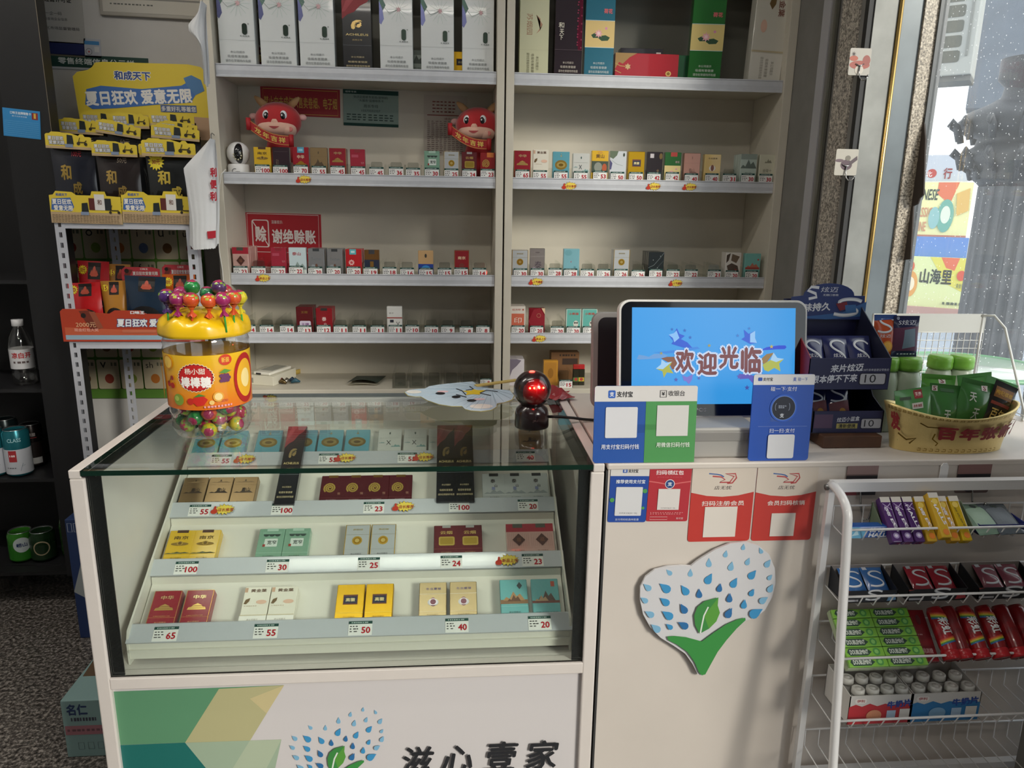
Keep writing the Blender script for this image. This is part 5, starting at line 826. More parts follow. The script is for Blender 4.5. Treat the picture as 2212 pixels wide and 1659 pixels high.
# ================================================================ gum display on the cash counter
def pouch(name, w, h, t, base, spec, loc, rot, lab, cat, grp=None, seal=.06, wav=.0, parts=()):
    """a soft bag: pillow body with flat sealed ends and print on its front"""
    o = empty(name, loc, lab, cat, grp, rot); b = MB(); rd = random.Random(hash(lab) % 999)
    ph = rd.uniform(0, 6)
    def th(u, v): return t*.5*(max(0, math.sin(PI*min(1, max(0, (v-.02)/.90)))**.7))*max(0, math.sin(PI*u))**.6
    def fr(u, v): return ((u-.5)*w*(1-.05*math.sin(PI*v)), -th(u, v)-wav*math.sin(8*v+ph)*math.sin(PI*u), v*h)
    b.grid(fr, 10, 14); b.grid(lambda u, v: ((u-.5)*w*(1-.05*math.sin(PI*v)), th(u, v)+.0004, v*h), 10, 14)
    bd = b.build('bag_body', mat(base), o, recalc=False)
    if spec: Art(w, h, spec, fn=lambda x, y, z: (lambda p: (p[0], p[1]+y-.0003, p[2]))(fr(min(1, max(0, x/w+.5)), min(1, max(0, z/h)))), cols=10, rows=12).build('print', bd)
    return o
SS = [('l', smooth([(.86, .80), (.70, .88), (.40, .88), (.22, .78), (.35, .66), (.66, .56), (.80, .44), (.66, .33), (.36, .30), (.14, .36)]), .09, 'c9ced6'), ('l', smooth([(.86, .79), (.70, .865), (.40, .865), (.24, .78), (.37, .67), (.68, .57), (.80, .44), (.66, .345), (.36, .31), (.14, .36)]), .035, 'f0f2f5')]
def sqz(sp, x0, y0, x1, y1):
    o = []
    for e in sp: o.append((e[0], [(x0+(x1-x0)*a, y0+(y1-y0)*b) for a, b in e[1]], e[2]*(x1-x0), e[3]) if e[0] == 'l' else e)
    return o
x, z, w, h = rectY(1747, 774, 1922, 842, .085)
gd = empty('gum_display', (x, .16, HT+.0004), 'navy two-storey counter display box of chewing gum', 'display box')
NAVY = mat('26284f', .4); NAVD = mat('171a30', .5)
def gp(nm, mb, m, **k): o = mb.build(nm, m, None, **k); o.parent = gd; o.location = -Vector(gd.location); return o
xl, xr = x-w/2, x+w/2; zt0 = z; zt1 = z+h
gp('upper_front', MB().box(xl, xr, .085, .087, zt0, zt1), NAVY)
Art(w, h, [('t', .46, .70, .25, '来片炫迈', 'dfe2ea', .40, .03, 3, .15), ('t', .32, .36, .26, '根本停不下来', 'dfe2ea', .56, .03, 2, .15), ('rr', .62, .16, .96, .54, .03, '15162a'), ('rr', .635, .185, .945, .515, .02, 'b9bac0'), ('t', .76, .36, .26, '10', '22222a', .14, .01), ('t', .82, .64, .08, '28片装单盒建议零售价', 'c9ccd8', .32, .004)]).build('front_print', gp('upper_front_face', MB().box(xl+.001, xr-.001, .0845, .085, zt0+.001, zt1-.001), NAVY), (x, .0843, zt0))
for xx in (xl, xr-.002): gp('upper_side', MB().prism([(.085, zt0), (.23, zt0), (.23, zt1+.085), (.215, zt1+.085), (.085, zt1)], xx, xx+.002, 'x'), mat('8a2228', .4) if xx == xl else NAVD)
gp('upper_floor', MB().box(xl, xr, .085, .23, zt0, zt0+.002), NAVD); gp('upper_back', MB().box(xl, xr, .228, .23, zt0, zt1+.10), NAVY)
hx, hz, hw, hh = rectY(1706, 612, 1872, 690, .215)
P = [(-hw/2, 0), (hw/2, 0), (hw/2*.94, hh*.66)]+[(hw/2*.66*math.cos(math.radians(a)), hh*.66+hh*.34*math.sin(math.radians(a))) for a in range(0, 181, 15)]+[(-hw/2*.96, hh*.62)]
hdr = MB().prism(P, 0, .002, 'y').build('header_card', mat('2a3a72', .35), None); hdr.parent = gd; hdr.location = Vector((hx, .215, hz))-Vector(gd.location)
Art(hw, hh, [('p', [(.1, .05), (.5, .0), (1, .1), (1, .5), (.7, .2), (.4, .12)], '3a66a0'), ('t', .30, .34, .24, '美味持久', 'e4e6ec', .48, .035, 3, .1), ('l', [(.36, .88), (.26, .90), (.22, .80), (.32, .72), (.34, .62), (.24, .57)], .035, 'e8eaf0'), ('t', .50, .83, .15, '炫迈', 'dfe3ec', .22, .01, 0, .15), ('t', .52, .68, .06, '无糖口香糖', 'dfe3ec', .2, .01)]+sqz(SS, .52, -.12, 1.0, .66)+[('p', [(.60, .44), (.74, .5), (.76, .30), (.66, .24)], '7a2430'), ('p', [(.72, .4), (.86, .42), (.88, .2), (.74, .18)], '3a6aa0')]).build('header_print', hdr)
lx, lz, lw, lh = rectY(1752, 918, 1903, 963, .095)
lz = HT+.028
lf_ = gp('lower_front', MB().box(lx-lw/2, lx+lw/2, .095, .097, lz, lz+lh), NAVY)
Art(lw, lh, [('r', .02, .2, .28, .85, '5a4460'), ('t', .5, .62, .22, '炫迈小蓝盒', 'd5d8e2', .32, .02, 4, .1), ('r', .34, .18, .64, .42, 'b3a860'), ('t', .49, .30, .2, '清新便携', '22222a', .24, .02), ('rr', .68, .16, .98, .66, .03, '15162a'), ('rr', .69, .19, .97, .63, .02, 'b0b1b8'), ('t', .80, .42, .32, '10', '22222a', .14, .01)]).build('front_print', lf_, (lx, .0948, lz))
for xx in (lx-lw/2, lx+lw/2-.002): gp('lower_side', MB().prism([(.095, lz), (.22, lz), (.22, zt0), (.16, zt0), (.14, lz+lh+.02), (.095, lz+lh)], xx, xx+.002, 'x'), NAVD)
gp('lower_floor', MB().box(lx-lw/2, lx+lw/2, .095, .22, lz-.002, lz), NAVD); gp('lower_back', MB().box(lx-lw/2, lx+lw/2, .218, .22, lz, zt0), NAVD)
gp('wood_base', MB().box(at(1772, 980, Y=.08).x, at(1898, 980, Y=.08).x, .075, .215, HT+.0004, HT+.026), mat('5a3a26', .6, noise=.3, nscale=30), bevel=.002)
BLU = SS+[('t', .46, .52, .09, '炫迈', 'dfe3ec', .4, .01, 0, .15), ('c', .72, .14, .13, '4f8fc9'), ('c', .55, .10, .10, '3a78b8'), ('c', .86, .08, .09, '3a78b8'), ('r', .05, .03, .2, .12, 'c9ccd4')]
for i, (px, rz, w_) in enumerate(((1772, -.02, 'left'), (1826, .03, 'middle'), (1878, .30, 'right'))):
    v = at(px, 775, Y=.11); pouch('gum_pack', .052, .098, .020, '232a5c!', BLU, (v.x, .115, zt0+.012), (math.radians(-32), 0, rz*0), 'navy berry gum pack in the upper display tray, '+w_+' of three', 'gum pack', 'gum packs in the counter display')
for i, px in enumerate((1770, 1818)):
    v = at(px, 910, Y=.12); pouch('gum_pack', .05, .085, .016, '22264e!', sqz(SS, 0, .35, 1, 1)+[('p', [(.05, .3), (.95, .3), (.95, .6), (.05, .5)], '6a3038'), ('c', .6, .3, .15, 'b8862e'), ('c', .7, .16, .12, 'c9973a')], (v.x, .125, lz+.008), (math.radians(-25), 0, 0), 'navy orange-flavoured gum pack in the lower display tray, '+('left' if i == 0 else 'right')+' one', 'gum pack', 'gum packs in the counter display')
# ---- bottles with green caps, two gum pouches resting on them
for i, px in enumerate((1912, 1961, 2028, 2074)):
    Y = (.205, .20, .25, .245)[i]; v = at(px, 800, Y=Y); tz = at(px, 771 if i < 2 else 768, Y=Y).z-HT; t = empty('capped_bottle', (v.x, Y, HT+.0004), 'white bottle with a ribbed green cap behind the gold bowl, %s from the left' % ORD[i], 'bottle', 'green-capped bottles')
    MB().lathe([(0, 0), (.026, 0), (.028, .004), (.028, tz-.05), (.024, tz-.034), (.021, tz-.028), (0, tz-.028)], 24).build('bottle_body', mat('b9c4b0', .3), t); MB().lathe([(0, tz-.028), (.0255, tz-.028), (.0262, tz-.020), (.0255, tz-.016), (.0262, tz-.012), (.0255, tz-.004), (.023, tz), (0, tz)], 24).build('bottle_cap', mat('7fb848', .3), t)
capz = at(1961, 771, Y=.20).z
v = at(1908, 772, Y=.195); pouch('gum_pouch', .05, at(1908, 682, Y=.195).z-capz, .012, 'c8542a!', sqz(SS, 0, .40, 1, 1)+[('p', [(0, .86), (1, .9), (1, 1), (0, 1)], '2a4a8c'), ('t', .5, .50, .08, '炫迈', 'e8e8ec', .5, .01, 0, .15), ('c', .62, .24, .26, 'e0962c'), ('c', .62, .24, .2, 'f0b850'), ('c', .5, .10, .2, 'f0c45a')], (v.x, .198, capz+.001), (math.radians(-6), 0, 0), 'orange gum pouch resting on the green caps', 'gum pouch')
v = at(1952, 772, Y=.195); pouch('gum_pouch', .058, at(1952, 684, Y=.195).z-capz, .012, '22264c!', [('p', [(0, .15), (1, .15), (1, .75), (0, .7)], '5c2a48'), ('p', [(.36, .2), (.88, .26), (.84, .70), (.40, .66)], '6f8494'), ('t', .52, .84, .12, 'S炫迈', 'd8dbe6', .7, .01, 0, .2), ('c', .16, .94, .06, '8a8fa6'), ('fine', .2, .95, .06, .03, 'b9bccc', 6)], (v.x, .196, capz+.001), (math.radians(-5), 0, 0), 'dark navy gum pouch resting on the green caps', 'gum pouch')
# ---- wire basket stand at the back of the counter
bk = empty('wire_basket', (at(2040, 900, Y=.36).x, .36, HT+.0004), 'white wire basket with a blank plastic header panel', 'basket')
def bkp(nm, mb, m): o = mb.build(nm, m, None); o.parent = bk; o.location = -Vector(bk.location); return o
pl_, pr_ = at(1885, 700, Y=.42), at(2130, 690, Y=.42); zt_ = at(2040, 678, Y=.42).z; zm_ = at(2040, 718, Y=.42).z
bkp('header_panel', MB().box(pl_.x, pr_.x, .42, .423, zm_, zt_), mat('c3c3bd', .35)); wire = mat('c9c9c4', .35, .3)
gm = MB()
for i in range(19): xx = pl_.x+(pr_.x-pl_.x)*i/18; gm.tube([(xx, .421, zm_), (xx, .421, HT+.02), (xx, .25, HT+.015)], .0011, 5)
for i in range(9): zz = zm_-(zm_-HT-.02)*i/8; gm.tube([(pl_.x, .4205, zz), (pr_.x, .4205, zz)], .0011, 5)
bkp('wire_grid', gm, wire).__setitem__('kind', 'stuff')
bkp('frame_wire', MB().tube([(pr_.x-.012, .42, zt_-.004), (pr_.x+.012, .41, zt_-.002), (pr_.x+.030, .39, zt_-.03), (pr_.x+.045, .30, HT+.004), (pr_.x-.0, .25, HT+.004)], .003, 8), wire); bkp('frame_wire', MB().tube([(pr_.x-.008, .42, zt_), (pr_.x-.006, .42, HT+.004)], .003, 8), wire); bkp('frame_wire', MB().tube([(pl_.x, .42, zt_), (pl_.x, .42, HT+.004), (pl_.x+.01, .20, HT+.004)], .003, 8), wire)
for i in range(4):     # packets lying in the basket
    v = at(1925+i*14, 930, Y=.27); pouch('snack_stick', .014, .085, .008, ('c9a22e!', 'd0ac3a!', 'c29a28!', '6f7a86!')[i], None, (v.x, .28+.004*i, HT+.006), (math.radians(-14), 0, 0), ('first', 'second', 'third', 'grey fourth')[i]+' thin snack stick seen through the basket wires', 'snack', 'snack sticks in the basket')
# ---- gold ingot bowl
BX, BY = 1.682, .078; a0, a1, c0_, c1_ = .116, .139, .046, .062; bh = at(1910, 868, Y=.075).z-HT
def bowl(th, t, k=1.0):
    e = t**1.3; A_ = (a0+(a1-a0)*e)*k; C_ = (c0_+(c1_-c0_)*e)*k; zz = bh*t*(1-.22*(1-abs(math.cos(th))**2)*t); return (A_*math.cos(th), C_*math.sin(th), zz)
bw = empty('ingot_bowl', (BX, BY, HT+.0004), 'gold ingot-shaped bowl with raised red characters', 'bowl')
M_GOLD = mat('e0c887', .38, .65, bump=.25, nscale=220)
b = MB().grid(lambda u, v: bowl(2*PI*u, v), 56, 10); b.grid(lambda u, v: bowl(2*PI*u, .04+.96*v, .955), 56, 8); b.grid(lambda u, v: bowl(2*PI*u, 1, .955+.045*v), 56, 1); b.grid(lambda u, v: tuple(q*v if i < 2 else .001 for i, q in enumerate(bowl(2*PI*u, 0))), 56, 1)
bb = b.build('bowl_body', M_GOLD, bw)
BWW = .30
def onb(x, y, z):
    th = -PI/2+x/BWW*PI*.98; p = Vector(bowl(th, min(1, max(0, z/bh)))); n = Vector((p.x*.35, p.y, 0)).normalized(); p = p-n*(y-.0003); return tuple(p)
meander = []
for i in range(30): xx = .02+i*.033; meander += [('l', [(xx, .90), (xx+.022, .90), (xx+.022, .955), (xx+.006, .955), (xx+.006, .925), (xx+.014, .925)], .0045, '8f6d22*')]
Art(BWW, bh, meander+[('l', [(xx_, .06), (xx_+.02, .06), (xx_+.02, .11), (xx_+.006, .11)], .0045, '8f6d22*') for xx_ in [.25+.035*i for i in range(14)]]+[('t', .40+.115*i, .52, .36, ch, '8c1f24', .105, .055) for i, ch in enumerate('百年张新')]+[('t', .86, .52, .36, '发', '8c1f24', .09, .055), ('t', .10, .66, .42, '发', '8c1f24', .08, .055), ('l', [(.12, .4), (.18, .28), (.24, .34), (.2, .2)], .012, '6b5320*'), ('l', [(.26, .74), (.30, .66), (.36, .68)], .010, '6b5320*'), ('l', [(.34, .5), (.33, .36), (.36, .26), (.35, .2)], .008, '8f6d22*'), ('l', [(.72, .76), (.76, .80), (.80, .75), (.77, .72)], .006, '8f6d22*')], fn=onb, cols=48, rows=4, base=.0004).build('relief_lettering', bb)
GREEN = [('t', .52, .42, .2, '天', 'c9d2c4', .2, .02), ('t', .6, .26, .16, '蔬', 'b9c6b4', .2, .01)]
BAGS = [(1975, 855, .085, '5c9a5a!', -8, .03, [('r', .5, .80, .74, .97, 'a33a3e'), ('t', .62, .885, .08, '天养', 'f0d8d4', .18, .02), ('r', .4, .60, .72, .72, 'e4e0da'), ('t', .56, .66, .06, '林蛙', 'a8484a', .26, .02), ('r', .1, .80, .4, .86, '4a5a48'), ('p', [(.3, .3), (.9, .36), (.9, .12), (.3, .1)], '2a3c56')], 'pale green pouch with a red square, at the left of the gold bowl', .10),
        (2022, 850, .10, '3f7a3c!', 6, .02, [('r', .06, .86, .22, .96, 'd8d0cc'), ('t', .14, .91, .08, 'S', '7a2a2c', .1, .03), ('r', .3, .86, .7, .92, '2c5a2c')]+GREEN, 'dark green pouch with an S mark, second in the gold bowl', .105),
        (2078, 850, .095, '3c7638!', 12, .025, GREEN+[('t', .35, .7, .16, '天', 'd0d6cc', .2, .02), ('r', .6, .84, .78, .94, 'd8d0cc'), ('t', .69, .89, .08, 'S', '7a2a2c', .1, .03)], 'dark green pouch with white brush characters', .115),
        (2105, 830, .15, '5a9a52!', -6, .03, [('r', .4, .7, .7, .86, 'a8454a')], 'bright green pouch leaning at the back of the bowl', .12),
        (2000, 840, .135, '58983e!', 4, .02, [('r', .5, .85, .7, .95, 'd8d0cc'), ('t', .6, .9, .08, 'S', '7a2a2c', .12, .03)], 'mid green pouch behind the pale one', .12),
        (2140, 840, .12, '67a566!', 18, .03, [('r', .4, .70, .8, .93, 'b0484c'), ('t', .6, .82, .1, '天养', 'efdcd8', .3, .02), ('r', .1, .56, .6, .62, 'c9d8c0')], 'light green pouch with a red panel, at the right', .115)]
for px, py, Y, base, rr_, wv, spec, lab, hgt in BAGS:
    v = at(px, py, Y=Y); pouch('snack_pouch', .075, hgt, .022, base, spec, (min(max(v.x, BX-.085), BX+.085), BY+(Y-.11)*.6, HT+.026), (math.radians(-6-(Y-.08)*60), math.radians(rr_), 0), lab, 'snack pouch', 'snack pouches in the gold bowl', wav=.002)
for i, (px, Y) in enumerate(((2142, .07), (2170, .10))):
    v = at(px, 840, Y=Y); pouch('snack_pouch', .055, .11-.006*i, .014, '201c1a!', [('r', .1, .70, .9, .90, '8a5a22'), ('t', .5, .80, .09, '枸杞槟榔', 'd8a83a', .74, .02), ('r', .08, .56, .92, .62, '8a3a2a'), ('t', .5, .40, .22, '百年', 'd0b060', .6, .02), ('t', .5, .16, .2, '祖传', 'd0b060', .6, .02)], (BX+.075+.012*i, BY-.012+.03*i, HT+.03), (math.radians(-8), math.radians(22), 0), ('front' if i == 0 else 'rear')+' black and gold pouch at the right end of the gold bowl', 'snack pouch', 'snack pouches in the gold bowl')
# ================================================================ white wire rack hung on the counter front
wx0 = 1.394; wx1 = 1.394+.62
wk = empty('wire_rack', (1.70, -.06, .02), 'white tubular wire rack of sweets hung on the counter front', 'rack')
def wkp(nm, mb, m, kind=None): o = mb.build(nm, m, None); o.parent = wk; o.location = -Vector(wk.location); 
_kp = wkp
def wkp(nm, mb, m, kind=None):
    o = mb.build(nm, m, None); o.parent = wk; o.location = -Vector(wk.location)
    if kind: o['kind'] = kind
    return o
M_RK = mat('e4e3e3', .3, 0, coat=.3)
def yf(z): return -.092-(.88-z)*.12
for xx in (wx0, wx1):
    wkp('back_post', MB().tube([(xx, -.022, .912), (xx, -.022, .02)], .0085, 4), M_RK)
    cv = [(xx, -.022, .912)]+[(xx, -.022-.070*math.sin(math.radians(a)), .866+.046*math.cos(math.radians(a))) for a in range(10, 91, 10)]+[(xx, yf(z), z) for z in (.80, .6, .4, .2, .02)]
    wkp('front_tube', MB().tube(cv, .0085, 8), M_RK)
    MB().tube([(xx-.011, -.022, .906), (xx+.002, -.022, .906)], .006, 10).build('end_bolt', mat('8d8d8d', .3, .8), None).parent = None
for o in [o for o in COL.objects if o.name.startswith('end_bolt')]: o.parent = wk; o.location = -Vector(wk.location)
wkp('top_bar', MB().box(wx0, wx1, -.031, -.013, .899, .918), M_RK); wkp('hanger_tab', MB().prism([(-.008, .91), (.008, .91), (.008, .938), (.004, .944), (-.004, .944), (-.008, .938)], -.003, -.001, 'y'), M_RK).location.x += at(2038, 1025, Y=-.002).x
SHZ = [.849, .722, .602, .479, .352]; WR = .0013
for i, zf in enumerate(SHZ):
    y1 = yf(zf)+.006; zb1 = zf+.018
    g = MB(); g.tube([(wx0, -.02, zb1), (wx1, -.02, zb1)], .0022, 6); g.tube([(wx0, y1, zf), (wx1, y1, zf)], .0026, 6); bs_ = wkp('shelf_rim', g, M_RK, 'stuff')
    n = 21
    for j in range(n):
        xx = wx0+.012+(wx1-wx0-.024)*j/(n-1)
        wkp('shelf_wire', MB().tube([(xx, -.02, zb1), (xx, -.022, zb1-.038), (xx, y1+.012, zf-.026), (xx, y1, zf)], WR, 5), M_RK)
wkp('foot_bar', MB().box(wx0, wx1, -.030, -.014, .262, .276), M_RK)
# ---- goods on the rack; each row sits on the wires: floor line from back (y -.022, zb1-.038) to front (y1+.012, zf-.026)
def flo(i, y): zf = SHZ[i]; y1 = yf(zf)+.018; t = (y+.022)/(y1+.022); return zf-.020+(-.006)*t+.0022
def tray_box(nm, i, px0, px1, py, col, spec, lab, hfront=.022, hback=.040, side='b9b4ac'):
    zf = SHZ[i]; yfront = yf(zf)+.020; yb = -.030; x0 = at(px0, py, Y=yfront).x; x1 = at(px1, py, Y=yfront).x; z = flo(i, -.06); t = empty(nm, ((x0+x1)/2, -.06, z), lab, 'tray box', 'open display boxes on the wire rack')
    w = x1-x0; yo = .06
    f = MB().box(-w/2, w/2, yfront+yo, yfront+yo+.0015, 0, hfront).build('box_front', mat(col, .4), t); Art(w, hfront, spec).build('print', f, (0, yfront+yo, 0))
    for s in (-1, 1): MB().prism([(yfront+yo, 0), (yb+yo, 0), (yb+yo, hback), (yfront+yo, hfront)], s*w/2-(.0015 if s > 0 else 0), s*w/2+(.0015 if s < 0 else 0), 'x').build('box_side', mat(col, .5), t)
    MB().box(-w/2, w/2, yb+yo-.0015, yb+yo, 0, hback).build('box_back', mat(side, .7), t); MB().box(-w/2, w/2, yfront+yo, yb+yo, 0, .0012).build('box_floor', mat(side, .7), t); return t, w, yfront, yb, z
# top row: sweet sticks in an open box
zf = SHZ[0]; yfr = yf(zf)+.016
T0 = tray_box('open_box', 0, 1905, 2100, 1160, '6f7f66', [('fine', .1, .9, .3, .2, '3a4a3a', 8)], 'pale green open box of sweet sticks on the top wires', .016, .052)
STK2 = [(1918, '54306e!', 'purple', '荷氏'), (1942, '54306e!', 'second purple', '荷氏'), (1966, '4c2a66!', 'purple latin-lettered', 'HALLS'), (1992, 'c9a02c!', 'yellow', '荷氏'), (2016, 'd4ac34!', 'raised yellow', 'HALLS'), (2040, 'd2a22e!', 'golden', '荷氏'), (2066, 'c8a81e!', 'plain yellow', '')]
for k, (px, c, w_, tx) in enumerate(STK2):
    v = at(px, 1110, Y=-.06); ln = .088; sp_ = [('r', .0, .88, 1, 1, 'd8d2c8')]+([('t', .52, .55, .34, tx, 'ece8f0', .52 if tx == '荷氏' else .55, .03, -78)] if tx else [('t', .5, .5, .2, '荷氏软糖', '5a4a12', .5, .01, -80)])+([('c', .5, .14, .30, 'a48fc0'), ('c', .5, .14, .16, 'e0d8ea'), ('l', [(.1, .85), (.9, .70)], .08, 'b9a2cc'), ('l', [(.1, .70), (.9, .85)], .08, 'b9a2cc')] if 'purple' in w_ else [('c', .45, .80, .3, 'e6c85a'), ('c', .55, .12, .3, 'e0802c')])
    o = MB().box(-.0095, .0095, 0, .017, 0, ln).build('sweet_stick', c, None, (v.x, -.102-(.006 if 'raised' in w_ else 0), flo(0, -.1)+.006+(.010 if 'raised' in w_ else 0)), (math.radians(-44), 0, 0), bevel=.002, label=w_+' stick of sweets in the pale green box, %s from the left' % ORD[k], cat='sweets', group='sweet sticks in the open box'); Art(.019, ln, sp_).build('print', o)
v = at(1880, 1168, Y=yfr); o = MB().box(-.045, .045, 0, .022, 0, .022).build('sweet_carton', '2458a8!', None, (at(1885, 1165, Y=yfr).x, yfr+.002, flo(0, yfr)+.0015), None, bevel=.0015, label='blue sweets carton lying at the left front of the top wires', cat='sweets'); Art(.09, .022, [('p', [(0, 0), (.3, 0), (.34, .6), (.2, 1), (0, 1)], '6fb4d8'), ('p', [(.05, .2), (.2, .3), (.15, .8)], 'bfe0ee'), ('t', .58, .72, .4, '荷氏', 'eef2f8', .36, .03), ('t', .64, .28, .38, 'HALLS', 'eef2f8', .46, .05, 0, .2)]).build('print', o)
T1 = tray_box('open_box', 0, 2112, 2215, 1160, '2a3276', [('t', .12, .5, .5, '高', 'c9cce0', .07, .02), ('e', .5, .5, .1, .3, 'd8a48a'), ('e', .65, .6, .12, .32, 'd09a80')], 'blue open box of film-wrapped packets on the top wires', .020, .024)
for k, px in enumerate((2130, 2175)): v = at(px, 1120, Y=-.06); pouch('film_packet', .06, .075, .016, '7f9a88!' if k == 0 else '59626a!', [('rr', .1, .2, .8, .8, .1, '9ab4a0' if k == 0 else '6c747c'), ('c', .5, .86, .1, '3a4644')], (v.x, -.085, flo(0, -.07)+.006), (math.radians(-62), 0, math.radians(8)), ('green' if k == 0 else 'grey')+' film-wrapped packet in the blue box', 'packet', 'film-wrapped packets')
# second row: three black open boxes of gum
for k, (p0, p1, acc, nm, cl) in enumerate(((1822, 1935, '6f9ac0', 'blue', '3a6aa6'), (1958, 2085, 'b0343c', 'red', 'a02a38'), (2108, 2240, '9a5a6a', 'dusky pink', '8a4a58'))):
    tray_box('open_box', 1, p0, p1, 1310, '1e2026', sqz(SS, .34, -.2, .76, 1.2)+[('r', .02, .1, .26, .28, 'a8a8ae'), ('p', [(.8, .1), (.98, .2), (.94, .7), (.84, .6)], acc), ('p', [(0, .9), (.1, 1), (0, 1)], 'a33a34')], 'black open gum box with '+nm+' packs on the second row of wires', .024, .046, '8d8580')
    for j in range(2):
        v = at(p0+(22 if k == 0 else 30)+j*48, 1265, Y=-.06); pouch('gum_pack', .044, .072, .016, cl+'!', sqz(SS, .0, .1, 1, .9)+[('r', .1, .86, .3, .96, 'c9ccd4')], (v.x, -.088, flo(1, -.08)+.004), (math.radians(-56), 0, 0), nm+' gum pack in its black box, '+('left' if j == 0 else 'right')+' of two', 'gum pack', 'gum packs on the wire rack')
# third row: mint gum carton and red bottles
zf = SHZ[2]; v0 = at(1800, 1400, Y=-.07); v1 = at(1965, 1400, Y=-.07)
gt = empty('gum_carton', ((v0.x+v1.x)/2, -.075, flo(2, -.06)), 'film-wrapped green carton of twelve mint gum boxes', 'gum carton', rot=(0, 0, 0)); wT = v1.x-v0.x; dT = .112; tl = math.radians(38)
tray = MB().box(-wT/2, wT/2, 0, .012, 0, dT).build('carton_tray', mat('b9c9a0', .4), gt, (0, -.052, .004), (tl-math.radians(90), 0, 0))
cell = MB().box(-wT/4+.0006, wT/4-.0006, -.007, 0, .0006, dT/6-.0008).mesh('gum_box', mat('86c04a!'), .001, 1)
cella = Art(wT/2, dT/6, [('p', [(.06, .5), (.12, .86), (.56, .86), (.68, .5), (.56, .14), (.12, .14)], '2c4a3a'), ('t', .36, .5, .46, 'DOUBLEMINT', 'e8eee4', .46, .03), ('c', .80, .5, .09, '4f9a48'), ('c', .80, .5, .05, '8ac86a')], base=.0072).mesh('print')
for r_ in range(6):
    for c_ in range(2): q_ = Matrix.Rotation(tl-math.radians(90), 4, 'X')@Vector(((c_-.5)*wT/2, 0, r_*dT/6))+Vector((0, -.052, .004)); o = ob('gum_box', cell, gt, q_, (tl-math.radians(90), 0, 0)); ob('print', cella, o)
MB().box(-wT/2-.001, wT/2+.001, -.0085, .0125, -.001, dT+.001).build('film_wrap', M_FILM, gt, (0, -.052, .004), (tl-math.radians(90), 0, 0))
o = MB().box(-.016, .016, 0, .014, 0, .10).build('sweet_carton', '7c1f26!', None, (at(1985, 1390, Y=-.07).x, -.112, flo(2, -.1)+.006), (math.radians(-50), 0, math.radians(-4)), bevel=.001, label='dark red flat carton beside the mint gum carton', cat='sweets'); Art(.032, .1, [('fine', .2, .5, .5, .02, 'c9a0a0', 3), ('e', .5, .8, .14, .1, '5a1218'), ('t', .5, .2, .1, '跳跳糖', 'd8b0b0', .6, .01)]).build('print', o)
for k, (px, tone) in enumerate(((2022, 'a8202a'), (2048, '7a1c20'), (2084, '9a1c22'), (2125, '8f1a20'), (2162, '84181e'), (2195, '7c161c'))):
    v = at(px, 1385, Y=-.07); t = empty('sweet_bottle', (v.x, -.118, flo(2, -.1)+.017), 'red sweets bottle lying in the third row of wires, %s of six from the left' % ORD[k], 'bottle', 'red sweets bottles', (math.radians(-46), 0, math.radians(2)))
    MB().lathe([(0, -.004), (.0145, -.004), (.0155, -.001), (.0150, .016), (.0158, .020), (.0158, .085), (.013, .094), (0, .096)], 20).build('bottle_body', mat(tone, .22, coat=.4), t); MB().lathe([(.0152, -.0045), (.0162, -.004), (.0162, .002), (.0156, .004), (.0162, .006), (.0162, .012), (.0152, .013)], 20, cap=False).build('bottle_cap', mat('b02028', .25), t)
    if k in (0, 2, 3):
        RBW = ['c03a2c', 'd98a2a', 'd8c53a', '4f9a48', '3a6ab0']; Art(.04, .075, [('p', [(0, .18-.035*i), (1, .30-.035*i), (1, .265-.035*i), (0, .145-.035*i)], RBW[i]) for i in range(5)]+[('p', [(0, 1-.04*i), (1, .88-.04*i), (1, .84-.04*i), (0, .96-.04*i)], RBW[i]) for i in range(5)]+[('t', .5, .56, .5, '彩虹', 'f0f0f0', .5, .03, -86)], fn=lambda x, y, z: (( .0161-y)*math.sin(x/.0161), -(.0161-y)*math.cos(x/.0161), .02+z*.85), cols=10).build('label_print', t)
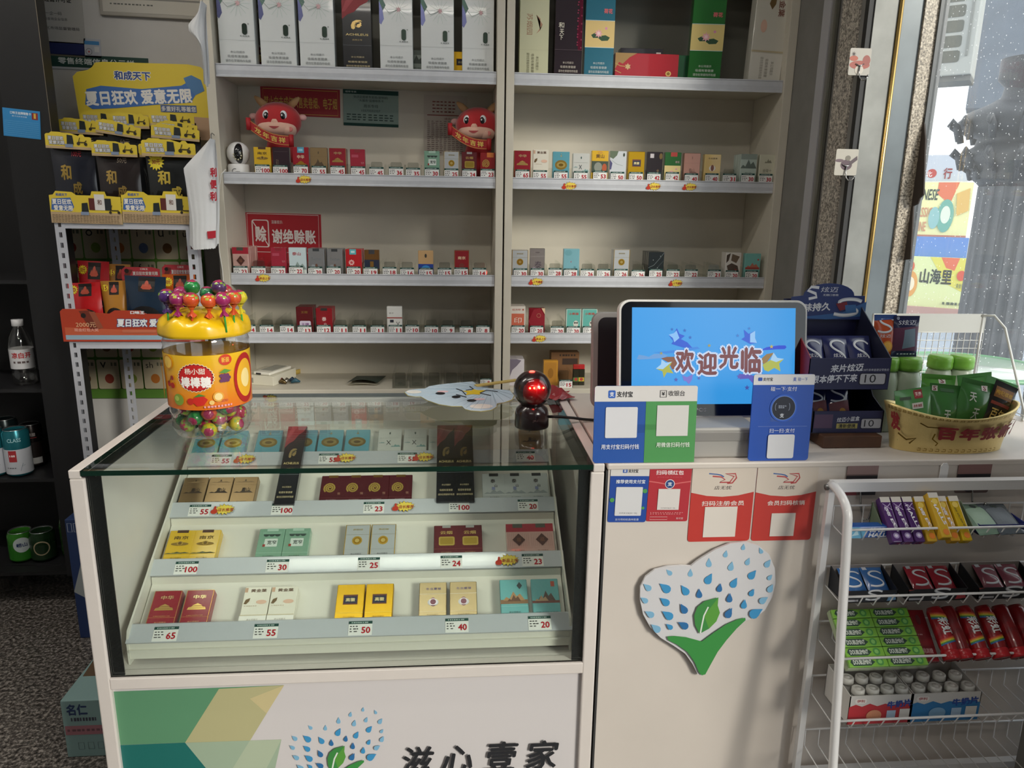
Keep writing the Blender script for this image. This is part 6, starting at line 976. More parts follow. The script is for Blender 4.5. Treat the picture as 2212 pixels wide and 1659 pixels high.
# fourth row: two boxes of small milk-tablet bottles
for k, (p0, p1, col, nm, zz) in enumerate(((1832, 1968, 'b8323a', 'red', 1.0), (1962, 2112, '2f78b0', 'blue', 1.0))):
    t, w, yfr_, yb_, z_ = tray_box('open_box', 3, p0, p1, 1545, 'cfccc8', [('r', 0, .0, 1, .62, col), ('p', [(0, .62), (.1, .70), (.2, .62), (.32, .72), (.44, .62), (.56, .70), (.7, .62), (.84, .72), (1, .62), (1, .5), (0, .5)], col), ('rr', .08, .74, .26, .90, .03, 'e6e0dc'), ('t', .17, .82, .10, '伊利', 'a83a3a', .12, .02), ('t', .78, .68, .26, '牛奶片', '2a4a9a', .38, .045, 6), ('r', .60, .16, .74, .46, 'a9c0d8'), ('r', .80, .14, .96, .50, 'd9d6d0'), ('e', .4, .3, .12, .2, 'c98a6a' if k == 0 else '7fa8c8')], nm+' and white open box of small white-capped bottles', .062, .070)
    cb = MB().lathe([(0, 0), (.011, 0), (.0115, .002), (.0115, .028), (.0095, .032), (.0095, .034), (0, .034)], 16).mesh('bottle_body', mat('c9c8c4', .3)); cp_ = MB().lathe([(0, .034), (.0118, .034), (.0122, .037), (.0118, .046), (.009, .048), (.008, .0465), (.005, .0465), (.0045, .048), (0, .048)], 18).mesh('bottle_cap', mat('dad8d2', .3))
    for r_ in range(2):
        for c_ in range(4):
            q = empty('tablet_bottle', (t.location.x-w/2+.020+c_*(w-.034)/3.2+(.006 if r_ == 0 else 0), yfr_+.020+r_*.030, z_+.018+r_*.004), 'white-capped tablet bottle in the %s box, %s of the %s row' % (nm, ORD[c_], 'front' if r_ == 0 else 'back'), 'bottle', 'tablet bottles in the open boxes'); ob('bottle_body', cb, q); ob('bottle_cap', cp_, q)
    MB().box(-w/2+.003, w/2-.003, yfr_+.06+.004, yb_+.06-.004, .0012, .0175).build('inner_tray', mat('b0aeac', .4), t)
# hook plates: two on the counter front, two on the steel jamb
def hook(x0, y0, x1, y1, Y, base, spec, lab, big):
    x, z, w, h = rectY(x0, y0, x1, y1, Y); t = empty('wall_hook', (x, Y, z), lab, 'hook', 'stick-on hooks'); p = MB().prism(rrp(-w/2, w/2, 0, h, .004, 3), -.0012, 0, 'y').build('hook_plate', base, t); Art(w, h, spec).build('print', p, (0, -.0012, 0))
    m = mat('9a9a98', .2, .95); s = h
    MB().tube([(-.012, -.002, s*.42), (-.004, -.004, s*.36), (.004, -.004, s*.36), (.012, -.002, s*.42)], .0016, 6).build('hook_clip', m, t)
    MB().tube([(0, -.004, s*.36), (-.001, -.005, s*.10), (.0, -.010, -.02*big), (.004, -.018, -.045*big), (.010, -.024, -.04*big), (.014, -.026, -.015*big)], .0018, 8).ball((.0143, -.0262, -.013*big), .003).build('hook_wire', m, t); return t
hook(1827, 1001, 1894, 1069, .0005, '6a5450', [('r', 0, .66, 1, 1, '8f7470'), ('r', 0, .50, 1, .62, '2c2a2e'), ('p', [(0, 0), (.4, 0), (.3, .35), (0, .4)], '7a2c30'), ('r', .5, 0, 1, .4, '3a3a40')], 'dark photo-printed hook plate on the counter, nearer the stickers', 1)
hook(2066, 998, 2138, 1064, .0005, '6e5a56', [('r', 0, .62, 1, 1, '84605c'), ('r', 0, .48, 1, .62, '2c2a2e'), ('c', .4, .2, .16, '3c3236')], 'dark photo-printed hook plate on the counter, under the gold bowl', 1)
hook(1834, 104, 1880, 163, YJ-.005, 'b3ada2', [('e', .2, .62, .2, .1, 'b5604a'), ('e', .5, .38, .48, .16, 'a8584c'), ('e', .8, .55, .18, .2, '9c5248'), ('star', .18, .78, .12, '4a3c3a', 8, .3), ('c', .5, .2, .2, 'd0c6b8')], 'stick-on hook with a red fruit picture high on the steel jamb', .35)
hook(1804, 322, 1852, 379, YJ-.005, 'b9b3a6', [('e', .5, .4, .26, .2, '5c4850'), ('e', .18, .56, .2, .06, '6a565c'), ('p', [(.6, .5), (.95, .75), (.98, .6), (.7, .4)], '54454a'), ('e', .55, .66, .12, .1, '7a7468')], 'stick-on hook with a dark grape picture on the steel jamb', .35)
# ================================================================ left side: cooler
ck_ = empty('drinks_cooler', (-.95, 1.40, .0), 'tall black open drinks cooler with cans and bottles', 'cooler')
BLK = mat('141416', .45); BLK2 = mat('0d0d0f', .6)
def ckp(nm, mb, m): o = mb.build(nm, m, None); o.parent = ck_; o.location = -Vector(ck_.location); return o
CXR = at(112, 286, Y=1.2).x; CXI = at(84, 800, Y=1.2).x; CB = at(100, 1245, Y=1.2).z
st = ckp('door_stile', MB().box(CXI, CXR, 1.20, 1.25, CB, 2.3), BLK); ckp('side_wall', MB().prism([(CXR, 1.25), (CXR-.21, 1.585), (CXR-.23, 1.585), (CXR-.02, 1.25)], CB, 2.3, 'z'), BLK2); ckp('back_wall', MB().box(-1.35, CXR-.21, 1.57, 1.585, CB, 2.3), BLK2); ckp('cooler_base', MB().prism([(-1.35, 1.21), (CXR-.02, 1.21), (CXR-.23, 1.57), (-1.35, 1.57)], CB, CB+.012, 'z'), BLK2); ckp('cooler_top', MB().prism([(-1.35, 1.2), (CXR, 1.2), (CXR-.21, 1.585), (-1.35, 1.585)], 2.3, 2.36, 'z'), BLK); ckp('door_stile', MB().box(-1.35, -1.29, 1.20, 1.25, CB, 2.3), BLK)
MB().box(CXR-.0012, CXR+.0002, 1.1992, 1.2002, CB, 2.3).build('bright_edge', mat('8a7f70', .4, .5), None).parent = None
e_ = [o for o in COL.objects if o.name == 'bright_edge'][0]; e_.parent = ck_; e_.location = -Vector(ck_.location)
for x_, y_ in ((-1.32, 1.24), (CXR-.06, 1.24), (-1.32, 1.52), (CXR-.27, 1.52)): ckp('cooler_leg', MB().box(x_, x_+.03, y_, y_+.03, 0, CB), BLK2)
can_z = at(50, 1022, Y=1.31).z-.003; low_z = at(50, 1205, Y=1.31).z-.003; bot_z = at(50, 827, Y=1.34).z-.003
for zz in (can_z, low_z, bot_z, at(10, 600, Y=1.34).z): ckp('cooler_shelf', MB().prism([(-1.29, 1.26), (CXR-.03, 1.26), (CXR-.21, 1.56), (-1.29, 1.56)], zz-.012, zz, 'z'), mat('1e1e20', .4))
def can(px, Y, z, h, r, c1, c2, spec, lab, rz=0):
    v = at(px, 1000, Y=Y); v = Vector((v.x, Y, z+.0005)); t = empty('drink_can', v, lab, 'can', 'cans in the cooler', (0, 0, math.radians(20)))
    MB().lathe([(0, .004), (r*.7, .002), (r*.8, .0), (r, .010), (r, h-.012), (r*.86, h-.002), (r*.86, h), (r*.8, h-.003), (0, h-.003)], 28).build('can_body', mat(c1, .25, .5), t)
    MB().lathe([(r*1.003, .012), (r*1.003, h*.60)], 28, cap=False).build('can_label', mat(c2, .3), t); MB().lathe([(r*.78, h-.0025), (r*.87, h+.001), (r*.88, h-.001)], 28, cap=False).build('can_rim', mat('b9bcbe', .25, .9), t)
    Art(r*2, h, spec, fn=lambda x, y, z_: ((r*1.006-y)*math.sin(x/r), -(r*1.006-y)*math.cos(x/r), z_), cols=12).build('print', t); return t
CS = [('r', .22, .34, .52, .58, 'a02a30'), ('fine', .26, .48, .45, .04, 'e6d6d6', 3), ('l', [(.6, .14), (.72, .3), (.66, .24), (.8, .26)], .012, '5a6a78'), ('t', .5, .8, .08, 'CLASS', '9fc8d0', .5, .02), ('fine', .1, .5, .2, .02, '6a6a70', 4)]
hc_ = at(45, 925, Y=1.31).z-can_z
can(42, 1.31, can_z, hc_, .0415, '23707c', 'b9bcc4', CS, 'teal and white can on the cooler\'s middle shelf'); can(-12, 1.31, can_z, hc_, .0415, '23707c', 'b9bcc4', CS, 'teal and white can cut by the photo\'s left edge'); can(22, 1.45, can_z, hc_*.98, .0415, '1d2a2c', '2a3a3c', [], 'dark can behind the teal and white cans')
can(76, 1.40, can_z, hc_*.95, .036, '1a1414', '221a1a', [('t', .5, .78, .08, '苹果醋', 'c9c0c0', .5, .01), ('r', .2, .70, .8, .715, '8a2a2a'), ('r', .5, .1, .95, .24, 'b9b9b9')], 'black can with white lettering at the shelf\'s right end')
hl = at(45, 1145, Y=1.31).z-low_z
can(20, 1.31, low_z, hl, .0415, '3f8a2c', '2f7a22', [('c', .6, .62, .34, 'c9d4d4'), ('t', .6, .62, .14, '崂山', '1f3a6a', .4, .03)], 'green can with a round pale badge on the low shelf'); can(68, 1.31, low_z, hl, .0415, '1d3a1e', '1a301a', [('ring', .5, .5, .3, .05, 'b0a080')], 'dark green can with a ring badge on the low shelf')
def bottle(px, Y, z, h, r, col, cap, spec, lab, gl=None):
    v = at(px, 800, Y=Y); t = empty('drink_bottle', (v.x, Y, z+.0005), lab, 'bottle', 'bottles in the cooler', (0, 0, math.radians(25)))
    MB().lathe([(0, .003), (r*.8, 0), (r, .008), (r, h*.18), (r*.94, h*.21), (r, h*.24), (r, h*.62), (r*.85, h*.74), (r*.42, h*.88), (r*.40, h*.92), (0, h*.92)], 24).build('bottle_body', gl or mat(col, .15, coat=.5), t); MB().lathe([(r*.44, h*.90), (r*.48, h*.905), (r*.48, h), (0, h)], 20).build('bottle_cap', mat(cap, .35), t)
    if spec: MB().lathe([(r*1.01, h*.26), (r*1.01, h*.56)], 24, cap=False).build('bottle_label', mat('c9c9cc', .4), t); Art(r*2, h*.3, spec, fn=lambda x, y, z_: ((r*1.02-y)*math.sin(x/r), -(r*1.02-y)*math.cos(x/r), h*.26+z_), cols=8).build('print', t)
    return t
hb_ = at(48, 690, Y=1.34).z-bot_z
bottle(52, 1.34, bot_z, hb_, .037, 'a', 'd0d0d2', [('t', .5, .7, .3, '凉白开', 'b02a30', .8, .03), ('fine', .15, .85, .3, .1, '5a4a4a', 4)], 'clear water bottle with a white label in the cooler', gl=M_JAR)
bottle(103, 1.34, low_z, at(103, 1092, Y=1.34).z-low_z, .032, '2c4a26', '7fae5a', None, 'green bottle with a pale cap on the low shelf')
x, z, w, h = rectY(4, 236, 84, 297, 1.198); o = MB().box(-w/2, w/2, 0, .0008, 0, h).build('price_card', '2f86c0', None, (x, 1.1985, z), (0, math.radians(5), 0), label='light blue card stuck on the black cooler frame', cat='card'); Art(w, h, [('t', .48, .86, .10, '口味王金牌销售卡', 'e8f0f6', .56, .02), ('r', .78, .68, .94, .92, '8a2a26'), ('r', .83, .72, .89, .90, 'd8b04a'), ('t', .45, .74, .05, '集卡兑奖有惊喜', 'cfe2f0', .4, .005)]+[('l', [(.04, .56-.07*i), (.96, .56-.07*i)], .004, '7fb8dc') for i in range(8)]).build('print', o)
# ================================================================ left side: slotted-angle rack with betel pouches
RX0, RX1, RY0, RY1 = -.520, -.106, 1.10, 1.46
rk = empty('slotted_rack', ((RX0+RX1)/2, 1.28, 0), 'white slotted-angle rack between the cooler and the left cabinet', 'rack')
zA = at(240, 478, Y=RY0).z; zB = at(240, 735, Y=RY0).z+.002
M_SL = mat('b4b6be', .4); 
def slot_post(x, y, sx, sy):
    """angle post with a row of oblong holes in its front leg"""
    b = MB(); w = .030; hz0 = 0; n = 44; st = (zA+.012)/n; hw = .0045; hh = .0075
    x0, x1 = (x, x+w) if sx > 0 else (x-w, x); xm = (x0+x1)/2
    b.box(x0, xm-hw, y, y+.002, 0, zA+.012); b.box(xm+hw, x1, y, y+.002, 0, zA+.012)
    for i in range(n): z0 = i*st; b.box(xm-hw, xm+hw, y, y+.002, z0+hh*2, z0+st)
    xs = x0 if sx > 0 else x1-.002; b.box(xs, xs+.002, y+.002, y+w, 0, zA+.012)
    o = b.build('slotted_post', M_SL, None); o.parent = rk; o.location = -Vector(rk.location); return o
slot_post(RX0, RY0, 1, 1); slot_post(RX1, RY0, -1, 1); slot_post(RX0-.04+.04, RY1, 1, 1); slot_post(RX1, RY1, -1, 1)
def rkp(nm, mb, m): o = mb.build(nm, m, None); o.parent = rk; o.location = -Vector(rk.location); return o
for zz in (zA+.012, zB+.006, .55): rkp('rack_shelf', MB().box(RX0+.003, RX1-.003, RY0+.003, RY1, zz-.004, zz), mat('8d8f94', .5)); rkp('shelf_beam', MB().box(RX0+.03, RX1-.03, RY0+.0005, RY0+.002, zz-.035, zz-.004), M_SL); rkp('shelf_beam', MB().box(RX0+.03, RX1-.03, RY1-.004, RY1-.002, zz-.035, zz-.004), M_SL)
YEL = 'd9c03a'; SLOGAN = lambda y, h, w=.8, x=.5: [('t', x, y, h*1.16, '夏日狂欢 爱意无限', '2a4a8c', w*1.02, .09), ('t', x, y, h, '夏日狂欢 爱意无限', 'e4e2da', w, .035)]
# big yellow header card
hx, hz, hw, hh = rectY(163, 136, 452, 300, 1.43)
P = [(-hw/2+.01, 0), (hw/2, 0), (hw/2, hh*.88), (hw/2-.02, hh*.97), (hw/2-.06, hh), (-hw/2+.10, hh), (-hw/2+.075, hh*.985), (-hw/2+.065, hh*.93), (-hw/2+.05, hh*.89), (-hw/2+.015, hh*.86), (-hw/2, hh*.80)]
hc2 = empty('header_card', (hx, 1.43, hz), 'big yellow header card with white slogan characters above the pouches', 'display card'); pnl = MB().prism(P, 0, .003, 'y').build('card', mat(YEL, .5), hc2)
MB().box(-.02, .02, .003, .028, zA+.013-hz, hh*.5).build('card_stay', mat('a89a6a', .7), hc2)
Art(hw, hh, [('p', [(.03, 0), (1, 0), (1, .30), (.7, .33), (.4, .30), (.06, .33)], 'b9987a'), ('t', .44, .83, .135, '和成天下', 'e8e4d0', .28, .10), ('t', .44, .83, .12, '和成天下', '2a4a8c', .27, .035), ('p', [(.07, .44), (.09, .64), (.2, .69), (.5, .66), (.8, .72), (.86, .78), (.92, .74), (.90, .6), (.86, .5), (.6, .46), (.3, .40), (.12, .38)], '3f6cae'), ('p', [(.84, .72), (.82, .82), (.88, .86), (.95, .8), (.97, .66), (.9, .6)], '4a78a8'), ('t', .475, .555, .20, '夏日狂欢 爱意无限', 'e4e2dc', .80, .04, 3), ('r', .63, .365, .90, .46, '4a5f8c'), ('t', .765, .41, .07, '多重好礼等着您', 'd8d6cc', .26, .015)]).build('print', pnl)
# black pouches with yellow tag cards, in rows on the upper shelf
def tagcard(px0, py0, px1, py1, Y, lab, tl=0):
    x, z, w, h = rectY(px0, py0, px1, py1, Y); P = [(-w/2, .0), (w/2, 0), (w/2, h*.72), (w/2-.004, h*.78), (w*.36, h*.78), (w*.32, h*.92), (w*.26, h*.92), (w*.22, h*.82), (w*.04, h*.96), (-w*.14, h*.96), (-w*.18, h), (-w*.36, h), (-w*.40, h*.90), (-w/2+.004, h*.88), (-w/2, h*.8)]
    return x, z, w, h, P
def betel(px0, py0, px1, py1, Y, hgt, base, lab, val, vc, tl=0, col='b89a52*'):
    x, z, w, h, P = tagcard(px0, py0, px1, py1, Y, lab); pw = w*.98; fz = zA+.0125; bag = z-fz
    o = pouch('betel_pouch', pw, bag+.012, .03, base, [('t', .34, .62, .22, '和', col, .26, .035), ('t', .58, .40, .18, '成', col, .22, .035), ('t', .44, .19, .14, '天', col, .2, .03)]+([('t', .60, .88, .08, val, vc, .22, .02)] if not val.startswith('*') else [('star', .2, .86, .17, 'd8c428', 14, .7), ('t', .2, .86, .08, val[1:], '8a2a22', .16, .03)]), (x, Y+.017, fz), (0, 0, 0), lab, 'snack pouch', 'black pouches with yellow tag cards')
    c = MB().prism(P, -.002, 0, 'y').build('tag_card', mat(YEL, .5), o, (0, -.018, bag), (0, math.radians(tl), 0)); Art(w, h, [('r', 0, 0, 1, .16, 'b9a07a'), ('t', .23, .62, .27, '夏日狂欢', '4a5f9c', .35, .08), ('t', .23, .62, .24, '夏日狂欢', 'd8d8d2', .34, .03), ('t', .25, .36, .27, '爱意无限', '4a5f9c', .35, .08), ('t', .25, .36, .24, '爱意无限', 'd8d8d2', .34, .03), ('p', [(.47, .3), (.48, .86), (.60, .82), (.62, .3)], '1c2424'), ('r', .43, .10, .60, .30, '7f8ea6'), ('c', .72, .36, .035, '2c2618'), ('c', .88, .34, .035, '2c2618'), ('l', [(.72, .38), (.76, .72)], .014, '2c2618'), ('l', [(.74, .44), (.86, .44), (.90, .56)], .02, '3a3018')]).build('print', c, (0, -.002, 0)); return o
for i, (a, b, c, d, Y) in enumerate(((175, 240, 268, 275, 1.385), (240, 242, 322, 278, 1.38), (322, 243, 420, 272, 1.385))): betel(a, b, c, d, Y, .14, '17181a!', 'black pouch with a yellow tag card in the rearmost row, %s from the left' % ORD[i], '50元', '8a7a6a')
for i, (a, b, c, d, Y, tl) in enumerate(((127, 256, 222, 290, 1.31, 2), (206, 262, 302, 293, 1.305, 8), (326, 270, 430, 302, 1.31, 4), (345, 262, 426, 290, 1.345, 3))): betel(a, b, c, d, Y, .15, '17181a!', 'black pouch with a yellow tag card in the middle rows, '+('at the left', 'tilted in the centre', 'at the right', 'behind the right one')[i], '50元', '8a7a6a', tl)
betel(98, 286, 197, 322, 1.16, .17, '171a26!', 'blue-black pouch with red lettering at the left of the front row', '100元', 'a02a34', 2); betel(198, 304, 296, 338, 1.15, .17, '221a1a!', 'brown-black pouch in the middle of the front row', '50元', 'a09080', 1, 'c9a860*'); betel(306, 300, 422, 339, 1.155, .17, '16191a!', 'black pouch with a yellow burst at the right of the front row', '*30元', '8a2a22', 1, 'b8a038'); betel(300, 308, 380, 340, 1.205, .16, '16191a!', 'black pouch close behind the right front one', '30元', 'a09080')
# yellow shelf-edge cards
for i, (a, c) in enumerate(((107, 262), (262, 416))):
    x, z, w, h = rectY(a, 412, c, 483, RY0-.004); P = [(-w/2+.001, 0), (w/2-.001, 0), (w/2-.001, h*.84), (w*.30, h*.86), (w*.28, h*.99), (w*.10, h*.99), (w*.08, h*.86), (-w*.12, h*.86), (-w*.18, h*.95), (-w*.40, h*.97), (-w*.44, h*.86), (-w/2+.001, h*.84)]
    sc2 = MB().prism(P, 0, .0015, 'y').build('shelf_card', mat(YEL, .5), None, (x, RY0-.004, z), (0, math.radians(.8), 0), label='yellow slogan card on the rack\'s upper shelf edge, '+('left' if i == 0 else 'right')+' one', cat='display card', group='yellow shelf-edge cards')
    Art(w, h, [('r', .005, 0, .995, .34, 'b39a78'), ('t', .18, .86, .09, '和成天下', '3a5a9c', .16, .04), ('p', [(.02, .4), (.04, .74), (.3, .78), (.34, .5), (.3, .36)], '3f64a4'), ('t', .175, .65, .17, '夏日狂欢', 'e4e2da', .27, .035), ('t', .19, .46, .17, '爱意无限', 'e4e2da', .27, .035), ('p', [(.44, .36), (.45, .62), (.53, .64), (.54, .36)], '1c2424'), ('r', .55, .42, .64, .78, '5a2420'), ('r', .63, .42, .77, .90, 'd9d6d2'), ('r', .77, .42, .86, .78, '22282a'), ('t', .70, .66, .16, '和', '6a4a3a', .06, .02), ('c', .84, .36, .02, '2c2618'), ('c', .96, .36, .02, '2c2618'), ('l', [(.84, .38), (.87, .58)], .008, '2c2618'), ('l', [(.86, .42), (.96, .42)], .014, '3a3018'), ('r', .43, .26, .54, .36, '7f8ea6')]+[('fine', .03, .97, .24-.05*j, .02, '7d6a50', 22, j) for j in range(5)]).build('print', sc2)
# lower shelf: flavoured pouches and a red card
KW = lambda bk_: [('e', .5, .30, .40, .20, bk_), ('t', .5, .30, .15, '口味王', 'e8e4e0', .60, .04)]
LOT = [('r', .34, .74, .74, .98, '1a1412'), ('p', [(.44, .78), (.50, .9), (.54, .95), (.58, .9), (.64, .78)], 'b04a34'), ('p', [(.40, .80), (.46, .88), (.5, .78)], 'b04a34'), ('p', [(.68, .80), (.62, .88), (.58, .78)], 'b04a34')]
def kw(px0, py0, px1, pyb, Y, base, bk_, burst, lab, tl=0):
    x, z, w, h = rectY(px0, py0, px1, pyb, Y); z = zB+.0065; h = at((px0+px1)/2, py0, Y=Y).z-z
    return pouch('betel_pouch', w, h, .03, base, LOT+KW(bk_)+([('star', .17, .87, .16, 'd8c428', 14, .7), ('t', .17, .87, .08, burst, '8a2a22', .18, .03)] if burst else []), (x, Y+.016, z), (math.radians(-3), math.radians(tl), 0), lab, 'snack pouch', 'coloured pouches on the lower rack shelf', wav=.001)
kw(147, 612, 219, 700, 1.15, 'b81c20!', '15100f', '10', 'bright red pouch at the front left of the lower shelf', -3); kw(157, 565, 226, 640, 1.235, '9c1a20!', '15100f', '30元', 'red pouch behind the front left one', 2); kw(218, 608, 272, 700, 1.16, 'a8742c!', '1a1412', '15', 'tan pouch between the red and the navy pouch', -2); kw(226, 572, 275, 640, 1.24, '9c6a2c!', '1a1412', '15', 'tan pouch at the back of the lower shelf', 1)
o = kw(262, 598, 352, 700, 1.14, '14283c!', '0f0e10', '', 'navy pouch in the middle of the lower shelf', 2); kw(348, 594, 420, 700, 1.17, 'b8561c!', '15100f', '30元', 'orange pouch beside the candy jar', 0)
for i, (a, b, c, d) in enumerate(((262, 577, 345, 598), (350, 572, 418, 596))):
    x, z, w, h = rectY(a, b, c, d, 1.20); o = MB().prism([(-w/2, -.06), (w/2, -.06), (w/2, h*.8), (w*.3, h), (-w*.4, h), (-w/2, h*.7)], 0, .0015, 'y').build('tag_card', mat('a8323a', .4), None, (x, 1.20+.05*i*0, z), None, label='red tag card standing behind the '+('navy' if i == 0 else 'orange')+' pouch', cat='display card', group='red tag cards'); Art(w, h, [('p', [(.05, .1), (.16, .8), (.3, .7), (.2, .0)], '6a2a22'), ('c', .14, .6, .06, '1a1412'), ('t', .62, .36, .4, '夏日狂欢爱意无限', 'c9c2be', .66, .03), ('t', .6, .8, .2, '口味王', 'e0d0cc', .2, .02)]).build('print', o)
rp2 = empty('shelf_card', ((at(240, 705, Y=RY0-.006)).x, RY0-.006, zB), 'long red and orange slogan card on the rack\'s lower shelf edge', 'display card')
x, z, w, h = rectY(133, 668, 440, 738, RY0-.006); rp2.location = (x, RY0-.006, z); P = [(-w/2, 0), (w/2, 0), (w/2, h*.84), (w*.1, h*.86), (w*.06, h*.96), (-w*.12, h*.96), (-w*.16, h*.86), (-w*.28, h*.9), (-w*.32, h), (-w*.48, h), (-w/2, h*.92)]
pn = MB().prism(P, 0, .0015, 'y').build('card', mat('a83a22', .45), rp2)
Art(w, h, [('r', .02, .06, .98, .20, '8fa8b8'), ('p', [(.02, .2), (.98, .2), (.98, .42), (.5, .36), (.02, .44)], 'b8583a'), ('p', [(.13, .94), (.21, .96), (.27, .40), (.20, .36)], '6a2a1c'), ('p', [(.20, .92), (.24, .92), (.29, .42), (.25, .40)], '8c4a34'), ('c', .16, .80, .018, '1a1412'), ('t', .17, .52, .15, '2000元', 'd8b48a', .14, .01), ('t', .17, .36, .1, '现金红包大奖', 'd89a8a', .17, .03), ('t', .54, .90, .10, '口味王', 'dfe4e8', .10, .04), ('t', .61, .585, .28, '夏日狂欢 爱意无限', '3a6090', .45, .10, 0, .1), ('t', .61, .585, .25, '夏日狂欢 爱意无限', 'e2e4e4', .44, .035, 0, .1), ('rr', .42, .28, .66, .38, .01, 'b8664a')]).build('print', pn)
o = MB().prism([(-.03+.02*math.cos(a)*.5, .06*math.sin(a)) for a in [i*PI/8 for i in range(16)]], 0, .01, 'y').build('orange_packet', 'c8781c', None, (RX0-.012+.03, 1.2, zA+.075), None, label='orange packet peeking out beside the blue-black pouch', cat='packet')
# alphabet poster on the back wall behind the rack
x, z, w, h = rectY(140, 480, 450, 860, 1.592)
po = MB().box(-w/2, w/2, 0, .0015, 0, h).build('alphabet_poster', mat('56822e', .7), None, (x, 1.592, z), None, label='green alphabet picture poster on the wall behind the rack', cat='poster')
LT = ['a', 'o', 'e', 'i', 'u', 'ü', 'b', 'p', 'm', 'f', 'd', 't', 'g', 'k', 'n', 'r', 'z', 'c', 's', 'y', 'h', 'l', 'q', 'x', 'w', 'v', 'j', 'sh', 'ch', 'zh']
spec = []
for r_ in range(5):
    for c_ in range(6):
        x0 = .02+c_*.163; y0 = .80-r_*.185; spec += [('rr', x0, y0, x0+.153, y0+.172, .012, 'b9ad92~')]; ch = LT[r_*6+c_]; spec += [('t', x0+.045, y0+.14, .035, ch, '2a2a2a~', None, .01), ('e', x0+.08, y0+.06, .032, .028, ('8a3a2c~', '7a8a3a~', 'b06a2a~', '5a6a8a~', '6a4a2a~')[(r_+c_) % 5]), ('fine', x0+.1, x0+.145, y0+.135, .02, '6a6a5a~', 2)]
Art(w, h, spec).build('print', po)
# wall papers and frames high on the back wall
def wp(nm, x0, y0, x1, y1, base, spec, lab, cat='notice', Y=1.597, t=.002, rot=0): return plate(nm, x0, y0, x1, y1, Y, base, spec, lab, cat, t, None, rot)
wp('business_notice', 60, -60, 176, 92, 'b5b3ae~', [('t', .45, .62, .08, '食品经营许可证', '1a1a1a~', .7, .02), ('t', .45, .42, .05, '一企一码', '2a2a2a~', .30, .008), ('t', .45, .34, .04, '扫码查询企业信息', '3a3a3a~', .50, .006), ('t', .48, .21, .045, '市张店区市场监督管理局', '2a2a2a~', .86, .008)], 'grey printed notice at the top left of the wall', rot=1.5)
wp('blue_plate', 70, 90, 182, 121, '262e5c', [('star', .22, .55, .09, 'c4504a', 7, .5), ('r', 0, 0, 1, .12, '6a6458')], 'navy plate with a red emblem under the grey notice', rot=2)
wp('permit_card', 181, 84, 217, 124, 'b9bcc4~', [('r', .04, .68, .92, .88, '4a8ac0'), ('ring', .28, .30, .18, .03, '6a6a70'), ('star', .28, .30, .08, 'b04a44', 6, .5), ('r', .62, .30, .9, .58, 'd0d0d0')], 'small pale permit card with a blue bar', rot=2)
wp('green_banner', 70, 120, 320, 152, '24453c', [('r', 0, 0, 1, .16, 'b9bcc0'), ('t', .13, .58, .42, '乐', 'cfd6d2', None, .01), ('t', .55, .58, .46, '零售终端信息公示栏', 'd4dad6', .66, .02)], 'dark green information banner behind the yellow header card', rot=1)
x, z, w, h = rectY(206, -160, 445, 38, 1.585); fr_ = empty('framed_licence', (x, 1.585, z), 'framed licence at the top of the back wall', 'picture frame', rot=(0, math.radians(1), 0)); MB().box(-w/2, w/2, 0, .015, 0, h).build('frame', mat('a9a49a', .4), fr_, bevel=.003); sh2 = MB().box(-w/2+.012, w/2-.012, -.0008, 0, .012, h-.012).build('sheet', mat('c6c2b8~'), fr_)
Art(w, h, [('fr', .08, .20, .92, .9, .02, '8d8a86~'), ('t', .82, .30, .03, '登记机关', '4a4a4a~', .16, .006), ('e', .93, .28, .05, .06, 'b8847c~'), ('fine', .1, .5, .125, .015, '6a6a66~', 12)]).build('print', sh2, (0, -.0008, 0))
# ================================================================ white carrier bags on the cabinet's left post, cable, boxes on the floor
def cbag(nm, pts, Y, lab, art=None):
    """a hank of thin bags: outline in photo pixels, several wavy leaves"""
    L = [at(p[0], p[1], Y=Y) for p in pts['l']]; R_ = [at(p[0], p[1], Y=Y) for p in pts['r']]; c = (L[0]+R_[0])/2; t = empty(nm, (c.x, Y, min(v.z for v in L+R_)), lab, 'carrier bag', 'hanks of carrier bags'); n = len(L)
    def I(A_, v): k = min(int(v*(n-1)), n-2); f = v*(n-1)-k; return A_[k].lerp(A_[k+1], f)
    for k in range(6):
        o = MB().grid(lambda u, v: (lambda p: (p.x, Y-.004-.010*(1-k/6)*math.sin(PI*u)-(.0006+.0005*k)*math.sin(9*u*PI+k+3*v)*(0.35+.65*v)+k*.007, p.z))(I(L, v).lerp(I(R_, v), u)+Vector((.0045*(5-k)*(1-u)*v, 0, -.003*abs(math.sin(40*u+k))*(v > .98)+.0025*k*v))), 22, 14).build('bag_leaf', mat('d6d8da', .45, bump=.4, nscale=70), t, recalc=False); o.location = -Vector(t.location)
    hk = MB().tube([Vector((-.088, 1.299, L[0].z+.03)), Vector((-.09, 1.28, L[0].z+.035)), (L[0]+R_[0])/2+Vector((0, 0, .012)), (L[0]+R_[0])/2+Vector((0, .004, -.01))], .0015, 6).build('hanger_wire', mat('9a9a98', .3, .8), t); hk.location = -Vector(t.location)
    if art:
        a = ArtPx(Y-.020); art(a); a.build('bag_print', t).location = Vector((0, Y-.0195, 0))-Vector(t.location)
    return t
def ba(a):
    a.P([(447, 500), (466, 498), (466, 514), (449, 516)], 'b02434'); 
    for i, ch in enumerate('利便利'): a.T(461, 372+i*26, 20, ch, 'b02434', 14, .05)
cbag('carrier_bags', {'l': [(455, 300), (420, 335), (392, 362), (390, 372), (397, 420), (403, 470), (402, 538)], 'r': [(458, 300), (462, 335), (464, 362), (465, 380), (467, 420), (468, 470), (466, 535)]}, 1.055, 'lower hank of white carrier bags with red print beside the cabinet', ba)
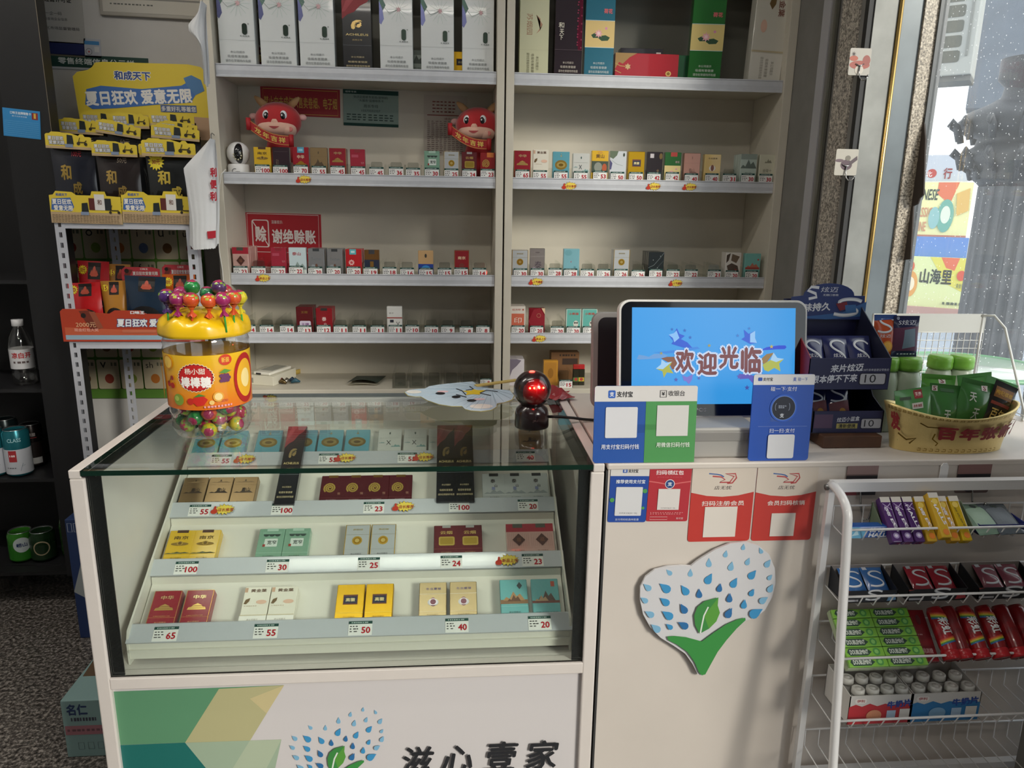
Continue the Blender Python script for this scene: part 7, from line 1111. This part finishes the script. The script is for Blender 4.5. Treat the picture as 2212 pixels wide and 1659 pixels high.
cbag('carrier_bags', {'l': [(434, 5), (425, 30), (402, 52), (400, 66), (425, 95), (432, 140), (434, 186)], 'r': [(440, 5), (438, 30), (440, 60), (441, 80), (443, 110), (445, 150), (446, 186)]}, 1.06, 'upper hank of white carrier bags at the cabinet\'s top left')
cb2 = empty('white_cable', at(478, 372, Y=1.295), 'thin white cable hanging down the left cabinet\'s edge', 'cable')
o = MB().tube([at(488, 366, Y=1.296), at(478, 376, Y=1.292), at(474, 400, Y=1.291), at(472, 450, Y=1.291), at(471, 500, Y=1.291), at(474, 545, Y=1.291), at(480, 580, Y=1.291), at(483, 620, Y=1.291), at(482, 700, Y=1.291)], .002, 6).build('cable', mat('d8d6cf', .4)); o.parent = cb2; o.location = -Vector(cb2.location)
def fbox(nm, px0, px1, pyt, pyb, Y, dep, col, spec, lab, rz=0):
    x, z, w, h = rectY(px0, pyt, px1, pyb, Y); o = MB().box(-w/2, w/2, 0, dep, 0, h+z).build(nm, mat(col, .6), None, (x, Y, .0005), (0, 0, rz), bevel=.002, label=lab, cat='carton'); Art(w, h+z, spec).build('print', o); return o
v = at(180, 1635, Z=0)
fb = fbox('water_carton', 138, 290, 1512, 1640, v.y, .24, '7d9a98', [('t', .22, .84, .2, '名仁', '23355c', .30, .04), ('fine', .12, .5, .64, .06, '3a3a4a', 9), ('r', .02, .40, .98, .56, '9c6a72'), ('fine', .05, .6, .46, .04, '6a4a52', 8), ('fr', .18, .14, .26, .26, .008, '54686c'), ('fr', .32, .14, .40, .26, .008, '54686c'), ('fr', .46, .14, .54, .26, .008, '54686c')], 'pale teal drinks carton with an open flap on the floor')
MB().quad((-.08, .10, fb.dimensions.z if False else .165), (.09, .10, .165), (.09, .17, .26), (-.02, .17, .26)).build('flap', mat('5a4630', .8), fb)
v = at(170, 1288, Z=0); fbox('beer_carton', 150, 262, 1122, 1288, 1.0, .09, '20345e', [('p', [(.0, .4), (.3, .75), (.7, 1), (1, 1), (1, .6), (.4, .3)], '9aa0a0'), ('t', .40, .30, .16, 'SNOW', 'c3c8d0', .44, .03, 90), ('fr', .04, .90, .12, .97, .01, 'b0b8c4'), ('fr', .16, .90, .24, .97, .01, 'b0b8c4')], 'dark blue beer carton standing on the floor behind the showcase')
for i, (px, py) in enumerate(((12, 1275), (55, 1262))):
    v = at(px, py, Z=0); MB().lathe([(.030, .0005), (.033, .002), (.040, .06), (.042, .062), (.040, .064), (.036, .006), (0, .006)], 20, cap=False).build('plastic_cup', M_FILM, None, (v.x, v.y, .0), (0, 0, 0), label=('leftmost' if i == 0 else 'second')+' clear plastic tub under the cooler', cat='tub', group='clear tubs under the cooler')
# ================================================================ outside, seen through the window
MB().box(XO, 40, -30, 40, -.10, -.04).build('pavement', mat('8f9aa8', .8, noise=.15, nscale=3), kind='structure')
def face(px, py, D):
    c = at(px, py, D=D); d = c-CAM; return c, -math.atan2(d.x, d.y)
def board(name, x0, y0, x1, y1, D, base, spec, parent, t=.05):
    c, rz = face((x0+x1)/2, (y0+y1)/2, D); k = D/FPX; w = (x1-x0)*k*.86; h = (y1-y0)*k
    o = MB().box(-w/2, w/2, 0, t, 0, h).build(name, mat(base, .7), None); Art(w, h, spec, step=.001, base=.002).build('print', o)
    o.rotation_euler = (0, 0, rz-parent.rotation_euler[2]); R_ = Matrix.Rotation(-parent.rotation_euler[2], 3, 'Z'); o.location = R_@(Vector((c.x, c.y, c.z-h/2))-Vector(parent.location)); o.parent = parent; return o
c, rz = face(2000, 660, 10.4); hb2 = empty('street_hoarding', (c.x, c.y, -.04), 'bright printed street hoarding far outside the window', 'hoarding', rot=(0, 0, rz))
board('hoarding_panel', 1930, 556, 2090, 664, 10.4, 'd6dfa6', [('p', [(.45, 1), (1, 1), (1, .3), (.7, .5)], 'd8d05a'), ('p', [(.6, 1), (.85, 1), (.8, .75), (.68, .8)], 'd86a4a'), ('t', .56, .62, .30, '山海里', '1c2a24', .44, .03), ('e', .22, .45, .10, .26, 'd89a4a'), ('e', .22, .45, .06, .14, 'e8dcc0'), ('e', .18, .80, .07, .12, 'd0603a'), ('e', .90, .66, .06, .1, 'd0503a'), ('t', .90, .46, .1, '美食街', '5a6a5a', .1, .01), ('fine', .7, .98, .08, .05, '4a5a4a', 5)], hb2)
board('blue_panel', 1938, 512, 2090, 556, 10.4, '5c86c8', [], hb2)
board('hoarding_panel', 1944, 396, 2095, 512, 10.4, 'e4e2a6', [('p', [(.5, 1), (.8, 1), (.7, .6), (.5, .8)], 'd8704a'), ('t', .32, .78, .2, 'CHINESE', '2a3c34', .40, .02, 0, .1), ('t', .30, .46, .18, 'CLASSIC', 'c88a6a', .34, .02), ('t', .26, .2, .18, 'CUISINE', 'c88a6a', .28, .02), ('e', .66, .4, .12, .3, '6aa898'), ('e', .66, .42, .07, .16, 'd8e0d0'), ('e', .5, .36, .08, .2, '8ab8b8'), ('p', [(.78, .8), (.96, .9), (.98, .5), (.82, .4)], 'd8b060'), ('r', 0, 0, 1, .05, 'b87868')], hb2)
board('white_panel', 1960, 336, 2095, 394, 10.4, 'b9c0cc', [('c', .22, .3, .08, 'b03a34'), ('c', .40, .34, .08, 'b03a34'), ('t', .3, .32, .2, '东北', 'e8e0e0', .22, .02), ('t', .66, .34, .4, '行', '8a2a2a', .14, .03), ('r', 0, 0, 1, .06, 'd8d8d4')], hb2)
board('hoarding_kerb', 1925, 664, 2090, 684, 10.35, 'b08a82', [], hb2)
board('hoarding_panel', 2172, 520, 2320, 690, 8.0, 'c9c48a', [('e', .16, .62, .13, .26, 'c8503a'), ('e', .16, .70, .06, .10, '2a2a2a'), ('e', .14, .26, .13, .22, 'd8924a'), ('e', .14, .28, .08, .14, 'e6d8c0'), ('r', 0, .75, 1, .78, 'b87868')], hb2); board('hoarding_kerb', 2170, 690, 2320, 716, 8.0, 'b08a82', [], hb2)
# fluted column with a carved capital
D = 5.0; k = D/FPX; c, rz = face(2142, 700, D); cl = empty('fluted_column', (c.x, c.y, -.04), 'dark fluted column with a carved capital outside the window', 'column')
n = 60; vs = []; zs_ = [0, at(2142, 405, D=D).z+.04]
for z_ in zs_:
    for j in range(n): a = 2*PI*j/n; r = .205*(1-.055*(.5+.5*math.cos(a*20))); vs.append((r*math.cos(a), r*math.sin(a), z_))
m_ = MB(); nn = 160; vs = []
for z_ in zs_:
    for j in range(nn): a = 2*PI*j/nn; r = .205*(1-.07*(abs(math.sin(a*10))**.6)); vs.append((r*math.cos(a), r*math.sin(a), z_))
m_.add(vs, [(j, (j+1) % nn, nn+(j+1) % nn, nn+j) for j in range(nn)], True).build('column_shaft', mat('474c52', .35), cl)
CP = [(405, 64), (398, 70), (385, 86), (370, 84), (352, 106), (335, 104), (322, 84), (306, 80), (296, 112), (272, 120), (254, 104), (238, 70), (225, 50), (205, 46), (190, 60), (150, 60)]
zc = lambda py: at(2142, py, D=D).z+.04
MB().lathe([(r*k, zc(py)) for py, r in CP], 40).build('column_capital', mat('34383f', .5, bump=.6, nscale=14), cl)
for i in range(14):
    a = 2*PI*i/14
    for py, r, s in ((345, 104, 12), (285, 114, 13), (375, 84, 8)):
        p = Vector((r*k*math.cos(a), r*k*math.sin(a), zc(py))); t_ = Vector((math.cos(a), math.sin(a), 0)); MB().tube([p-Vector((0, 0, s*2*k)), p+t_*s*.5*k, p+t_*s*1.4*k+Vector((0, 0, s*1.2*k)), p+t_*s*1.7*k+Vector((0, 0, s*.4*k)), p+t_*s*1.2*k], [s*.5*k, s*.6*k, s*.45*k, s*.35*k, s*.2*k], 7).build('acanthus_leaf', mat('3a3e44', .5), cl)
# neighbouring facade and air conditioner
c, rz = face(2180, 90, 6.0); nf = empty('neighbour_facade', (c.x, c.y, c.z-.6), 'dark wall corner of the neighbouring building above the column', 'building', rot=(0, 0, rz)); MB().box(-.235, 1.6, 0, .4, .10, 2.0).build('facade_wall', mat('6a7480', .7, noise=.2, nscale=5), nf)
c, rz = face(2052, 20, 4.2); kk_ = 4.2/FPX*.88; ac = empty('air_conditioner', (c.x, c.y, c.z), 'pale outdoor air conditioner with a barred grille outside the window', 'air conditioner', rot=(0, 0, rz-.12))
w_ = 130*kk_; zb_2 = -135*4.2/FPX; MB().box(-w_/2, w_/2, 0, .25, zb_2, .45).build('unit_body', mat('a9aca8', .5), ac, bevel=.006)
for r_ in range(6):
    for q in range(2):
        cx_ = -w_*.30+q*w_*.40; z0 = zb_2+.07+r_*.080; MB().prism(rrp(cx_-w_*.17, cx_+w_*.17, z0, z0+.062, .014, 4), -.003, .001, 'y').build('grille_slot', mat('55584f', .6), ac)
MB().box(w_*.36, w_*.40, -.006, 0, zb_2+.10, .4).build('grip_groove', mat('7d807c', .5), ac); MB().box(-w_/2, w_/2, .02, .25, zb_2-.03, zb_2-.001).build('bracket', mat('6a6c6a', .5), ac)
# ragged dark strip curtain by the window
P = [(1966, 150), (1988, 150), (2000, 300), (1996, 420), (1988, 428), (1984, 440), (1974, 445), (1968, 560), (1948, 562), (1958, 380)]
Q = [at(x, y, X=2.030) for x, y in P]; o = MB().prism([(q.y, q.z) for q in Q], 2.028, 2.032, 'x').build('strip_curtain', mat('3b322c', .7), None, label='ragged dark plastic strip hanging at the window edge', cat='curtain')
# round table and chair outside
fe = at(2105, 766, Z=.66); dv = Vector((fe.x-CAM.x, fe.y-CAM.y, 0)).normalized(); tc_ = fe-dv*.36; tb = empty('round_table', (tc_.x, tc_.y, -.04), 'green-rimmed round glass table outside the window', 'table')
MB().lathe([(0, .695), (.335, .695), (.335, .700), (0, .700)], 48).build('table_glass', mat('b9c4bc', .15, coat=.4), tb); MB().lathe([(.33, .688), (.365, .688), (.365, .704), (.33, .704), (.33, .688)], 48, cap=False).build('table_rim', mat('5f9a6c', .35), tb)
for i in range(4): a = PI/4+i*PI/2; MB().tube([(.24*math.cos(a), .24*math.sin(a), .688), (.27*math.cos(a), .27*math.sin(a), 0)], .014, 8).build('table_leg', mat('4a4c4c', .4, .5), tb)
cv = at(2260, 900, Z=.40); ch = empty('metal_chair', (cv.x+.40, cv.y-.30, -.04), 'black metal-legged chair by the table, cut by the right edge', 'chair', rot=(0, 0, .5))
MB().box(-.2, .2, -.2, .2, .44, .47).build('seat', mat('1c1c1e', .4), ch, bevel=.01); MB().box(-.2, .2, .19, .215, .62, .92).build('backrest', mat('1c1c1e', .4), ch, bevel=.008)
for sx_ in (-1, 1):
    MB().tube([(sx_*.19, .2, .90), (sx_*.19, .2, .45), (sx_*.22, -.20, 0)], .011, 8).build('leg', mat('3a3c3e', .3, .7), ch); MB().tube([(sx_*.17, -.2, .47), (sx_*.2, .22, 0)], .011, 8).build('leg', mat('3a3c3e', .3, .7), ch)
